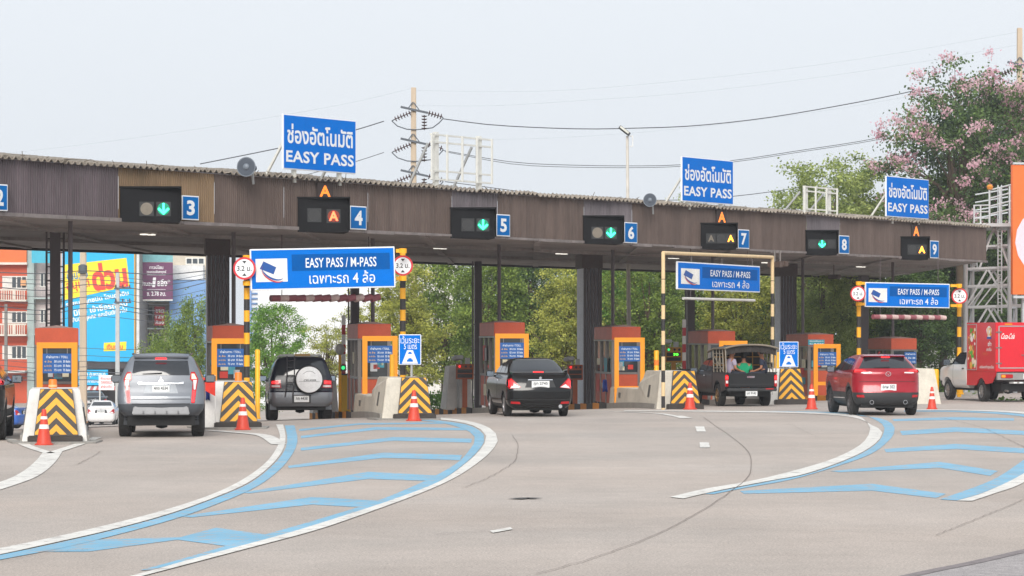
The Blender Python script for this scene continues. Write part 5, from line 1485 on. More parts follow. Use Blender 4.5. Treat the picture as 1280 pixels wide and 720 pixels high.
# ---- red crossover and the dark car cut by the left edge
def crossover(px, z, rz, label, colour, plate_s, lit=True):
    t = place(px, z, rz, 'crossover_car', label, 'car', None, 1.03)
    B = colour
    sh = Shell([(0.27,.74,.14,4.1,.26,.3,.10), (0.36,.83,.03,4.22,.30,.35,.14), (0.50,.865,.0,4.26,.34,.4,.16), (0.60,.872,.01,4.27,.34,.4,.17), (0.80,.888,.06,4.27,.36,.42,.18), (1.0,.888,.07,4.15,.36,.42,.18), (1.10,.877,.07,3.9,.36,.42,.18),
                (1.16,.855,.10,3.4,.34,.4,.18), (1.20,.832,.14,3.05,.32,.3,.18), (1.32,.758,.28,2.75,.28,.3,.19), (1.44,.672,.43,2.48,.25,.3,.18), (1.51,.61,.53,2.3,.24,.3,.17), (1.555,.52,.63,2.12,.25,.3,.12), (1.578,.34,.9,1.8,.2,.2,.04), (1.585,.1,1.2,1.5,.06,.06,0)],
               ((.85, .34, .42), (3.42, .34, .42)))
    sh.body(t, {'body': B, 'bumper': PLAS}, lambda x, y, z, nz: 'bumper' if (nz < 0.585) or any(math.hypot(y-yw, z-.34) < .50 for yw in (.85, 3.42)) and z < .86 and abs(x) > .6 else 'body')
    sh.rear('rear_window', [(-.72,1.225), (.72,1.225), (.52,1.505), (-.52,1.505)], GLASS, t, 0.008)
    pair(lambda sx: sh.side('side_window', [(.75,1.20), (1.1,1.18), (1.12,1.46), (.95,1.44)], GLASS, t, sx))
    pair(lambda sx: sh.side('side_window', [(1.16,1.17), (1.9,1.15), (1.88,1.48), (1.16,1.47)], GLASS, t, sx))
    pair(lambda sx: sh.side('side_window', [(1.97,1.15), (2.9,1.14), (2.35,1.44), (1.95,1.48)], GLASS, t, sx))
    def lamp(sx):
        o = sh.rear('tail_light', mir([(.40,1.09), (.60,1.08), (.86,1.10), (.872,1.17), (.80,1.22), (.60,1.18), (.40,1.13)], sx), TLR, t, 0.016)
        sh.rear('clear_segment', mir([(.42,1.10), (.62,1.09), (.70,1.10), (.68,1.13), (.44,1.13)], sx), TLW, o, 0.02)
        if lit: sh.rear('lit_segment', mir([(.56,1.145), (.74,1.16), (.84,1.13), (.80,1.19), (.60,1.175)], sx), TLON, o, 0.02)
        sh.side('side_segment', [(.34,1.10), (.62,1.16), (.5,1.19), (.36,1.19)], TLR, o, sx, 0.008)
    pair(lamp)
    sh.rear('plate_recess', [(-.42,.62), (.42,.62), (.32,.86), (-.32,.86)], B, t, 0.02)
    plate(t, .0, sh.ysurf(0, .735) - 0.026, .735, .40, .165, plate_s)
    # winged emblem: ring with a small V
    b = MB()
    for i in range(20):
        a0, a1 = 2*math.pi*i/20, 2*math.pi*(i+1)/20
        b.add([(r_*1.2*math.cos(a), sh.ysurf(0, 1.08) - .012, 1.08 + r_*math.sin(a)) for a, r_ in ((a0,.05), (a1,.05), (a1,.062), (a0,.062))], [(0,1,2,3)])
    for sx in (-1, 1): b.add([(sx*.055, sh.ysurf(0, 1.09) - .013, 1.10), (sx*.035, sh.ysurf(0, 1.09) - .013, 1.095), (0, sh.ysurf(0, 1.06) - .013, 1.045), (0, sh.ysurf(0, 1.06) - .013, 1.065)], [(0,1,2,3)])
    b.build('emblem', CHR, t)
    sh.rear('tailgate_seam', [(-.74,.875), (.74,.875), (.74,.886), (-.74,.886)], UND, t, 0.006)
    b = MB(); b.add([(-.54,.36,1.545), (.54,.36,1.545), (.56,.66,1.575), (-.56,.66,1.575), (-.54,.38,1.515), (.54,.38,1.515), (.6,.66,1.53), (-.6,.66,1.53)], [(0,1,2,3), (4,7,6,5), (0,4,5,1), (1,5,6,2), (2,6,7,3), (3,7,4,0)])
    b.v = [(x, y + .16*(x/.54)**2 - .03, z) for x, y, z in b.v]; b.build('spoiler', B, t, bevel=0.01)
    MB().box((0, .42, 1.508), (.22, .03, .028)).build('brake_light', TLON if lit else TLR, t)
    sh.rear('wiper', [(-.36,1.24), (.06,1.25), (.06,1.27), (-.36,1.25)], UND, t, 0.03)
    MB().tube([(0, 1.3, 1.575), (0, 1.24, 1.62), (0, 1.14, 1.635)], .016, 6).build('roof_aerial', B, t)
    pair(lambda sx: sh.rear('reflector', mir([(.62,.47), (.80,.48), (.80,.54), (.64,.54)], sx), TLR, t, 0.014))
    def ex(sx):
        b = MB(); b.lathe([(.055,.0), (.055,.2), (.045,.2), (.045,.0)], 16, 'y', (sx*.44, .02, .35), closed=True); b.build('exhaust', CHR, t, smooth=40)
    pair(ex)
    pair(lambda sx: sh.side('door_handle', [(1.2,1.02), (1.38,1.02), (1.38,1.05), (1.2,1.05)], B, t, sx, 0.025))
    pair(lambda sx: sh.side('door_seam', [(1.93,.45), (1.945,.45), (1.945,1.14), (1.93,1.14)], UND, t, sx, 0.004))
    pair(lambda sx: sh.side('sill', [(1.3,.30), (2.98,.30), (2.98,.42), (1.3,.44)], PLAS, t, sx, 0.012))
    pair(lambda sx: sh.side('sill_trim', [(1.4,.43), (2.9,.42), (2.9,.44), (1.4,.46)], CHR, t, sx, 0.016))
    mirrors(t, .86, 2.75, 1.16, PLAS, 1.0)
    underbody(t, .68, .2, 3.95, .2, .5)
    for y in (.85, 3.42):
        for sx in (-1, 1): wheel(t, sx*.765, y, .34, .22, RIMD, 10)
    return t
crossover(1111, 80.8, R(5.2), 'red crossover car with black lower cladding driving right of the pickup', paint('red_paint', (160, 8, 32), metal=0.2, rough=0.26, coat=0.5), '6กผ 302')
crossover(-53, 61.0, R(6), 'black car cut off by the left edge of the view', BLKP, '1กง 64')

# ---- people riding in the pickup bed
SKIN = mat('skin', (164, 112, 84), 0.6, var=0.06); HAIR = mat('black_hair', (26, 22, 20), 0.6); TROU = mat('dark_trousers', (44, 48, 60), 0.85)
def skinned(name, verts, edges, radii, m, parent, root=0, levels=2):
    me = bpy.data.meshes.new(name); me.from_pydata(verts, edges, []); o = bpy.data.objects.new(name, me); COL.objects.link(o)
    sk = o.modifiers.new('skin', 'SKIN'); sk.use_smooth_shade = True
    for i, r_ in enumerate(radii):
        me.skin_vertices[0].data[i].radius = r_ if isinstance(r_, tuple) else (r_, r_); me.skin_vertices[0].data[i].use_root = (i == root)
    sb = o.modifiers.new('smooth', 'SUBSURF'); sb.levels = levels; sb.render_levels = levels
    dg = bpy.context.evaluated_depsgraph_get()
    m2 = bpy.data.meshes.new_from_object(o.evaluated_get(dg)); m2.materials.clear(); m2.materials.append(m)
    m2.polygons.foreach_set('use_smooth', [True]*len(m2.polygons))
    bpy.data.objects.remove(o)
    o = bpy.data.objects.new(name, m2); COL.objects.link(o); o.parent = parent
    return o
def rider(loc, rz, label, shirt, lean=0.0, turn=0.0):
    """seated on the bed side; y is forward for the sitter"""
    t = thing('person', label, 'person', loc, rz, 'people riding in the pickup bed')
    v = [(0,0,.08), (0,-.02,.25), (0,.0+lean,.44), (0,.01+lean,.54), (0,.03+lean,.62), (0,.05+lean,.70), (0,.045+lean,.80)]
    e = [(0,1), (1,2), (2,3), (3,4), (4,5), (5,6)]
    r_ = [(.15,.12), (.14,.105), (.165,.11), (.08,.07), (.052,.055), (.075,.095), (.07,.085)]
    for sx in (-1, 1):
        k = len(v)
        v += [(sx*.18, lean, .47), (sx*.235, .03+lean*.7, .24), (sx*.17, .26, .16), (sx*.15, .33, .145)]
        e += [(2,k), (k,k+1), (k+1,k+2), (k+2,k+3)]; r_ += [.058, .043, .03, .034]
        h = k+3
        for j, (dx, ln) in enumerate(((-.032,.075), (-.011,.085), (.011,.08), (.03,.062))):        # four fingers curled over the knee
            k2 = len(v); v += [(sx*.15+dx, .33+ln*.6, .145), (sx*.15+dx, .33+ln*.9, .115)]; e += [(h,k2), (k2,k2+1)]; r_ += [.010, .009]
        k2 = len(v); v += [(sx*.15-sx*.045, .345, .125), (sx*.15-sx*.055, .375, .105)]; e += [(h,k2), (k2,k2+1)]; r_ += [.011, .009]
        k = len(v); v += [(sx*.10, .06, .06), (sx*.14, .44, .08), (sx*.14, .46, -.34), (sx*.14, .58, -.38)]
        e += [(0,k), (k,k+1), (k+1,k+2), (k+2,k+3)]; r_ += [.10, .075, .048, .04]
    k = len(v); v += [(0, .15+lean, .715)]; e += [(5,k)]; r_ += [.016]                              # nose
    skinned('body', v, e, r_, SKIN, t, 0)
    # clothes
    sv = [(0,0,.05), (0,-.02,.25), (0,lean,.44), (0,.005+lean,.53)]; se = [(0,1), (1,2), (2,3)]; sr = [(.172,.14), (.162,.127), (.188,.135), (.09,.085)]
    for sx in (-1, 1):
        k = len(sv); sv += [(sx*.185, lean, .47), (sx*.225, .02+lean*.8, .31)]; se += [(2,k), (k,k+1)]; sr += [.078, .066]
    skinned('shirt', sv, se, sr, shirt, t, 0)
    tv = [(0,0,.06)]; te = []; tr = [(.168,.14)]
    for sx in (-1, 1):
        k = len(tv); tv += [(sx*.10, .06, .06), (sx*.14, .44, .08), (sx*.14, .46, -.28)]; te += [(0,k), (k,k+1), (k+1,k+2)]; tr += [.115, .088, .065]
    skinned('trousers', tv, te, tr, TROU, t, 0)
    b = MB(); b.lathe([(.0, .125), (.05, .118), (.088, .07), (.098, .0), (.09, -.06), (.07, -.1)], 20, c=(0, .035+lean, .775))
    b.v = [(x, y if y < .06+lean else .06+lean + (y-.06-lean)*.45, z) for x, y, z in b.v]; b.build('hair', HAIR, t, smooth=60)
    for sx in (-1, 1):
        MB().lathe([(.004,-.006), (.011,0), (.004,.006)], 10, 'y', (sx*.033, .135+lean, .755)).build('eye', mat('eye_dark', (30, 24, 22), 0.3), t)
    MB().box((0, .135+lean, .665), (.05, .012, .012)).build('mouth', mat('lips', (140, 76, 66), 0.6), t, bevel=0.004)

# ---- black pickup with a covered rack on its bed
def pickup():
    rz = R(10.6)
    t = place(939, 91.6, rz, 'pickup_truck', 'black pickup truck with a rounded canopy rack and passengers in its bed', 'pickup'); 
    B = paint('black_pickup_paint', (9, 10, 13), rough=0.4, coat=0.0)
    w = .80
    sh = Shell([(0.40,.70,1.62,4.75,.06,.3,.0), (0.50,.78,1.60,4.85,.06,.35,.0), (0.70,.80,1.60,4.9,.06,.4,.0), (0.90,.80,1.60,4.88,.06,.4,.0), (1.0,.79,1.60,4.6,.06,.4,.0), (1.04,.775,1.60,3.75,.06,.3,.01), (1.2,.735,1.66,3.5,.08,.3,.02), (1.36,.675,1.74,3.2,.1,.3,.03),
                (1.46,.62,1.82,3.0,.12,.3,.03), (1.50,.52,1.95,2.8,.2,.3,.02), (1.515,.2,2.2,2.6,.1,.1,0)], ((3.95, .34, .43),))
    sh.body(t, {'body': B}, lambda x, y, z, nz: 'body')
    sh.rear('cab_window', [(-.60,1.10), (.60,1.10), (.54,1.38), (-.54,1.38)], GLASS, t, 0.006)
    pair(lambda sx: sh.side('side_window', [(1.75,1.08), (2.35,1.07), (2.33,1.40), (1.9,1.40)], GLASS, t, sx))
    pair(lambda sx: sh.side('side_window', [(2.42,1.07), (3.5,1.06), (2.98,1.38), (2.40,1.41)], GLASS, t, sx))
    pair(lambda sx: sh.side('door_seam', [(2.36,.48), (2.375,.48), (2.375,1.04), (2.36,1.04)], UND, t, sx, 0.004))
    pair(lambda sx: sh.side('door_handle', [(2.44,.92), (2.62,.92), (2.62,.95), (2.44,.95)], CHR, t, sx, 0.02))
    # bed sides with a round wheel opening
    for sx in (-1, 1):
        poly = [(0.02,.52), (0.02,1.0), (1.56,1.0), (1.56,.44)]
        arc = [(1.0 + .43*math.cos(a), .34 + .43*math.sin(a)) for a in [math.pi*i/16 for i in range(17)]]
        poly += [(y, max(z, .44)) for y, z in arc if z > .40]
        b = MB(); b.prism(poly, 'yz', sx*(w-.07), sx*w); b.build('bed_side', B, t, fix=True)
        MB().box2(min(sx*(w-.075), sx*(w+.012)), max(sx*(w-.075), sx*(w+.012)), .0, 1.58, 1.002, 1.035).build('bed_rail', PLAS, t)
        b = MB(); ring_ = [(1.0 + r_*math.cos(a), .34 + r_*math.sin(a)) for r_ in (.43, .47) for a in [math.pi*i/16 for i in range(17)]]
        b.add([(sx*(w+.006), y, z) for y, z in ring_], [(i, i+1, 17+i+1, 17+i) for i in range(16)]); b.build('arch_trim', PLAS, t)
    MB().box2(-w+.07, w-.07, .02, 1.56, .50, .54).build('bed_floor', UND, t)
    MB().box2(-w+.07, w-.07, 1.52, 1.56, .54, .99).build('bed_bulkhead', B, t)
    b = MB(); b.box2(-w+.09, w-.09, -.03, .02, .58, 1.0); o = b.build('tailgate', B, t, bevel=0.015)
    MB().box2(-.14, .10, -.045, -.031, .86, .92).build('handle', CHR, o, bevel=0.01)
    MB().box2(-w+.14, w-.14, -.037, -.031, .66, .68).build('pressing', PLAS, o)
    def lamp(sx):
        o = MB().box2(min(sx*(w-.085), sx*(w+.005)), max(sx*(w-.085), sx*(w+.005)), -.035, .06, .60, .96).build('tail_light', TLR, t, bevel=0.012)
        MB().box2(min(sx*(w-.075), sx*(w-.005)), max(sx*(w-.075), sx*(w-.005)), -.042, -.034, .70, .78).build('clear_segment', TLW, o)
        MB().box2(min(sx*(w-.075), sx*(w-.005)), max(sx*(w-.075), sx*(w-.005)), -.042, -.034, .82, .92).build('red_segment', TLON, o)
    pair(lamp)
    b = MB(); b.box2(-w+.03, w-.03, -.14, .02, .46, .56); b.build('rear_bumper', PLAS, t, bevel=0.02)
    MB().box2(.42, .66, -.147, -.139, .515, .55).build('reflector', TLR, t)
    plate(t, -.03, -.145, .39, .36, .15, 'บท 9142'); MB().box2(-.24, .18, -.135, -.08, .30, .47).build('plate_bracket', UND, t)
    # canopy rack
    RK = mat('rack_grey_paint', (150, 142, 128), 0.5, metal=0.2, var=0.1); CV = mat('canopy_fabric', (72, 74, 76), 0.8, var=0.2, scale=4); CV_SHADE = mat('canopy_shade_dark', (52, 48, 46), 0.85, var=0.2, scale=4); CVI = mat('canopy_edge', (128, 118, 104), 0.8, var=0.15)  # includes the dark material of the pieces added to darken the bed
    zt = 1.75
    b = MB(); vs = []
    n = 16
    prof = []
    for i in range(n + 1):
        u = -1 + 2*i/n; prof.append((u*(w+.02), zt + 0.11*(1 - abs(u)**2.6)))
    for y in (-.05, .4, .9, 1.4, 2.05):
        vs += [(x, y, z - (0.10 if y > 1.9 else 0)) for x, z in prof]
    b.add(vs, [(r_*(n+1)+i, r_*(n+1)+i+1, (r_+1)*(n+1)+i+1, (r_+1)*(n+1)+i) for r_ in range(4) for i in range(n)])
    o = b.build('canopy_roof', CV, t, smooth=50); s_ = o.modifiers.new('thickness', 'SOLIDIFY'); s_.thickness = 0.03
    b = MB()
    for y in (-.06, 2.06): b.tube([(x, y, z + 0.0 - (0.10 if y > 1.9 else 0)) for x, z in prof], .028, 8)
    for sx in (-1, 1): b.tube([(sx*(w+.02), -.06, zt), (sx*(w+.02), 1.4, zt), (sx*(w+.02), 2.06, zt-.10)], .028, 8)
    b.build('canopy_edge', CVI, t, smooth=50)
    b = MB(); vs = [(x*.97, .02 + .02*(i % 2), z - .03) for i, (x, z) in enumerate(prof)] + [(x*.97, .03 + .03*(i % 2), z - .22) for i, (x, z) in enumerate(prof)]
    b.add(vs, [(i, i+1, n+1+i+1, n+1+i) for i in range(n)]); b.build('rear_shade_strip', CV_SHADE, t)  # dark strip added to imitate shade over the riders' heads
    for sx in (-1, 1):
        b = MB()
        for y in (-.0, .34, .70, 1.08, 1.5): b.bar((sx*(w-.03), y, 1.03), (sx*(w+.0), y, zt), .02, 8)
        for z in (1.16, 1.30, 1.60): b.bar((sx*(w-.025), .36, z), (sx*(w-.025), 1.5, z), .016, 8)
        b.bar((sx*(w-.02), .34, 1.06), (sx*(w-.01), 1.5, 1.56), .014, 6); b.bar((sx*(w-.02), .70, 1.56), (sx*(w-.01), 1.08, 1.06), .014, 6)
        b.build('side_rack', RK, t, smooth=40)
    b = MB()
    for x in (-.45,-.15,.15,.45): b.bar((x, 1.5, 1.0), (x, 1.5, zt), .016, 8)
    for z in (1.25,1.5): b.bar((-w+.05, 1.5, z), (w-.05, 1.5, z), .016, 8)
    b.build('front_rack', mat('rack_amber', (196, 140, 50), 0.5), t, smooth=40)
    MB().box2(-w+.05, w-.05, 1.515, 1.545, 1.0, zt+.02).build('front_shade_sheet', CV_SHADE, t)  # dark sheet added so the covered bed looks shaded inside
    mirrors(t, .79, 3.5, 1.06, B, 1.0)
    underbody(t, .60, .15, 4.6, .30, .50)
    for y, rm in ((1.0, RIMG), (3.95, RIMG)):
        for sx in (-1, 1): wheel(t, sx*(w-.10), y, .335, .22, rm, 8)
    # riders, seated on benches along the bed
    def at(x, y, z):
        return t.matrix_basis @ Vector((x, y, z))
    bpy.context.view_layer.update()
    for sx in (-1, 1): MB().box2(sx*.56-.16, sx*.56+.16, .1, 1.45, .86, .90).build('bench', RK, t)
    rider(at(-.56, .32, .91), rz - R(75), 'person in a grey shirt with a red line seated leftmost in the pickup bed', mat('shirt_grey', (156, 146, 164), 0.9, var=0.08), 0.02)
    rider(at(-.08, .55, .78), rz - R(8), 'person in a bright green shirt sitting in the middle of the pickup bed', mat('shirt_green', (10, 150, 104), 0.9, var=0.1), 0.0)
    rider(at(.50, .40, .91), rz + R(70), 'person in a dark navy shirt seated rightmost in the pickup bed', mat('shirt_navy', (38, 44, 62), 0.9, var=0.1), 0.04)
pickup()

# ---- white cab with a red delivery box
def box_truck():
    rz = R(13)
    hz = 97.4
    t = place(1276, hz, rz, 'delivery_truck', 'small delivery truck with white cab and red lettered cargo box at the right edge', 'truck')
    Wh = paint('cab_white', (224, 224, 222)); RD = paint('box_red', (214, 22, 42), rough=0.35, coat=0.3, var=0.05)
    sh = Shell([(0.42,.74,2.55,5.1,.05,.3,.0), (0.52,.83,2.52,5.2,.05,.35,.0), (0.75,.86,2.52,5.25,.05,.4,.0), (1.0,.86,2.52,5.22,.05,.4,.0), (1.12,.845,2.52,4.95,.05,.4,.0), (1.17,.83,2.52,4.15,.05,.3,.01), (1.35,.785,2.56,3.85,.08,.3,.02), (1.54,.72,2.62,3.5,.1,.3,.03), (1.66,.66,2.70,3.3,.12,.3,.03), (1.71,.5,2.9,3.1,.1,.1,.02), (1.72,.2,2.95,3.05,.05,.05,0)], ((4.25, .34, .43),))
    sh.body(t, {'body': Wh, 'bumper': PLAS}, lambda x, y, z, nz: 'bumper' if nz < .62 and y > 4.75 else 'body')
    pair(lambda sx: sh.side('side_window', [(2.75,1.20), (3.95,1.19), (3.42,1.58), (2.78,1.60)], GLASS, t, sx))
    pair(lambda sx: sh.side('door_handle', [(2.72,1.04), (2.9,1.04), (2.9,1.08), (2.72,1.08)], PLAS, t, sx, 0.02))
    pair(lambda sx: sh.side('door_seam', [(3.72,.55), (3.735,.55), (3.735,1.17), (3.72,1.17)], UND, t, sx, 0.004))
    w = .86; z0, z1 = .98, 2.56; zl = .60
    b = MB(); b.box2(-w, w, .0, 2.50, z0, z1); box = b.build('cargo_box', RD, t, bevel=0.012)
    for sx in (-1, 1):                                                    # lower skirts with wheel opening
        poly = [(0.38,zl+.02), (0.10,.84), (0.0,z0-.002), (2.50,z0-.002), (2.50,.52), (1.75,.52)]
        arc = [(1.25 + .43*math.cos(a), .34 + .43*math.sin(a)) for a in [math.pi*i/16 for i in range(17)]]
        poly += [(y, z) for y, z in arc if z > .54] + [(0.78,zl-.02)]
        b = MB(); b.prism(poly, 'yz', sx*(w-.05), sx*(w-.004)); b.build('side_skirt', RD, t, fix=True)
    # frames on the box
    ALU = mat('aluminium_edge', (178, 172, 172), 0.4, metal=0.5)
    b = MB()
    for x in (-w+.11, .17): b.box2(x-.02, x+.02, -.018, -.001, z0+.12, z1-.12)
    for x in (w-.11,): b.box2(x-.02, x+.02, -.018, -.001, z0+.12, z1-.12)
    for z in (z0+.12, z1-.12): b.box2(-w+.13, w-.13, -.017, -.001, z-.018, z+.018)
    b.build('door_frame', ALU, box)
    for z in (1.25, 1.75, 2.25): MB().box2(-w+.0, -w+.2, -.03, -.0185, z-.02, z+.02).build('hinge', GRF, box)
    MB().bar((.20,-.035,1.1), (.20,-.035,2.5), .016, 8).build('locking_bar', GRF, box)
    MB().box2(.0, .22, -.05, -.03, 1.50, 1.53).build('door_handle', GRF, box)
    b = MB()
    for y in (1.62, 2.46): b.box2(-w-.012, -w-.001, y-.015, y+.015, z0+.05, z1-.06)
    for z in (z0+.05, z1-.06): b.box2(-w-.0115, -w-.001, 1.62, 2.46, z-.012, z+.012)
    b.build('side_door_frame', ALU, box)
    # roof marker strip
    b = MB(); b.box2(-.55, -.30, -.012, -.001, z1-.075, z1-.04); b.build('marker_light', TLO, box)
    # lettering and pictures
    LW = mat('truck_lettering', (238, 234, 232), 0.5)
    b = MB(); b.text('Coca-Cola', (-.43, 2.12), .46, .18, -.004, bold=.012, skew=0.32); b.build('lettering', LW, box)
    def side_text(mb, s, yc, zc, wd, ht, off=.005, bold=.02, skew=0.0):
        v, f, asp = text_geo(s, bold, 1.0)
        mb.add([(-w-off, yc - (a*wd + skew*q*ht), zc + q*ht) for a, q in v], f)
    b = MB(); b.add([(-w-.003, .55 + .20*math.cos(a)*(1+.25*math.sin(3*a)), 2.25 + .20*math.sin(a)) for a in [2*math.pi*i/24 for i in range(24)]], [tuple(range(24))]); b.build('splash_decal', LW, box)
    b = MB(); side_text(b, '12', .50, 2.27, .34, .26, .006, .04); b.build('number_decal', mat('decal_gold', (238, 168, 34), 0.5), box)
    b = MB(); b.box2(-w-.0065, -w-.004, .35, .72, 2.03, 2.10); b.build('ribbon_decal', mat('decal_blue', (34, 80, 158), 0.5), box)
    b = MB(); side_text(b, 'ซ่า', .50, 1.88, .30, .16, .005, .03, .2); side_text(b, 'สดชื่น', .55, 1.70, .42, .12, .005, .02, .2); b.build('side_lettering', LW, box)
    b = MB(); side_text(b, 'อร่อยซ่าทุกมื้อ', .75, 1.12, 1.2, .13, .005, .02, .2); b.build('slogan_lettering', LW, box)
    rr = random.Random(5)
    cols = [mat('food_cream', (236, 214, 190), 0.6), mat('food_brown', (176, 104, 60), 0.6), mat('food_green', (92, 164, 60), 0.6), mat('food_gold', (232, 172, 70), 0.6), mat('food_white', (238, 234, 228), 0.6)]
    for k in range(46):
        yc, zc = rr.uniform(1.75, 2.34), rr.uniform(1.1, 2.42); r0 = rr.uniform(.05, .13); i = rr.randrange(5)
        b = MB(); b.add([(-w-.003-.0004*k*.2, yc + r0*math.cos(a)*rr.uniform(.7,1.1), zc + r0*math.sin(a)*rr.uniform(.7,1.1)) for a in [2*math.pi*j/10 for j in range(10)]], [tuple(range(10))]); b.build('food_picture', cols[i], box)
    # tail: bumper, lamps, plate
    ST = mat('truck_steel', (160, 158, 156), 0.4, metal=0.5, var=0.1)
    b = MB(); b.box2(-w+.02, w-.02, -.10, .0, .72, .95); b.build('rear_bumper', ST, t, bevel=0.01)
    def lamp(sx):
        o = MB().box2(sx*.52-.2, sx*.52+.2, -.135, -.101, .78, .90).build('tail_light', TLR, t, bevel=0.008)
        MB().box2(sx*.52-sx*.0-.19 if sx < 0 else sx*.52+.06, sx*.52-.06 if sx < 0 else sx*.52+.19, -.142, -.134, .80, .88).build('amber_segment', TLO, o)
    pair(lamp)
    plate(t, .22, -.105, .83, .36, .16, 'ผผ 8301')
    MB().box2(-.4, .4, -.02, .0, .60, .66).build('bumper_bar', ST, t)
    for x in (-.2, 0, .2): MB().box2(x-.06, x+.06, -.03, -.021, .605, .655).build('white_patch', PLT, t)
    underbody(t, .58, .2, 4.9, .34, .60)
    for y in (1.25, 4.25):
        for sx in (-1, 1): wheel(t, sx*.755, y, .335, .21, RIM, 9)
    mirrors(t, .84, 4.0, 1.24, PLAS, 1.2)
    MB().bar((-.45, -.02, .36), (-.45, .9, .40), .035, 8).build('exhaust', GRF, t)
box_truck()
# ------------------------------------------------------------------ street behind: buildings, banners, poles
def zpx(py, z): return EYE + (HY - py)/F*z
def xpx(px, z): return (px - CX)/F*z
WINP = mat('window_pane', (70, 78, 84), 0.15, var=0.2, scale=1.5); WFR = mat('window_frame_white', (222, 220, 214), 0.6); 
def block(name, label, x0, x1, ytop, z, depth, m, cat='building', tilt=0.0):
    """building whose front spans photo columns x0..x1; returns thing, local x/z converters"""
    xm = (x0 + x1)/2
    g = Vector((xpx(xm, z), z, -3.36))
    t = thing(name, label, cat, g, tilt)
    w = (x1 - x0)/F*z; h = zpx(ytop, z) + 3.36
    MB().box2(-w/2, w/2, 0, depth, 0, h).build('wall', m, t)
    return t, (lambda px: xpx(px, z) - g.x), (lambda py: zpx(py, z) + 3.36)
def window(t, x0, x1, z0, z1, fr=WFR, pane=WINP, mull=2, y=0.0):
    b = MB(); f = 0.09
    b.box2(x0, x1, y-0.07, y-0.002, z0, z0+f); b.box2(x0, x1, y-0.07, y-0.002, z1-f, z1)
    for k in range(mull + 1):
        x = x0 + (x1-x0-f)*k/mull; b.box2(x, x+f, y-0.069, y-0.003, z0+f, z1-f)
    o = b.build('window', fr, t)
    MB().box2(x0+0.02, x1-0.02, y-0.03, y-0.004, z0+f, z1-f).build('pane', pane, o)
OR1 = mat('orange_wall', (198, 86, 56), 0.8, var=0.1, scale=0.5); OR2 = mat('orange_parapet', (226, 116, 64), 0.8, var=0.08, scale=0.5); CRM = mat('cream_wall', (222, 212, 200), 0.85, var=0.1, scale=0.5)
GRB = mat('grey_teal_wall', (168, 184, 182), 0.85, var=0.12, scale=0.6); PKW = mat('pinkish_wall', (206, 194, 192), 0.85, var=0.12, scale=0.6)
zb_ = 250.0
t, X, Z = block('orange_shophouse', 'orange shophouse with white balustrade balconies at the far left', -60, 35.5, 300, zb_, 9, OR1)
MB().box2(X(-60), X(34.5), -0.6, -0.02, Z(328), Z(312)).build('parapet', OR2, t)
MB().box2(X(-60), X(35.5), -0.7, -0.01, Z(331), Z(328.2)).build('cornice', CRM, t)
for y0, y1, yb in ((345, 361, 377), (389, 404, 420), (432, 449, 465)):
    window(t, X(-34), X(-6), Z(y1), Z(y0)); window(t, X(14), X(34), Z(y1), Z(y0), mull=3)
    MB().box2(X(3), X(13.8), -0.05, -0.003, Z(y1), Z(y0)).build('shutter', WFR, t)
    if yb < 460:
        MB().box2(X(-60), X(35.4), -1.1, -0.01, Z(yb), Z(yb-2.2)).build('balcony_slab', CRM, t)
        b = MB(); b.box2(X(-60), X(35.4), -1.1, -0.98, Z(yb-15.5), Z(yb-13.5)); n = 34
        for k in range(n):
            x = X(-60) + (X(35) - X(-60))*k/n
            if k % 7 == 0: b.box2(x, x + 0.22, -1.12, -0.96, Z(yb-2.2), Z(yb-13.5))
            else: b.box2(x, x + 0.085, -1.08, -1.0, Z(yb-2.2), Z(yb-13.5))
        b.build('balustrade', CRM, t)
        MB().box2(X(-60), X(35.2), -0.35, -0.012, Z(yb+6), Z(yb+0.5)).build('lintel_band', OR1, t)
MB().box2(X(26.5), X(33), -0.32, -0.08, Z(357), Z(350)).build('box_on_sill', mat('carton', (226, 170, 122), 0.8), t)
MB().box2(X(-60), X(35), -1.6, -0.01, Z(466), Z(463)).build('awning', mat('awning_pale', (206, 206, 202), 0.7), t)
t, X, Z = block('grey_shophouse', 'narrow grey pink shophouse between the orange one and the blue banner', 36, 79, 300, zb_ + 0.6, 9, PKW)
MB().box2(X(36), X(44.5), -0.9, -0.01, 0, Z(306)).build('pilaster', GRB, t)
for y0, y1, yb in ((341, 359, 374), (386, 404, 419), (430, 449, 463)):
    window(t, X(50), X(60), Z(y1), Z(y0), mull=2); window(t, X(64), X(74), Z(y1), Z(y0), mull=2)
    MB().box2(X(44.6), X(79), -0.9, -0.01, Z(yb), Z(yb-2)).build('balcony_slab', GRB, t)
    b = MB()
    for k in range(18): x = X(45) + (X(79) - X(45))*k/18; b.box2(x, x+0.04, -0.86, -0.82, Z(yb-2), Z(yb-14))
    b.box2(X(45), X(79), -0.86, -0.8, Z(yb-14.6), Z(yb-14)); b.build('railing', mat('rail_grey', (170, 164, 164), 0.6), t)
tag(MB().box2(-0.75, 0.75, 0, 0.06, -0.7, 0.7).build('teal_banner', mat('banner_cyan', (64, 178, 206), 0.6, var=0.08), None, loc=P(51, 318, zb_ - 1.2)), 'faded cyan banner hanging at the top between shophouses', 'banner')

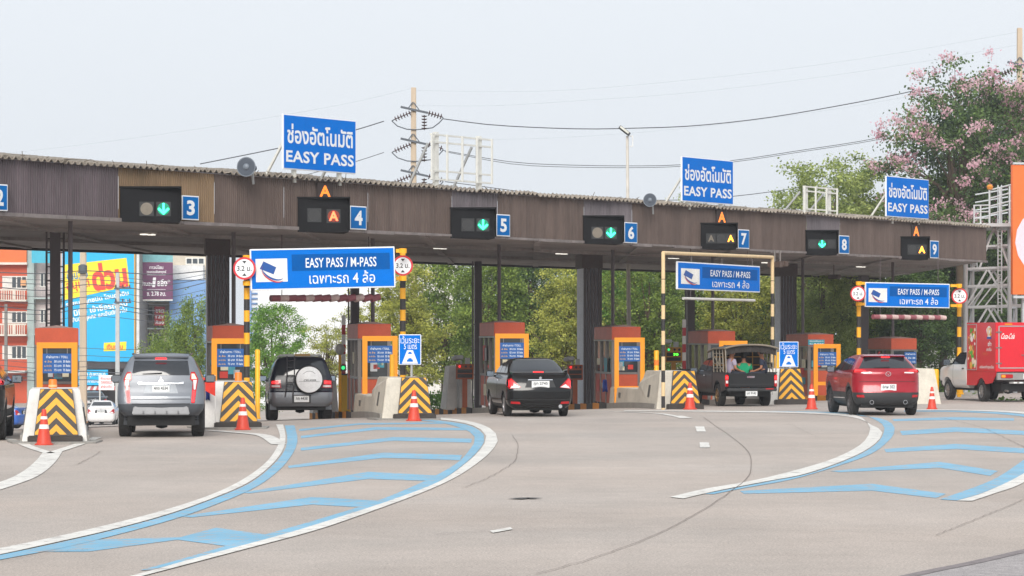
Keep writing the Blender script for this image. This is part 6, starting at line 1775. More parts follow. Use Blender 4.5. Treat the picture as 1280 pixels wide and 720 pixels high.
# big blue advertising banner on its own building
zb2 = 236.0
t, X, Z = block('banner_building', 'building covered by a tall bright blue advertising banner', 78, 171.5, 286, zb2 + 0.5, 8, mat('plain_grey_wall', (150, 146, 142), 0.85))
CY = mat('banner_blue', (0, 176, 232), 0.45, var=0.04); YE = mat('banner_yellow', (255, 222, 34), 0.45, var=0.03); RE = mat('banner_red', (226, 66, 56), 0.45); WHB = mat('banner_white', (242, 244, 246), 0.45); BLB = mat('banner_text_blue', (30, 130, 190), 0.45)
MB().box2(X(78.5), X(168), -0.22, -0.1, Z(452), Z(287)).build('banner', CY, t)
MB().box2(X(168.1), X(169.6), -0.24, -0.1, Z(452), Z(287)).build('banner_edge', mat('edge_gold', (206, 160, 66), 0.5), t)
b = MB(); b.prism([(X(81.5), Z(375)), (X(162.5), Z(357.5)), (X(158.5), Z(322.5)), (X(81.5), Z(331))], 'xz', -0.25, -0.221); o = b.build('yellow_panel', YE, t, bevel=0.0, fix=True)
rot = R(8)
b = MB(); b.text('ด่วน', (X(137), Z(344.5)), X(159)-X(115), Z(327)-Z(361.5), -0.26, bold=0.055, rot=rot); b.text('อนุมัติ', (X(98), Z(356.5)), X(113)-X(84), Z(349)-Z(364), -0.26, bold=0.02, rot=rot); b.build('red_lettering', RE, o)
b = MB(); b.text('บ้านว่าง', (X(97), Z(342.5)), X(110)-X(84), Z(336)-Z(349), -0.26, bold=0.02, rot=rot); b.build('blue_lettering', BLB, o)
b = MB()
for s, xc, yc, w in (('รถยนต์ทุกชนิด โฉนดที่ดิน', 122, 374, 80), ('มีมือ เข้าชื่อรถใหม่', 126, 384.5, 68), ('สินเชื่อบุคคล และสินเชื่อนาโน', 125, 394, 70)):
    b.text(s, (X(xc), Z(yc)), w/F*zb2, 8.5/F*zb2, -0.235, bold=0.025, rot=R(11))
b.build('white_lettering', WHB, t)
b = MB(); b.prism([(X(130), Z(439)), (X(158), Z(438)), (X(158.5), Z(427)), (X(130.5), Z(428.5))], 'xz', -0.25, -0.221); o = b.build('logo_panel', YE, t, fix=True)
b = MB(); b.text('เงินด่วน', (X(144), Z(433)), 20/F*zb2, 7/F*zb2, -0.26, bold=0.03); b.build('red_lettering', RE, o)
MB().box2(X(78.5), X(170), -1.2, -0.02, Z(461), Z(453)).build('shop_canopy', mat('dark_canopy', (70, 66, 68), 0.8), t)
MB().box2(X(79), X(169.5), -0.06, -0.01, Z(508), Z(461.2)).build('shop_front', mat('dark_shopfront', (62, 60, 62), 0.6, var=0.4, scale=0.8), t)
o = MB().box2(X(94), X(138), -1.5, -1.3, Z(481), Z(462)).build('shop_sign', CY, t)
b = MB(); b.text('จำกัด (มหาชน)', (X(118), Z(468)), 34/F*zb2, 7/F*zb2, -1.52, bold=0.02); b.text('ศูนย์บริการสินเชื่อ', (X(116), Z(476.5)), 38/F*zb2, 5/F*zb2, -1.52, bold=0.02); b.build('lettering', WHB, o)
b = MB()
for k in range(16):
    b.cm = k % 2; x = X(92) + (X(150)-X(92))*k/16; x1 = X(92) + (X(150)-X(92))*(k+1)/16
    b.add([(x, -1.3, Z(482)), (x1, -1.3, Z(482)), (x1, -2.4, Z(487)), (x, -2.4, Z(487))], [(0,1,2,3)])
b.build('striped_awning', [mat('awning_white', (222, 216, 210), 0.8), mat('awning_red', (200, 98, 92), 0.8)], t)
t = thing('notice_sign', 'white notice sign with red writing on a thin post in the street', 'sign', Vector((xpx(133, 190), 190, -3.36)), 0)
MB().box2(-0.48, 0.48, 0, 0.04, zpx(487.5, 190)+3.36, zpx(469, 190)+3.36).build('board', WHB, t); MB().bar((-0.42, 0.08, 0), (-0.42, 0.08, zpx(470, 190)+3.36), 0.04, 8).build('post', WFR, t)
b = MB()
for k, s in enumerate(('ห้ามจอด', 'ตลอดแนว', 'ฝ่าฝืนปรับ')): b.text(s, (0, zpx(473 + 5*k, 190)+3.36), 0.7, 0.17, -0.01, bold=0.02)
b.build('lettering', RE, t)

# building with purple banner, blue wall, white block
t, X, Z = block('balcony_block', 'beige block of flats carrying the purple banner', 172.5, 262, 300, 244, 10, mat('beige_wall', (206, 196, 180), 0.85, var=0.12, scale=0.5))
for y0, y1 in ((318, 327), (383, 402), (416, 436)):
    window(t, X(184), X(206), Z(y1), Z(y0), mull=3)
window(t, X(232), X(256), Z(331), Z(322), mull=3)
for yb in (376, 410, 444):
    MB().box2(X(173), X(218), -1.0, -0.01, Z(yb+1.5), Z(yb)).build('balcony_slab', GRB, t)
    b = MB()
    for k in range(20): x = X(174) + (X(196)-X(174))*k/20; b.box2(x, x+0.04, -0.96, -0.92, Z(yb), Z(yb-12))
    b.build('railing', mat('rail_dark', (92, 92, 96), 0.6), t)
MB().box2(X(216), X(256), -1.4, -0.02, Z(350), Z(332)).build('white_parapet', mat('parapet_white', (228, 228, 226), 0.8), t)
o = MB().box2(X(195.5), X(208.5), -1.3, -1.1, Z(407), Z(383.5)).build('red_sign', mat('sign_maroon', (164, 48, 56), 0.6), t)
b = MB()
for k, s in enumerate(('ขาย', '129', 'ห้อง')): b.text(s, (X(202), Z(389 + 7*k)), 10/F*244, 4.5/F*244, -1.31, bold=0.02)
b.build('lettering', WHB, o)
MB().box2(X(215), X(262), -1.8, -0.03, 0, Z(351)).build('blue_wall', mat('pale_blue_wall', (124, 164, 212), 0.7, var=0.08, scale=0.4, stretch=(0.3, 1, 6)), t)
t = thing('purple_banner', 'purple banner with white Thai script left of the green street tree', 'banner', P(195.5, 374, 240), 0)
w, h = 41/F*240, 46/F*240
MB().box2(-w/2, w/2, 0, 0.08, 0, h).build('banner', mat('banner_purple', (108, 58, 96), 0.6, var=0.06), t)
b = MB(); b.text('ทาวน์โฮม', (0, h*0.87), w*0.42, h*0.10, -0.01, bold=0.02); b.text('วงแหวนชัยพฤกษ์', (0, h*0.74), w*0.6, h*0.09, -0.01, bold=0.02); b.text('ล้านละ', (-w*0.30, h*0.43), w*0.34, h*0.13, -0.01, bold=0.03); b.text('1', (-w*0.07, h*0.46), w*0.09, h*0.26, -0.01, bold=0.03, skew=0.1); b.text('สลึง*', (w*0.22, h*0.45), w*0.40, h*0.19, -0.01, bold=0.03)
b.text('ซ. 2.78 ลบ.', (0, h*0.15), w*0.58, h*0.12, -0.01, bold=0.02); b.box2(-w*.28, w*.28, -0.01, -0.001, h*.655, h*.665); b.box2(-w*.28, w*.28, -0.01, -0.001, h*.26, h*.27); b.build('lettering', WHB, t)
MB().box2(-w/2, w/2, 0, 0.06, -0.12, -0.02).build('bottom_rail', WFR, t)
t = thing('teal_advert', 'pale teal advert panel above the purple banner', 'banner', P(195.5, 327.5, 240), 0)
MB().box2(-w/2, w/2, 0, 0.08, 0, 1.3).build('panel', mat('advert_teal', (120, 178, 184), 0.6, var=0.25, scale=0.9), t)
t, X, Z = block('white_warehouse', 'large plain white building behind the left gantry sign', 312, 498, 318, 232, 14, mat('warehouse_white', (224, 226, 228), 0.8, var=0.05, scale=0.2, stretch=(1, 1, 3)))
b = MB()
for k in range(14): b.box2(X(313), X(322), -0.12, -0.01, Z(430 - 6.2*k), Z(428 - 6.2*k))
b.build('louvre', mat('louvre_blue', (96, 130, 176), 0.6), t)
MB().box2(X(312), X(314.5), -0.2, -0.01, 0, Z(319)).build('corner_strip', mat('strip_blue', (118, 152, 200), 0.6), t)
for k, px in enumerate((385, 427, 462)): window(t, X(px), X(px+10), Z(352), Z(340), mull=1)
t, X, Z = block('grey_house', 'grey house with dark windows seen through trees right of the left gantry', 512, 570, 316, 222, 12, mat('offwhite_wall', (214, 212, 206), 0.85, var=0.1))
for px in (524, 546):
    for y0, y1 in ((324, 335), (349, 363), (380, 394)): window(t, X(px), X(px+11), Z(y1), Z(y0), mull=2)
t, X, Z = block('low_house', 'low dark house with white walls behind the trees right of the red car', 1130, 1215, 404, 196, 10, mat('offwhite_wall', (214, 212, 206), 0.85, var=0.1))
b = MB(); b.add([(X(1128), -1.2, Z(404)), (X(1217), -1.2, Z(404)), (X(1217), 5, Z(386)), (X(1128), 5, Z(386)), (X(1128), -1.2, Z(407)), (X(1217), -1.2, Z(407))], [(0,1,2,3), (4,5,1,0)]); b.build('roof', mat('roof_grey', (110, 104, 102), 0.8, var=0.2), t)
for px in (1142, 1172): window(t, X(px), X(px+18), Z(446), Z(426), mull=2)
t, X, Z = block('small_flats', 'pale flats glimpsed through leaves above the red truck cab', 1085, 1130, 372, 205, 10, mat('pale_flat_wall', (218, 216, 212), 0.85, var=0.1))
for y0, y1 in ((382, 393), (404, 416)): window(t, X(1096), X(1116), Z(y1), Z(y0), mull=3)

# poles and street lamp
CPO = mat('concrete_pole', (196, 178, 156), 0.85, var=0.1, scale=1.5, stretch=(4, 4, 0.5)); GPO = mat('grey_pole', (184, 186, 186), 0.7, var=0.08); INS = mat('brown_insulator', (78, 52, 52), 0.3); STL = mat('dark_steelwork', (84, 90, 98), 0.6); WIRE = mat('cable_black', (72, 75, 82), 0.6); WIRG = mat('cable_grey', (176, 184, 192), 0.6)
def simple_pole(px, ytop, wpx, z, label, m, extras=0):
    g = Vector((xpx(px, z), z, gz(xpx(px, z), z)))
    t = thing('utility_pole', label, 'pole', g, 0, 'poles along the street')
    h = zpx(ytop, z) - g.z; r = wpx/2/F*z
    b = MB(); b.add([(-r*1.2,-r*1.2,0), (r*1.2,-r*1.2,0), (r*1.2,r*1.2,0), (-r*1.2,r*1.2,0), (-r*.95,-r*.95,h), (r*.95,-r*.95,h), (r*.95,r*.95,h), (-r*.95,r*.95,h)], [(0,3,2,1), (4,5,6,7), (0,1,5,4), (1,2,6,5), (2,3,7,6), (3,0,4,7)]); b.build('shaft', m, t, bevel=0.02)
    for k in range(extras):
        zz_ = h - 1.0 - 0.9*k
        MB().box((0.35, -r - 0.06, zz_), (1.1, 0.08, 0.1)).build('crossarm', STL, t)
        for x in (-0.1, 0.35, 0.8): MB().lathe([(.03,0), (.06,.04), (.03,.1), (.05,.14), (.02,.2)], 10, c=(x, -r-.06, zz_ + .05)).build('insulator', INS, t)
    return t, h, r
t, h, r = simple_pole(104, 296, 7.5, 200, 'thick concrete pole in front of the blue banner with a dark cable joint', CPO)
MB().lathe([(.1,-.3), (.28,-.22), (.30,.25), (.12,.34)], 14, c=(0, -r, zpx(337, 200) - t.location.z)).build('cable_joint', STL, t, smooth=50)
simple_pole(147, 341, 4.6, 195, 'slimmer pale pole right of the thick pole, crossarms near its top', GPO, 2)
simple_pole(7.5, 380, 3.6, 215, 'thin grey pole before the orange shophouse', mat('worn_pole', (130, 126, 122), 0.8))
simple_pole(172.5, 300, 3.2, 205, 'white steel pole between the blue and the purple banners', mat('white_pole', (214, 216, 216), 0.6))

def big_pole(px, ytop, z, label, arms):
    g = Vector((xpx(px, z), z, gz(xpx(px, z), z)))
    t = thing('power_pole', label, 'pole', g, 0, 'tall concrete power poles')
    h = zpx(ytop, z) - g.z; r = 3.4/F*z
    b = MB(); b.add([(-r*1.35,-r*1.35,0), (r*1.35,-r*1.35,0), (r*1.35,r*1.35,0), (-r*1.35,r*1.35,0), (-r*.9,-r*.9,h), (r*.9,-r*.9,h), (r*.9,r*.9,h), (-r*.9,r*.9,h)], [(0,3,2,1), (4,5,6,7), (0,1,5,4), (1,2,6,5), (2,3,7,6), (3,0,4,7)]); b.build('shaft', CPO, t, bevel=0.02)
    q = lambda a, c: Vector((xpx(px + a, z) - g.x, 0, zpx(c, z) - g.z))
    def string(p, d, n, name='insulator_string'):
        b = MB(); d = d.normalized(); 
        b.bar(p, p + d*(n*0.16), 0.025, 6)
        for k in range(n):
            c = p + d*(0.16*k + 0.08); b.bar(c - d*0.03, c + d*0.03, 0.17, 12, 0.10)
        b.build(name, INS, t)
        return p + d*(n*0.16)
    for ya in arms:
        yv = Vector((0, -r - 0.08, 0))
        a0, a1 = q(-16, ya - 2) + yv, q(18, ya + 5.5) + yv
        b = MB(); b.beam(a0, a1, 0.13, 0.11); o = b.build('crossarm', STL, t)
        b = MB(); b.beam(q(-7, ya + 0.5) + yv, q(-1, ya - 8) + yv, 0.05); b.beam(q(8, ya + 3) + yv, q(0, ya - 8) + yv, 0.05); b.build('arm_brace', STL, t)
        e0 = string(q(-3, ya + 5) + yv, Vector((-1, 0, -0.42)), 6)
        e1 = string(q(18, ya + 5.5) + yv, Vector((1, 0, -0.28)), 5)
        e2 = string(q(13.5, ya + 8) + yv, Vector((0, 0, -1)), 5)
        b = MB()
        f0, f1 = q(-27, ya + 15.5) + yv, q(37, ya + 12.5) + yv
        b.bar(e0, f0, 0.03, 6); b.bar(e1, f1, 0.03, 6)
        b.tube([f0, q(-20, ya + 22) + yv, q(-8, ya + 26) + yv, q(4, ya + 26.5) + yv, q(14, ya + 25.5) + yv, q(24, ya + 24) + yv, q(32, ya + 18) + yv, f1], 0.03, 6)
        b.build('jumper_cable', STL, t)
big_pole(517, 109.5, 160, 'tall concrete power pole with brown insulators rising behind the canopy', (136, 175.5, 215))
big_pole(1274.5, 35, 160, 'tall concrete power pole at the right edge above the pink tree', (80,))

def cable(pts, r, z, label, m=WIRE, z2=None):
    n = 26; P2 = resample(pts, n); z2 = z if z2 is None else z2
    w = [P(p.x, p.y, z + (z2 - z)*i/(n-1)) for i, p in enumerate(P2)]
    o = w[0].copy(); b = MB(); b.tube([q - o for q in w], r, 5)
    x = b.build('power_cable', m, None, loc=o, smooth=60); tag(x, label, 'cable', 'overhead cables')
cable([(480,151.5), (446,162), (400,174), (330,189), (250,205)], .028, 160, 'upper sagging cable running left from the tall power pole')
cable([(480,190.5), (446,201.5), (400,214), (330,232)], .018, 160, 'middle sagging cable running left from the tall power pole')
cable([(516,110), (440,128), (330,148), (200,168), (60,186), (-20,194)], .007, 160, 'faint top cable running left from the pole tip', WIRG)
cable([(554,148.5), (620,156.5), (720,161), (800,160), (870,157), (960,147), (1060,130), (1145,113), (1235,92)], .026, 160, 'upper sagging cable running right from the pole to the pink tree')
cable([(554,188), (640,202.5), (720,206.5), (800,207.3), (850,206), (917,200.5), (1000,188), (1095,173), (1235,144)], .018, 160, 'middle sagging cable running right behind the middle roof sign')
cable([(556,189.5), (640,205), (720,209), (800,209.5), (850,208), (917,202.5), (1000,190), (1095,175), (1235,146)], .016, 160.6, 'lower twin of the middle sagging cable running right')
cable([(556,227), (720,247), (850,250), (920,245), (1000,234.5), (1100,218), (1235,190)], .020, 160, 'lowest sagging cable passing right of the middle roof sign')
cable([(520,113), (620,114.5), (720,112), (860,100), (1000,84), (1130,65), (1272,40)], .006, 160, 'faint top cable running right to the other power pole', WIRG)
cable([(522,132), (620,132), (720,126), (860,116), (1020,97), (1160,76), (1272,56)], .006, 160, 'second faint cable running right below the top one', WIRG)
cable([(560,175), (700,172), (860,160), (1020,140), (1140,120)], .005, 161, 'faintest thin cable running right between the sagging ones', WIRG)
rw = random.Random(12)
for k, (y0, ym, y1) in enumerate(((352,356,347), (358,364,352), (366,372,361), (374,381,366), (381,389,374), (389,394,381), (397,402,392), (430,436,438), (440,448,445), (449,455,452), (455,462,459), (461,468,464), (466,473,470), (472,477,476), (340,343,338), (345,351,342))):
    cable([(-15, y0), (55, ym - 1), (104, (ym+y1)/2 - 2), (147, (ym+y1)/2), (205, ym), (262, y1)], rw.uniform(.016, .034), 196 + rw.uniform(-1.5, 1.5), 'sagging black cable in the bundle before the shophouses and banners')

t = thing('street_lamp', 'tall thin street lamp with twin flat heads above the canopy middle', 'street lamp', Vector((xpx(785, 120), 120, gz(xpx(785, 120), 120))), 0)
zt_ = zpx(170, 120) - t.location.z
MB().bar((0.06, 0, 0), (-0.03, 0, zt_), 0.10, 12, 0.055).build('pole', mat('lamp_pole_cream', (206, 200, 190), 0.6), t, smooth=40)
MB().box((-0.14, -0.12, zt_ + 0.2), (0.52, 0.5, 0.12), ry=R(38)).build('led_head', mat('lamp_head_dark', (52, 56, 62), 0.5), t, bevel=0.015)
MB().box((-0.155, -0.38, zt_ + 0.22), (0.42, 0.02, 0.08), ry=R(38)).build('led_face', mat('lamp_face', (206, 206, 196), 0.3), t)
b = MB(); b.box2(0.06, 0.2, -0.05, 0.0, zt_ - 0.42, zt_ - 0.39); b.box2(0.06, 0.2, -0.05, 0.0, zt_ - 0.02, zt_ + 0.01); b.box2(0.17, 0.2, -0.05, 0.0, zt_ - 0.39, zt_ - 0.02); b.build('bracket', WFR, t)

# ------------------------------------------------------------------ billboard tower at the right
zt = 124.0
TW_ = mat('tower_steel', (196, 200, 202), 0.5, metal=0.2, var=0.08)
g0 = Vector((xpx(1235, zt), zt, gz(xpx(1235, zt), zt)))
t = thing('billboard_tower', 'pale steel lattice tower with platform and ladder holding the orange billboard', 'tower', g0, 0)
def tp(px, py, dy=0.0):
    z = zt + dy; return Vector((xpx(px, zt) - g0.x, dy, zpx(py, zt) - g0.z))
DY = 3.0
b = MB()
for px, dy in ((1207, 0), (1262, 0), (1229, DY), (1284, DY)):
    a = tp(px, 330 if px < 1215 else 283, dy); a2 = Vector((a.x, a.y, 0)); b.bar(a2, a, 0.10, 10)
b.build('leg', TW_, t, smooth=40)
b = MB()
for py in (283, 308, 336, 358, 384): 
    x0 = 1207 if py > 325 else 1229
    b.beam(tp(x0, py), tp(1285, py - 3), 0.09); b.beam(tp(1229, py, DY), tp(1300, py - 2, DY), 0.09)
    if py > 325: b.beam(tp(1207, py), tp(1229, py, DY), 0.08); 
    b.beam(tp(1262, py), tp(1284, py, DY), 0.08)
b.build('horizontal_members', TW_, t)
b = MB()
ys = (283, 336, 384, 430)
for i in range(3):
    for (xa, xb, dy) in ((1207, 1262, 0), (1229, 1284, DY)):
        if i == 0 and xa == 1207: xa = 1224
        xm = (xa + xb)/2
        b.beam(tp(xa, ys[i+1], dy), tp(xm, ys[i], dy), 0.075); b.beam(tp(xm, ys[i], dy), tp(xb, ys[i+1], dy), 0.075)
    b.beam(tp(1207 if i else 1222, ys[i+1], 0), tp(1229, ys[i], DY), 0.06); b.beam(tp(1262, ys[i+1], 0), tp(1284, ys[i], DY), 0.06)
for dx in (0, 10, 20): b.beam(tp(1210 + dx, 384), tp(1240 + dx, 345), 0.05)
b.build('diagonal_braces', TW_, t)
MB().box2(tp(1213, 283).x, tp(1300, 283).x, -0.9, DY + 0.8, tp(0, 284).z, tp(0, 280).z).build('platform', TW_, t)
b = MB()
for px in (1214, 1222): b.bar(tp(px, 282, -.8), tp(px, 258, -.8), 0.035, 6)
for px in (1233, 1246, 1258): b.bar(tp(px, 282, -.8), tp(px, 234 + (1258-px)*.16, -.8), 0.04, 6)
for py in (258, 266, 274): b.bar(tp(1213, py, -.8), tp(1234, py - .5, -.8), 0.03, 6)
for py in (236, 246, 256, 266): b.bar(tp(1233, py + 3, -.8), tp(1268, py - 6, -.8), 0.032, 6); b.bar(tp(1233, py + 3, DY), tp(1275, py - 4, DY), 0.03, 6)
b.build('railing', TW_, t)
b = MB()
for dx in (0, 4.5): b.bar(tp(1245 + dx, 392, -.5), tp(1245 + dx, 232, -.5), 0.028, 6)
for k in range(32): b.bar(tp(1245, 388 - 4.9*k, -.5), tp(1249.5, 388 - 4.9*k, -.5), 0.018, 5)
b.build('ladder', TW_, t)
b = MB(); b.lathe([(.10,0), (.14,.12), (.06,.2)], 10, c=tp(1233.5, 238, -.8)); b.build('beacon', mat('beacon_orange', (216, 140, 50), 0.5), t)
t = thing('orange_billboard', 'orange billboard with pale figure, cut by the right edge', 'billboard', P(1266, 368, 119.5), R(16))
hh = 162/F*119.5
MB().box2(0, 7.0, 0, 0.18, 0, hh).build('panel', mat('billboard_orange', (242, 116, 52), 0.5, var=0.06, scale=0.4), t)
b = MB(); b.prism([(7.0, hh*0.72), (0.9, hh*0.66), (0.42, hh*0.58), (0.18, hh*0.50), (0.10, hh*0.40), (0.22, hh*0.30), (0.5, hh*0.22), (1.4, hh*0.14), (7.0, hh*0.12)], 'xz', -0.012, -0.001); b.build('pale_figure', mat('billboard_pale', (226, 212, 222), 0.5, var=0.12, scale=0.5), t, fix=True)
b = MB(); b.beam((0, -0.02, -0.1), (7, -0.02, -0.1), 0.1); b.beam((0, -0.02, hh+.06), (7, -0.02, hh+.06), 0.08)
for x in (0.6, 3.5, 6.4): b.beam((x, 0.3, -3), (x, 0.3, hh), 0.14)
b.build('frame', TW_, t)

# ------------------------------------------------------------------ trees and hedge
BARK = mat('bark', (96, 82, 68), 0.95, var=0.3, scale=3, bump=0.6, bscale=12)
L1 = leafmat('leaves_mid', (64, 92, 46), (160, 180, 86)); L2 = leafmat('leaves_yellowish', (96, 112, 50), (206, 206, 104)); L3 = leafmat('leaves_dark', (40, 66, 44), (116, 142, 78)); L4 = leafmat('leaves_bright', (66, 112, 50), (152, 190, 88)); L5 = leafmat('leaves_light', (104, 124, 66), (190, 202, 118))
PNKL = leafmat('pink_blossom', (204, 148, 168), (244, 212, 218), 0.35)
def leaves(centers, per, sig, size, rs, droop=0.0):
    n = len(centers)*per
    c = np.repeat(centers, per, 0) + rs.normal(size=(n, 3))*np.array(sig)
    d = rs.normal(size=(n, 3)); d[:, 2] = d[:, 2]*0.6 - droop; d /= np.linalg.norm(d, axis=1)[:, None]
    s = np.cross(d, rs.normal(size=(n, 3))); s /= np.linalg.norm(s, axis=1)[:, None]
    L = size*rs.uniform(0.6, 1.3, (n, 1)); Wd = L*0.36
    v = np.stack([c, c + d*L*0.5 + s*Wd, c + d*L, c + d*L*0.5 - s*Wd], 1).reshape(-1, 3)
    return v
def quad_mesh(name, v, m):
    k = len(v)//4
    me = bpy.data.meshes.new(name)
    me.vertices.add(len(v)); me.vertices.foreach_set('co', v.astype(np.float32).ravel())
    me.loops.add(4*k); me.loops.foreach_set('vertex_index', np.arange(4*k, dtype=np.int32))
    me.polygons.add(k); me.polygons.foreach_set('loop_start', np.arange(0, 4*k, 4, dtype=np.int32))
    me.update(calc_edges=True); me.materials.append(m)
    return me
def crown_proto(seed, nclump, per, size, radii=(2.2, 2.2, 4.0), zc=5.6, sig=(.36, .36, .22), droop=0.25, hollow=0.45, trunk_h=None, blossoms=0, lump=0.3):
    """a tree 10 m tall and about 4.6 m wide, as shared mesh data: trunk with limbs, crown, blossoms"""
    rs = np.random.RandomState(seed); rr = random.Random(seed)
    dirs = rs.normal(size=(nclump, 3)); dirs /= np.linalg.norm(dirs, axis=1)[:, None]
    ph = rs.uniform(0, 6.28, 6)
    lum = 1 + lump*(np.sin(3.1*dirs[:, 0] + ph[0])*np.sin(2.7*dirs[:, 2] + ph[1]) + 0.7*np.sin(5.3*dirs[:, 1] + ph[2])*np.sin(4.9*dirs[:, 2] + 3.3*dirs[:, 0] + ph[3]))
    rad = (hollow + (1-hollow)*rs.uniform(0, 1, nclump)**0.6) * lum * rs.uniform(0.85, 1.08, nclump)
    c = dirs*rad[:, None]*np.array(radii); c[:, 2] += zc
    # bring the crown to its nominal 10 m top and 4.6 m width
    top = zc + radii[2]; kz = (9.75 - (zc - radii[2]))/(np.percentile(c[:, 2], 99) - (zc - radii[2])); c[:, 2] = (zc - radii[2]) + (c[:, 2] - (zc - radii[2]))*kz
    ok_ = (c[:, 2] < 9.6) & (rad < np.percentile(rad, 97)); c, rad, dirs = c[ok_], rad[ok_], dirs[ok_]; nclump = len(c)
    kx = 2.15/np.percentile(np.abs(c[:, :2]), 98); c[:, :2] *= kx
    crown = quad_mesh('crown', leaves(c, per, sig, size, rs, droop), L1)
    b = MB(); th = trunk_h or zc*0.45
    b.tube([(0,0,-0.3), (0.06,0.03,th*0.5), (-0.04,0.05,th), (0.05,-0.05,zc), (0,0,zc + radii[2]*0.5)], .2, 9, [.26,.2,.17,.11,.04])
    order = sorted(range(nclump), key=lambda i: rr.random())[:34]
    for k, i in enumerate(order):
        e = Vector(c[i]); s0 = rr.uniform(0.6, 1.0); st = Vector((0.02, 0.02, th*s0 + (zc - th)*rr.uniform(0, .7)))
        m1 = st.lerp(e, 0.45) + Vector((rr.uniform(-.25,.25), rr.uniform(-.25,.25), rr.uniform(-.1,.35)))
        r0 = .085 if k < 9 else .04
        b.tube([st, m1, st.lerp(e, 0.75) + Vector((0, 0, .12)), e], r0, 6, [r0, r0*.7, r0*.45, r0*.18])
    tm = bpy.data.meshes.new('trunk'); tm.from_pydata(b.v, [], b.f); tm.materials.append(BARK); tm.polygons.foreach_set('use_smooth', [True]*len(tm.polygons))
    fl = None
    if blossoms:
        ok = [i for i in range(nclump) if rad[i] > 0.78 and c[i][2] > zc - radii[2]*0.75]
        rs2 = np.random.RandomState(seed + 1); pick = rs2.choice(ok, min(len(ok), blossoms), replace=False)
        f = np.repeat(c[pick], 3, 0) + rs2.normal(size=(len(pick)*3, 3))*np.array([.34, .34, .06]) + np.array([0, 0, .13])
        fl = quad_mesh('blossoms', leaves(f, 44, (.11, .11, .08), size*0.9, rs2, -0.1), PNKL)
    return crown, tm, fl
PA = crown_proto(3, 250, 92, .155, hollow=0.5, sig=(.29,.29,.17)); PB = crown_proto(7, 210, 100, .15, hollow=0.35, lump=0.45, sig=(.29,.29,.17)); PC = crown_proto(11, 270, 88, .155, sig=(.30,.30,.19), hollow=0.55)
PS = crown_proto(21, 96, 92, .14, hollow=0.3, lump=0.5, radii=(2.2, 2.2, 3.4), sig=(.27,.27,.15))                  # open, sparse crown
PO = crown_proto(27, 190, 110, .115, hollow=0.3, lump=0.38, radii=(2.3, 2.3, 3.2), zc=6.2, sig=(.22,.22,.15))          # airy treetop
PW = crown_proto(33, 170, 100, .16, droop=1.0, sig=(.24,.24,.36), hollow=0.35, lump=0.45)                          # drooping fine leaves
PP = crown_proto(42, 210, 130, .105, radii=(2.5, 2.5, 2.9), zc=6.9, hollow=0.42, blossoms=120, lump=0.32, trunk_h=4.6, sig=(.32, .32, .13), droop=0.35)
def tree(proto, px, ytop, wpx, z, m, label, name='tree', group='trees behind the toll plaza', rot=0.0, flower=False):
    x = xpx(px, z); g = Vector((x, z, gz(x, z)))
    t = thing(name, label, 'tree', g, rot, group)
    h = (zpx(ytop, z) - g.z)/10.0; w = wpx/F*z/4.6
    t.scale = (w, w, h)
    o = bpy.data.objects.new('trunk', proto[1]); COL.objects.link(o); o.parent = t
    me = proto[0]
    o = bpy.data.objects.new('crown', me); COL.objects.link(o); o.parent = t
    o.material_slots[0].link = 'OBJECT'; o.material_slots[0].material = m
    if flower and proto[2]:
        o = bpy.data.objects.new('blossoms', proto[2]); COL.objects.link(o); o.parent = t
tree(PW, 232, 364, 66, 150, L1, 'drooping green tree between the silver car and the broad dark column')
tree(PW, 203, 418, 62, 146, L1, 'smaller drooping green tree above the silver car roof', rot=2.0)
tree(PA, 339, 378, 70, 138, L4, 'round bright green tree right of the banded left gantry pole', rot=1.0)
tree(PS, 408, 384, 66, 150, L2, 'sparse yellowish tree before the white warehouse', rot=0.5)
tree(PS, 462, 352, 72, 146, L2, 'sparse yellowish tree right of the faded height bar', rot=3.5)
row = [(508, 318, 96, 142, L2, PB, 'yellow green tree just right of the left gantry sign'), (556, 306, 92, 150, L1, PA, 'mid green tree left of the thin post beside the saloon booth'), (612, 304, 96, 146, L1, PC, 'mid green tree right above the black saloon booth'),
       (664, 300, 96, 150, L3, PA, 'dark green tree left of the pale-sided broad column'), (708, 312, 84, 140, L2, PB, 'yellow tinged tree just behind the pale-sided broad column'), (760, 298, 100, 150, L4, PC, 'bright green tree around the street lamp pole'),
       (812, 304, 96, 144, L1, PA, 'mid green tree behind the portal left leg'), (868, 306, 96, 152, L1, PB, 'mid green tree behind the portal sign'), (925, 318, 96, 146, L2, PC, 'yellowish tree behind the pickup canopy'),
       (985, 300, 100, 156, L3, PA, 'dark tree behind the right fluted column'), (1030, 318, 96, 146, L5, PW, 'pale drooping tree left of the right gantry sign'), (1092, 320, 92, 158, L1, PB, 'mid green tree behind the right gantry sign'),
       (1150, 330, 96, 150, L3, PC, 'dark tree between the right gantry and the lattice tower'), (1205, 300, 100, 158, L3, PA, 'dark tree behind the lattice tower foot'), (1262, 290, 110, 152, L3, PB, 'dark tree behind the red cargo box')]
for i, (px, yt, w, z, m, pr, lb) in enumerate(row): tree(pr, px, yt, w, z, m, lb, rot=i*1.7)
back = [(640, 326, 100, 186, L3), (720, 318, 130, 192, L3), (800, 316, 130, 186, L3), (960, 318, 130, 188, L1), (1060, 326, 110, 186, L3), (1235, 260, 150, 182, L3)]
for i, (px, yt, w, z, m) in enumerate(back):
    tree((PA, PB, PC)[i % 3], px, yt, w, z, m, 'dark crowded tree in the second row behind the toll plaza' if px < 1200 else 'dark tall tree in the second row behind the billboard tower', rot=i*2.3 + 0.6, group='second row of trees behind the plaza')
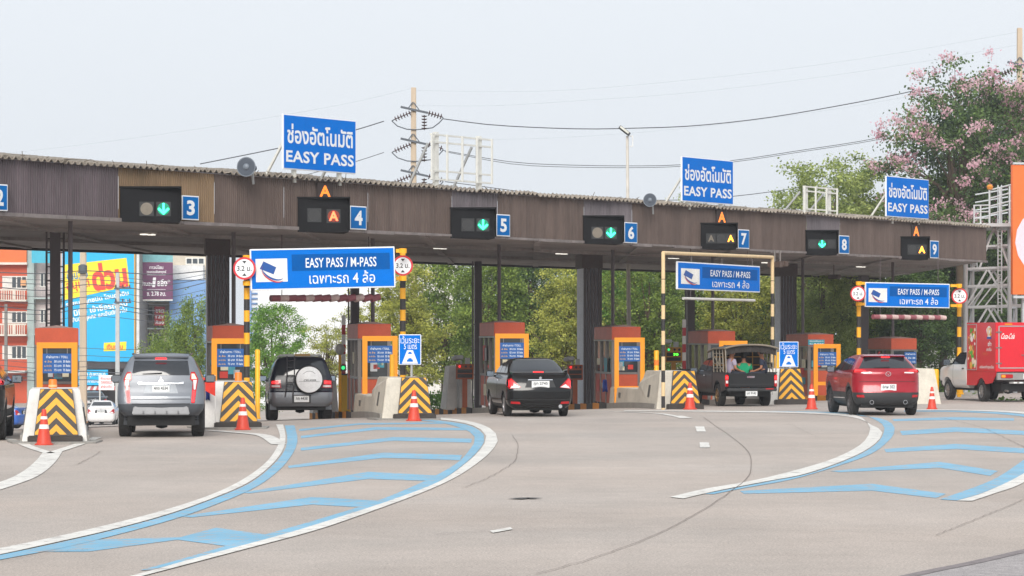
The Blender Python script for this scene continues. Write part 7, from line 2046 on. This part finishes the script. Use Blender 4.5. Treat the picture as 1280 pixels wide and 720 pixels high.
# trees rising over the roof
tree(PO, 1018, 192, 146, 152, L5, 'open light green tree above the roof, left of signal eight frame', rot=0.4)
tree(PO, 1074, 181, 150, 156, L5, 'tall light green tree above the roof between frame and right sign', rot=2.2)
tree(PS, 838, 226, 44, 150, L5, 'few leaves of a treetop left of the middle roof sign', rot=1.2)
tree(PP, 1203, 60, 176, 150, L3, 'tall tree with pink blossoms above the canopy right end', 'pink_trumpet_tree', 'pink flowering trees', 0.7, True)
tree(PP, 1275, 72, 150, 154, L3, 'second pink flowering tree touching the right edge', 'pink_trumpet_tree', 'pink flowering trees', 3.1, True)
tree(PC, 1180, 205, 120, 156, L3, 'dark leafy tree below the pink blossoms right of the smallest roof sign', rot=1.9)
tree(PA, 1248, 165, 120, 160, L3, 'dark leafy tree behind the platform railing of the tower', rot=4.0)
# clipped hedge and the verge
rs = np.random.RandomState(5)
def hedge(x0, x1, ytop, z, label, m, depth=1.2):
    a, c = xpx(x0, z), xpx(x1, z); g = Vector(((a+c)/2, z, gz((a+c)/2, z))); h = zpx(ytop, z) - g.z
    n = int((c - a)*depth*h*90) + 60
    pts = np.stack([rs.uniform(a - g.x, c - g.x, n), rs.uniform(0, depth, n), rs.uniform(0.0, h, n)], 1)
    pts[: n//2, 1] = rs.uniform(0, 0.15, n//2)
    me = quad_mesh('hedge', leaves(pts, 7, (.05, .05, .05), .13, rs), m)
    o = bpy.data.objects.new('hedge', me); COL.objects.link(o); o.location = g
    tag(o, label, 'hedge')
hedge(528, 592, 492, 122, 'clipped green hedge left of the saloon booth, beyond the distance sign', L4)
hedge(1135, 1215, 462, 140, 'rough green hedge behind the plain cream barrier', L4)
hedge(640, 760, 486, 150, 'dark clipped hedge behind the saloon and fluted column', L3)
hedge(1246, 1330, 503.5, 100, 'low green shrub strip under the rear of the red truck', L4, 0.8)
sheet('grass', -70, 120, [66, 72, 80, 90, 104], -0.03, mat('verge_grass', (112, 128, 70), 0.95, var=0.25, scale=2.0, fine=0.3), 'stuff')
# ------------------------------------------------------------------ thin summer haze
hb = MB(); hb.box2(-160, 170, -12, 330, -4.6, 24)
hm = bpy.data.materials.new('haze'); hm.use_nodes = True
hn, hl = hm.node_tree.nodes, hm.node_tree.links
hn.remove(hn['Principled BSDF'])
pv = hn.new('ShaderNodeVolumePrincipled'); pv.inputs['Color'].default_value = (0.93, 0.96, 1.0, 1); pv.inputs['Density'].default_value = 0.00045; pv.inputs['Anisotropy'].default_value = 0.2
hl.new(pv.outputs['Volume'], hn['Material Output'].inputs['Volume'])
tag(hb.build('haze', hm), 'thin pale haze over the whole plaza', kind='stuff')
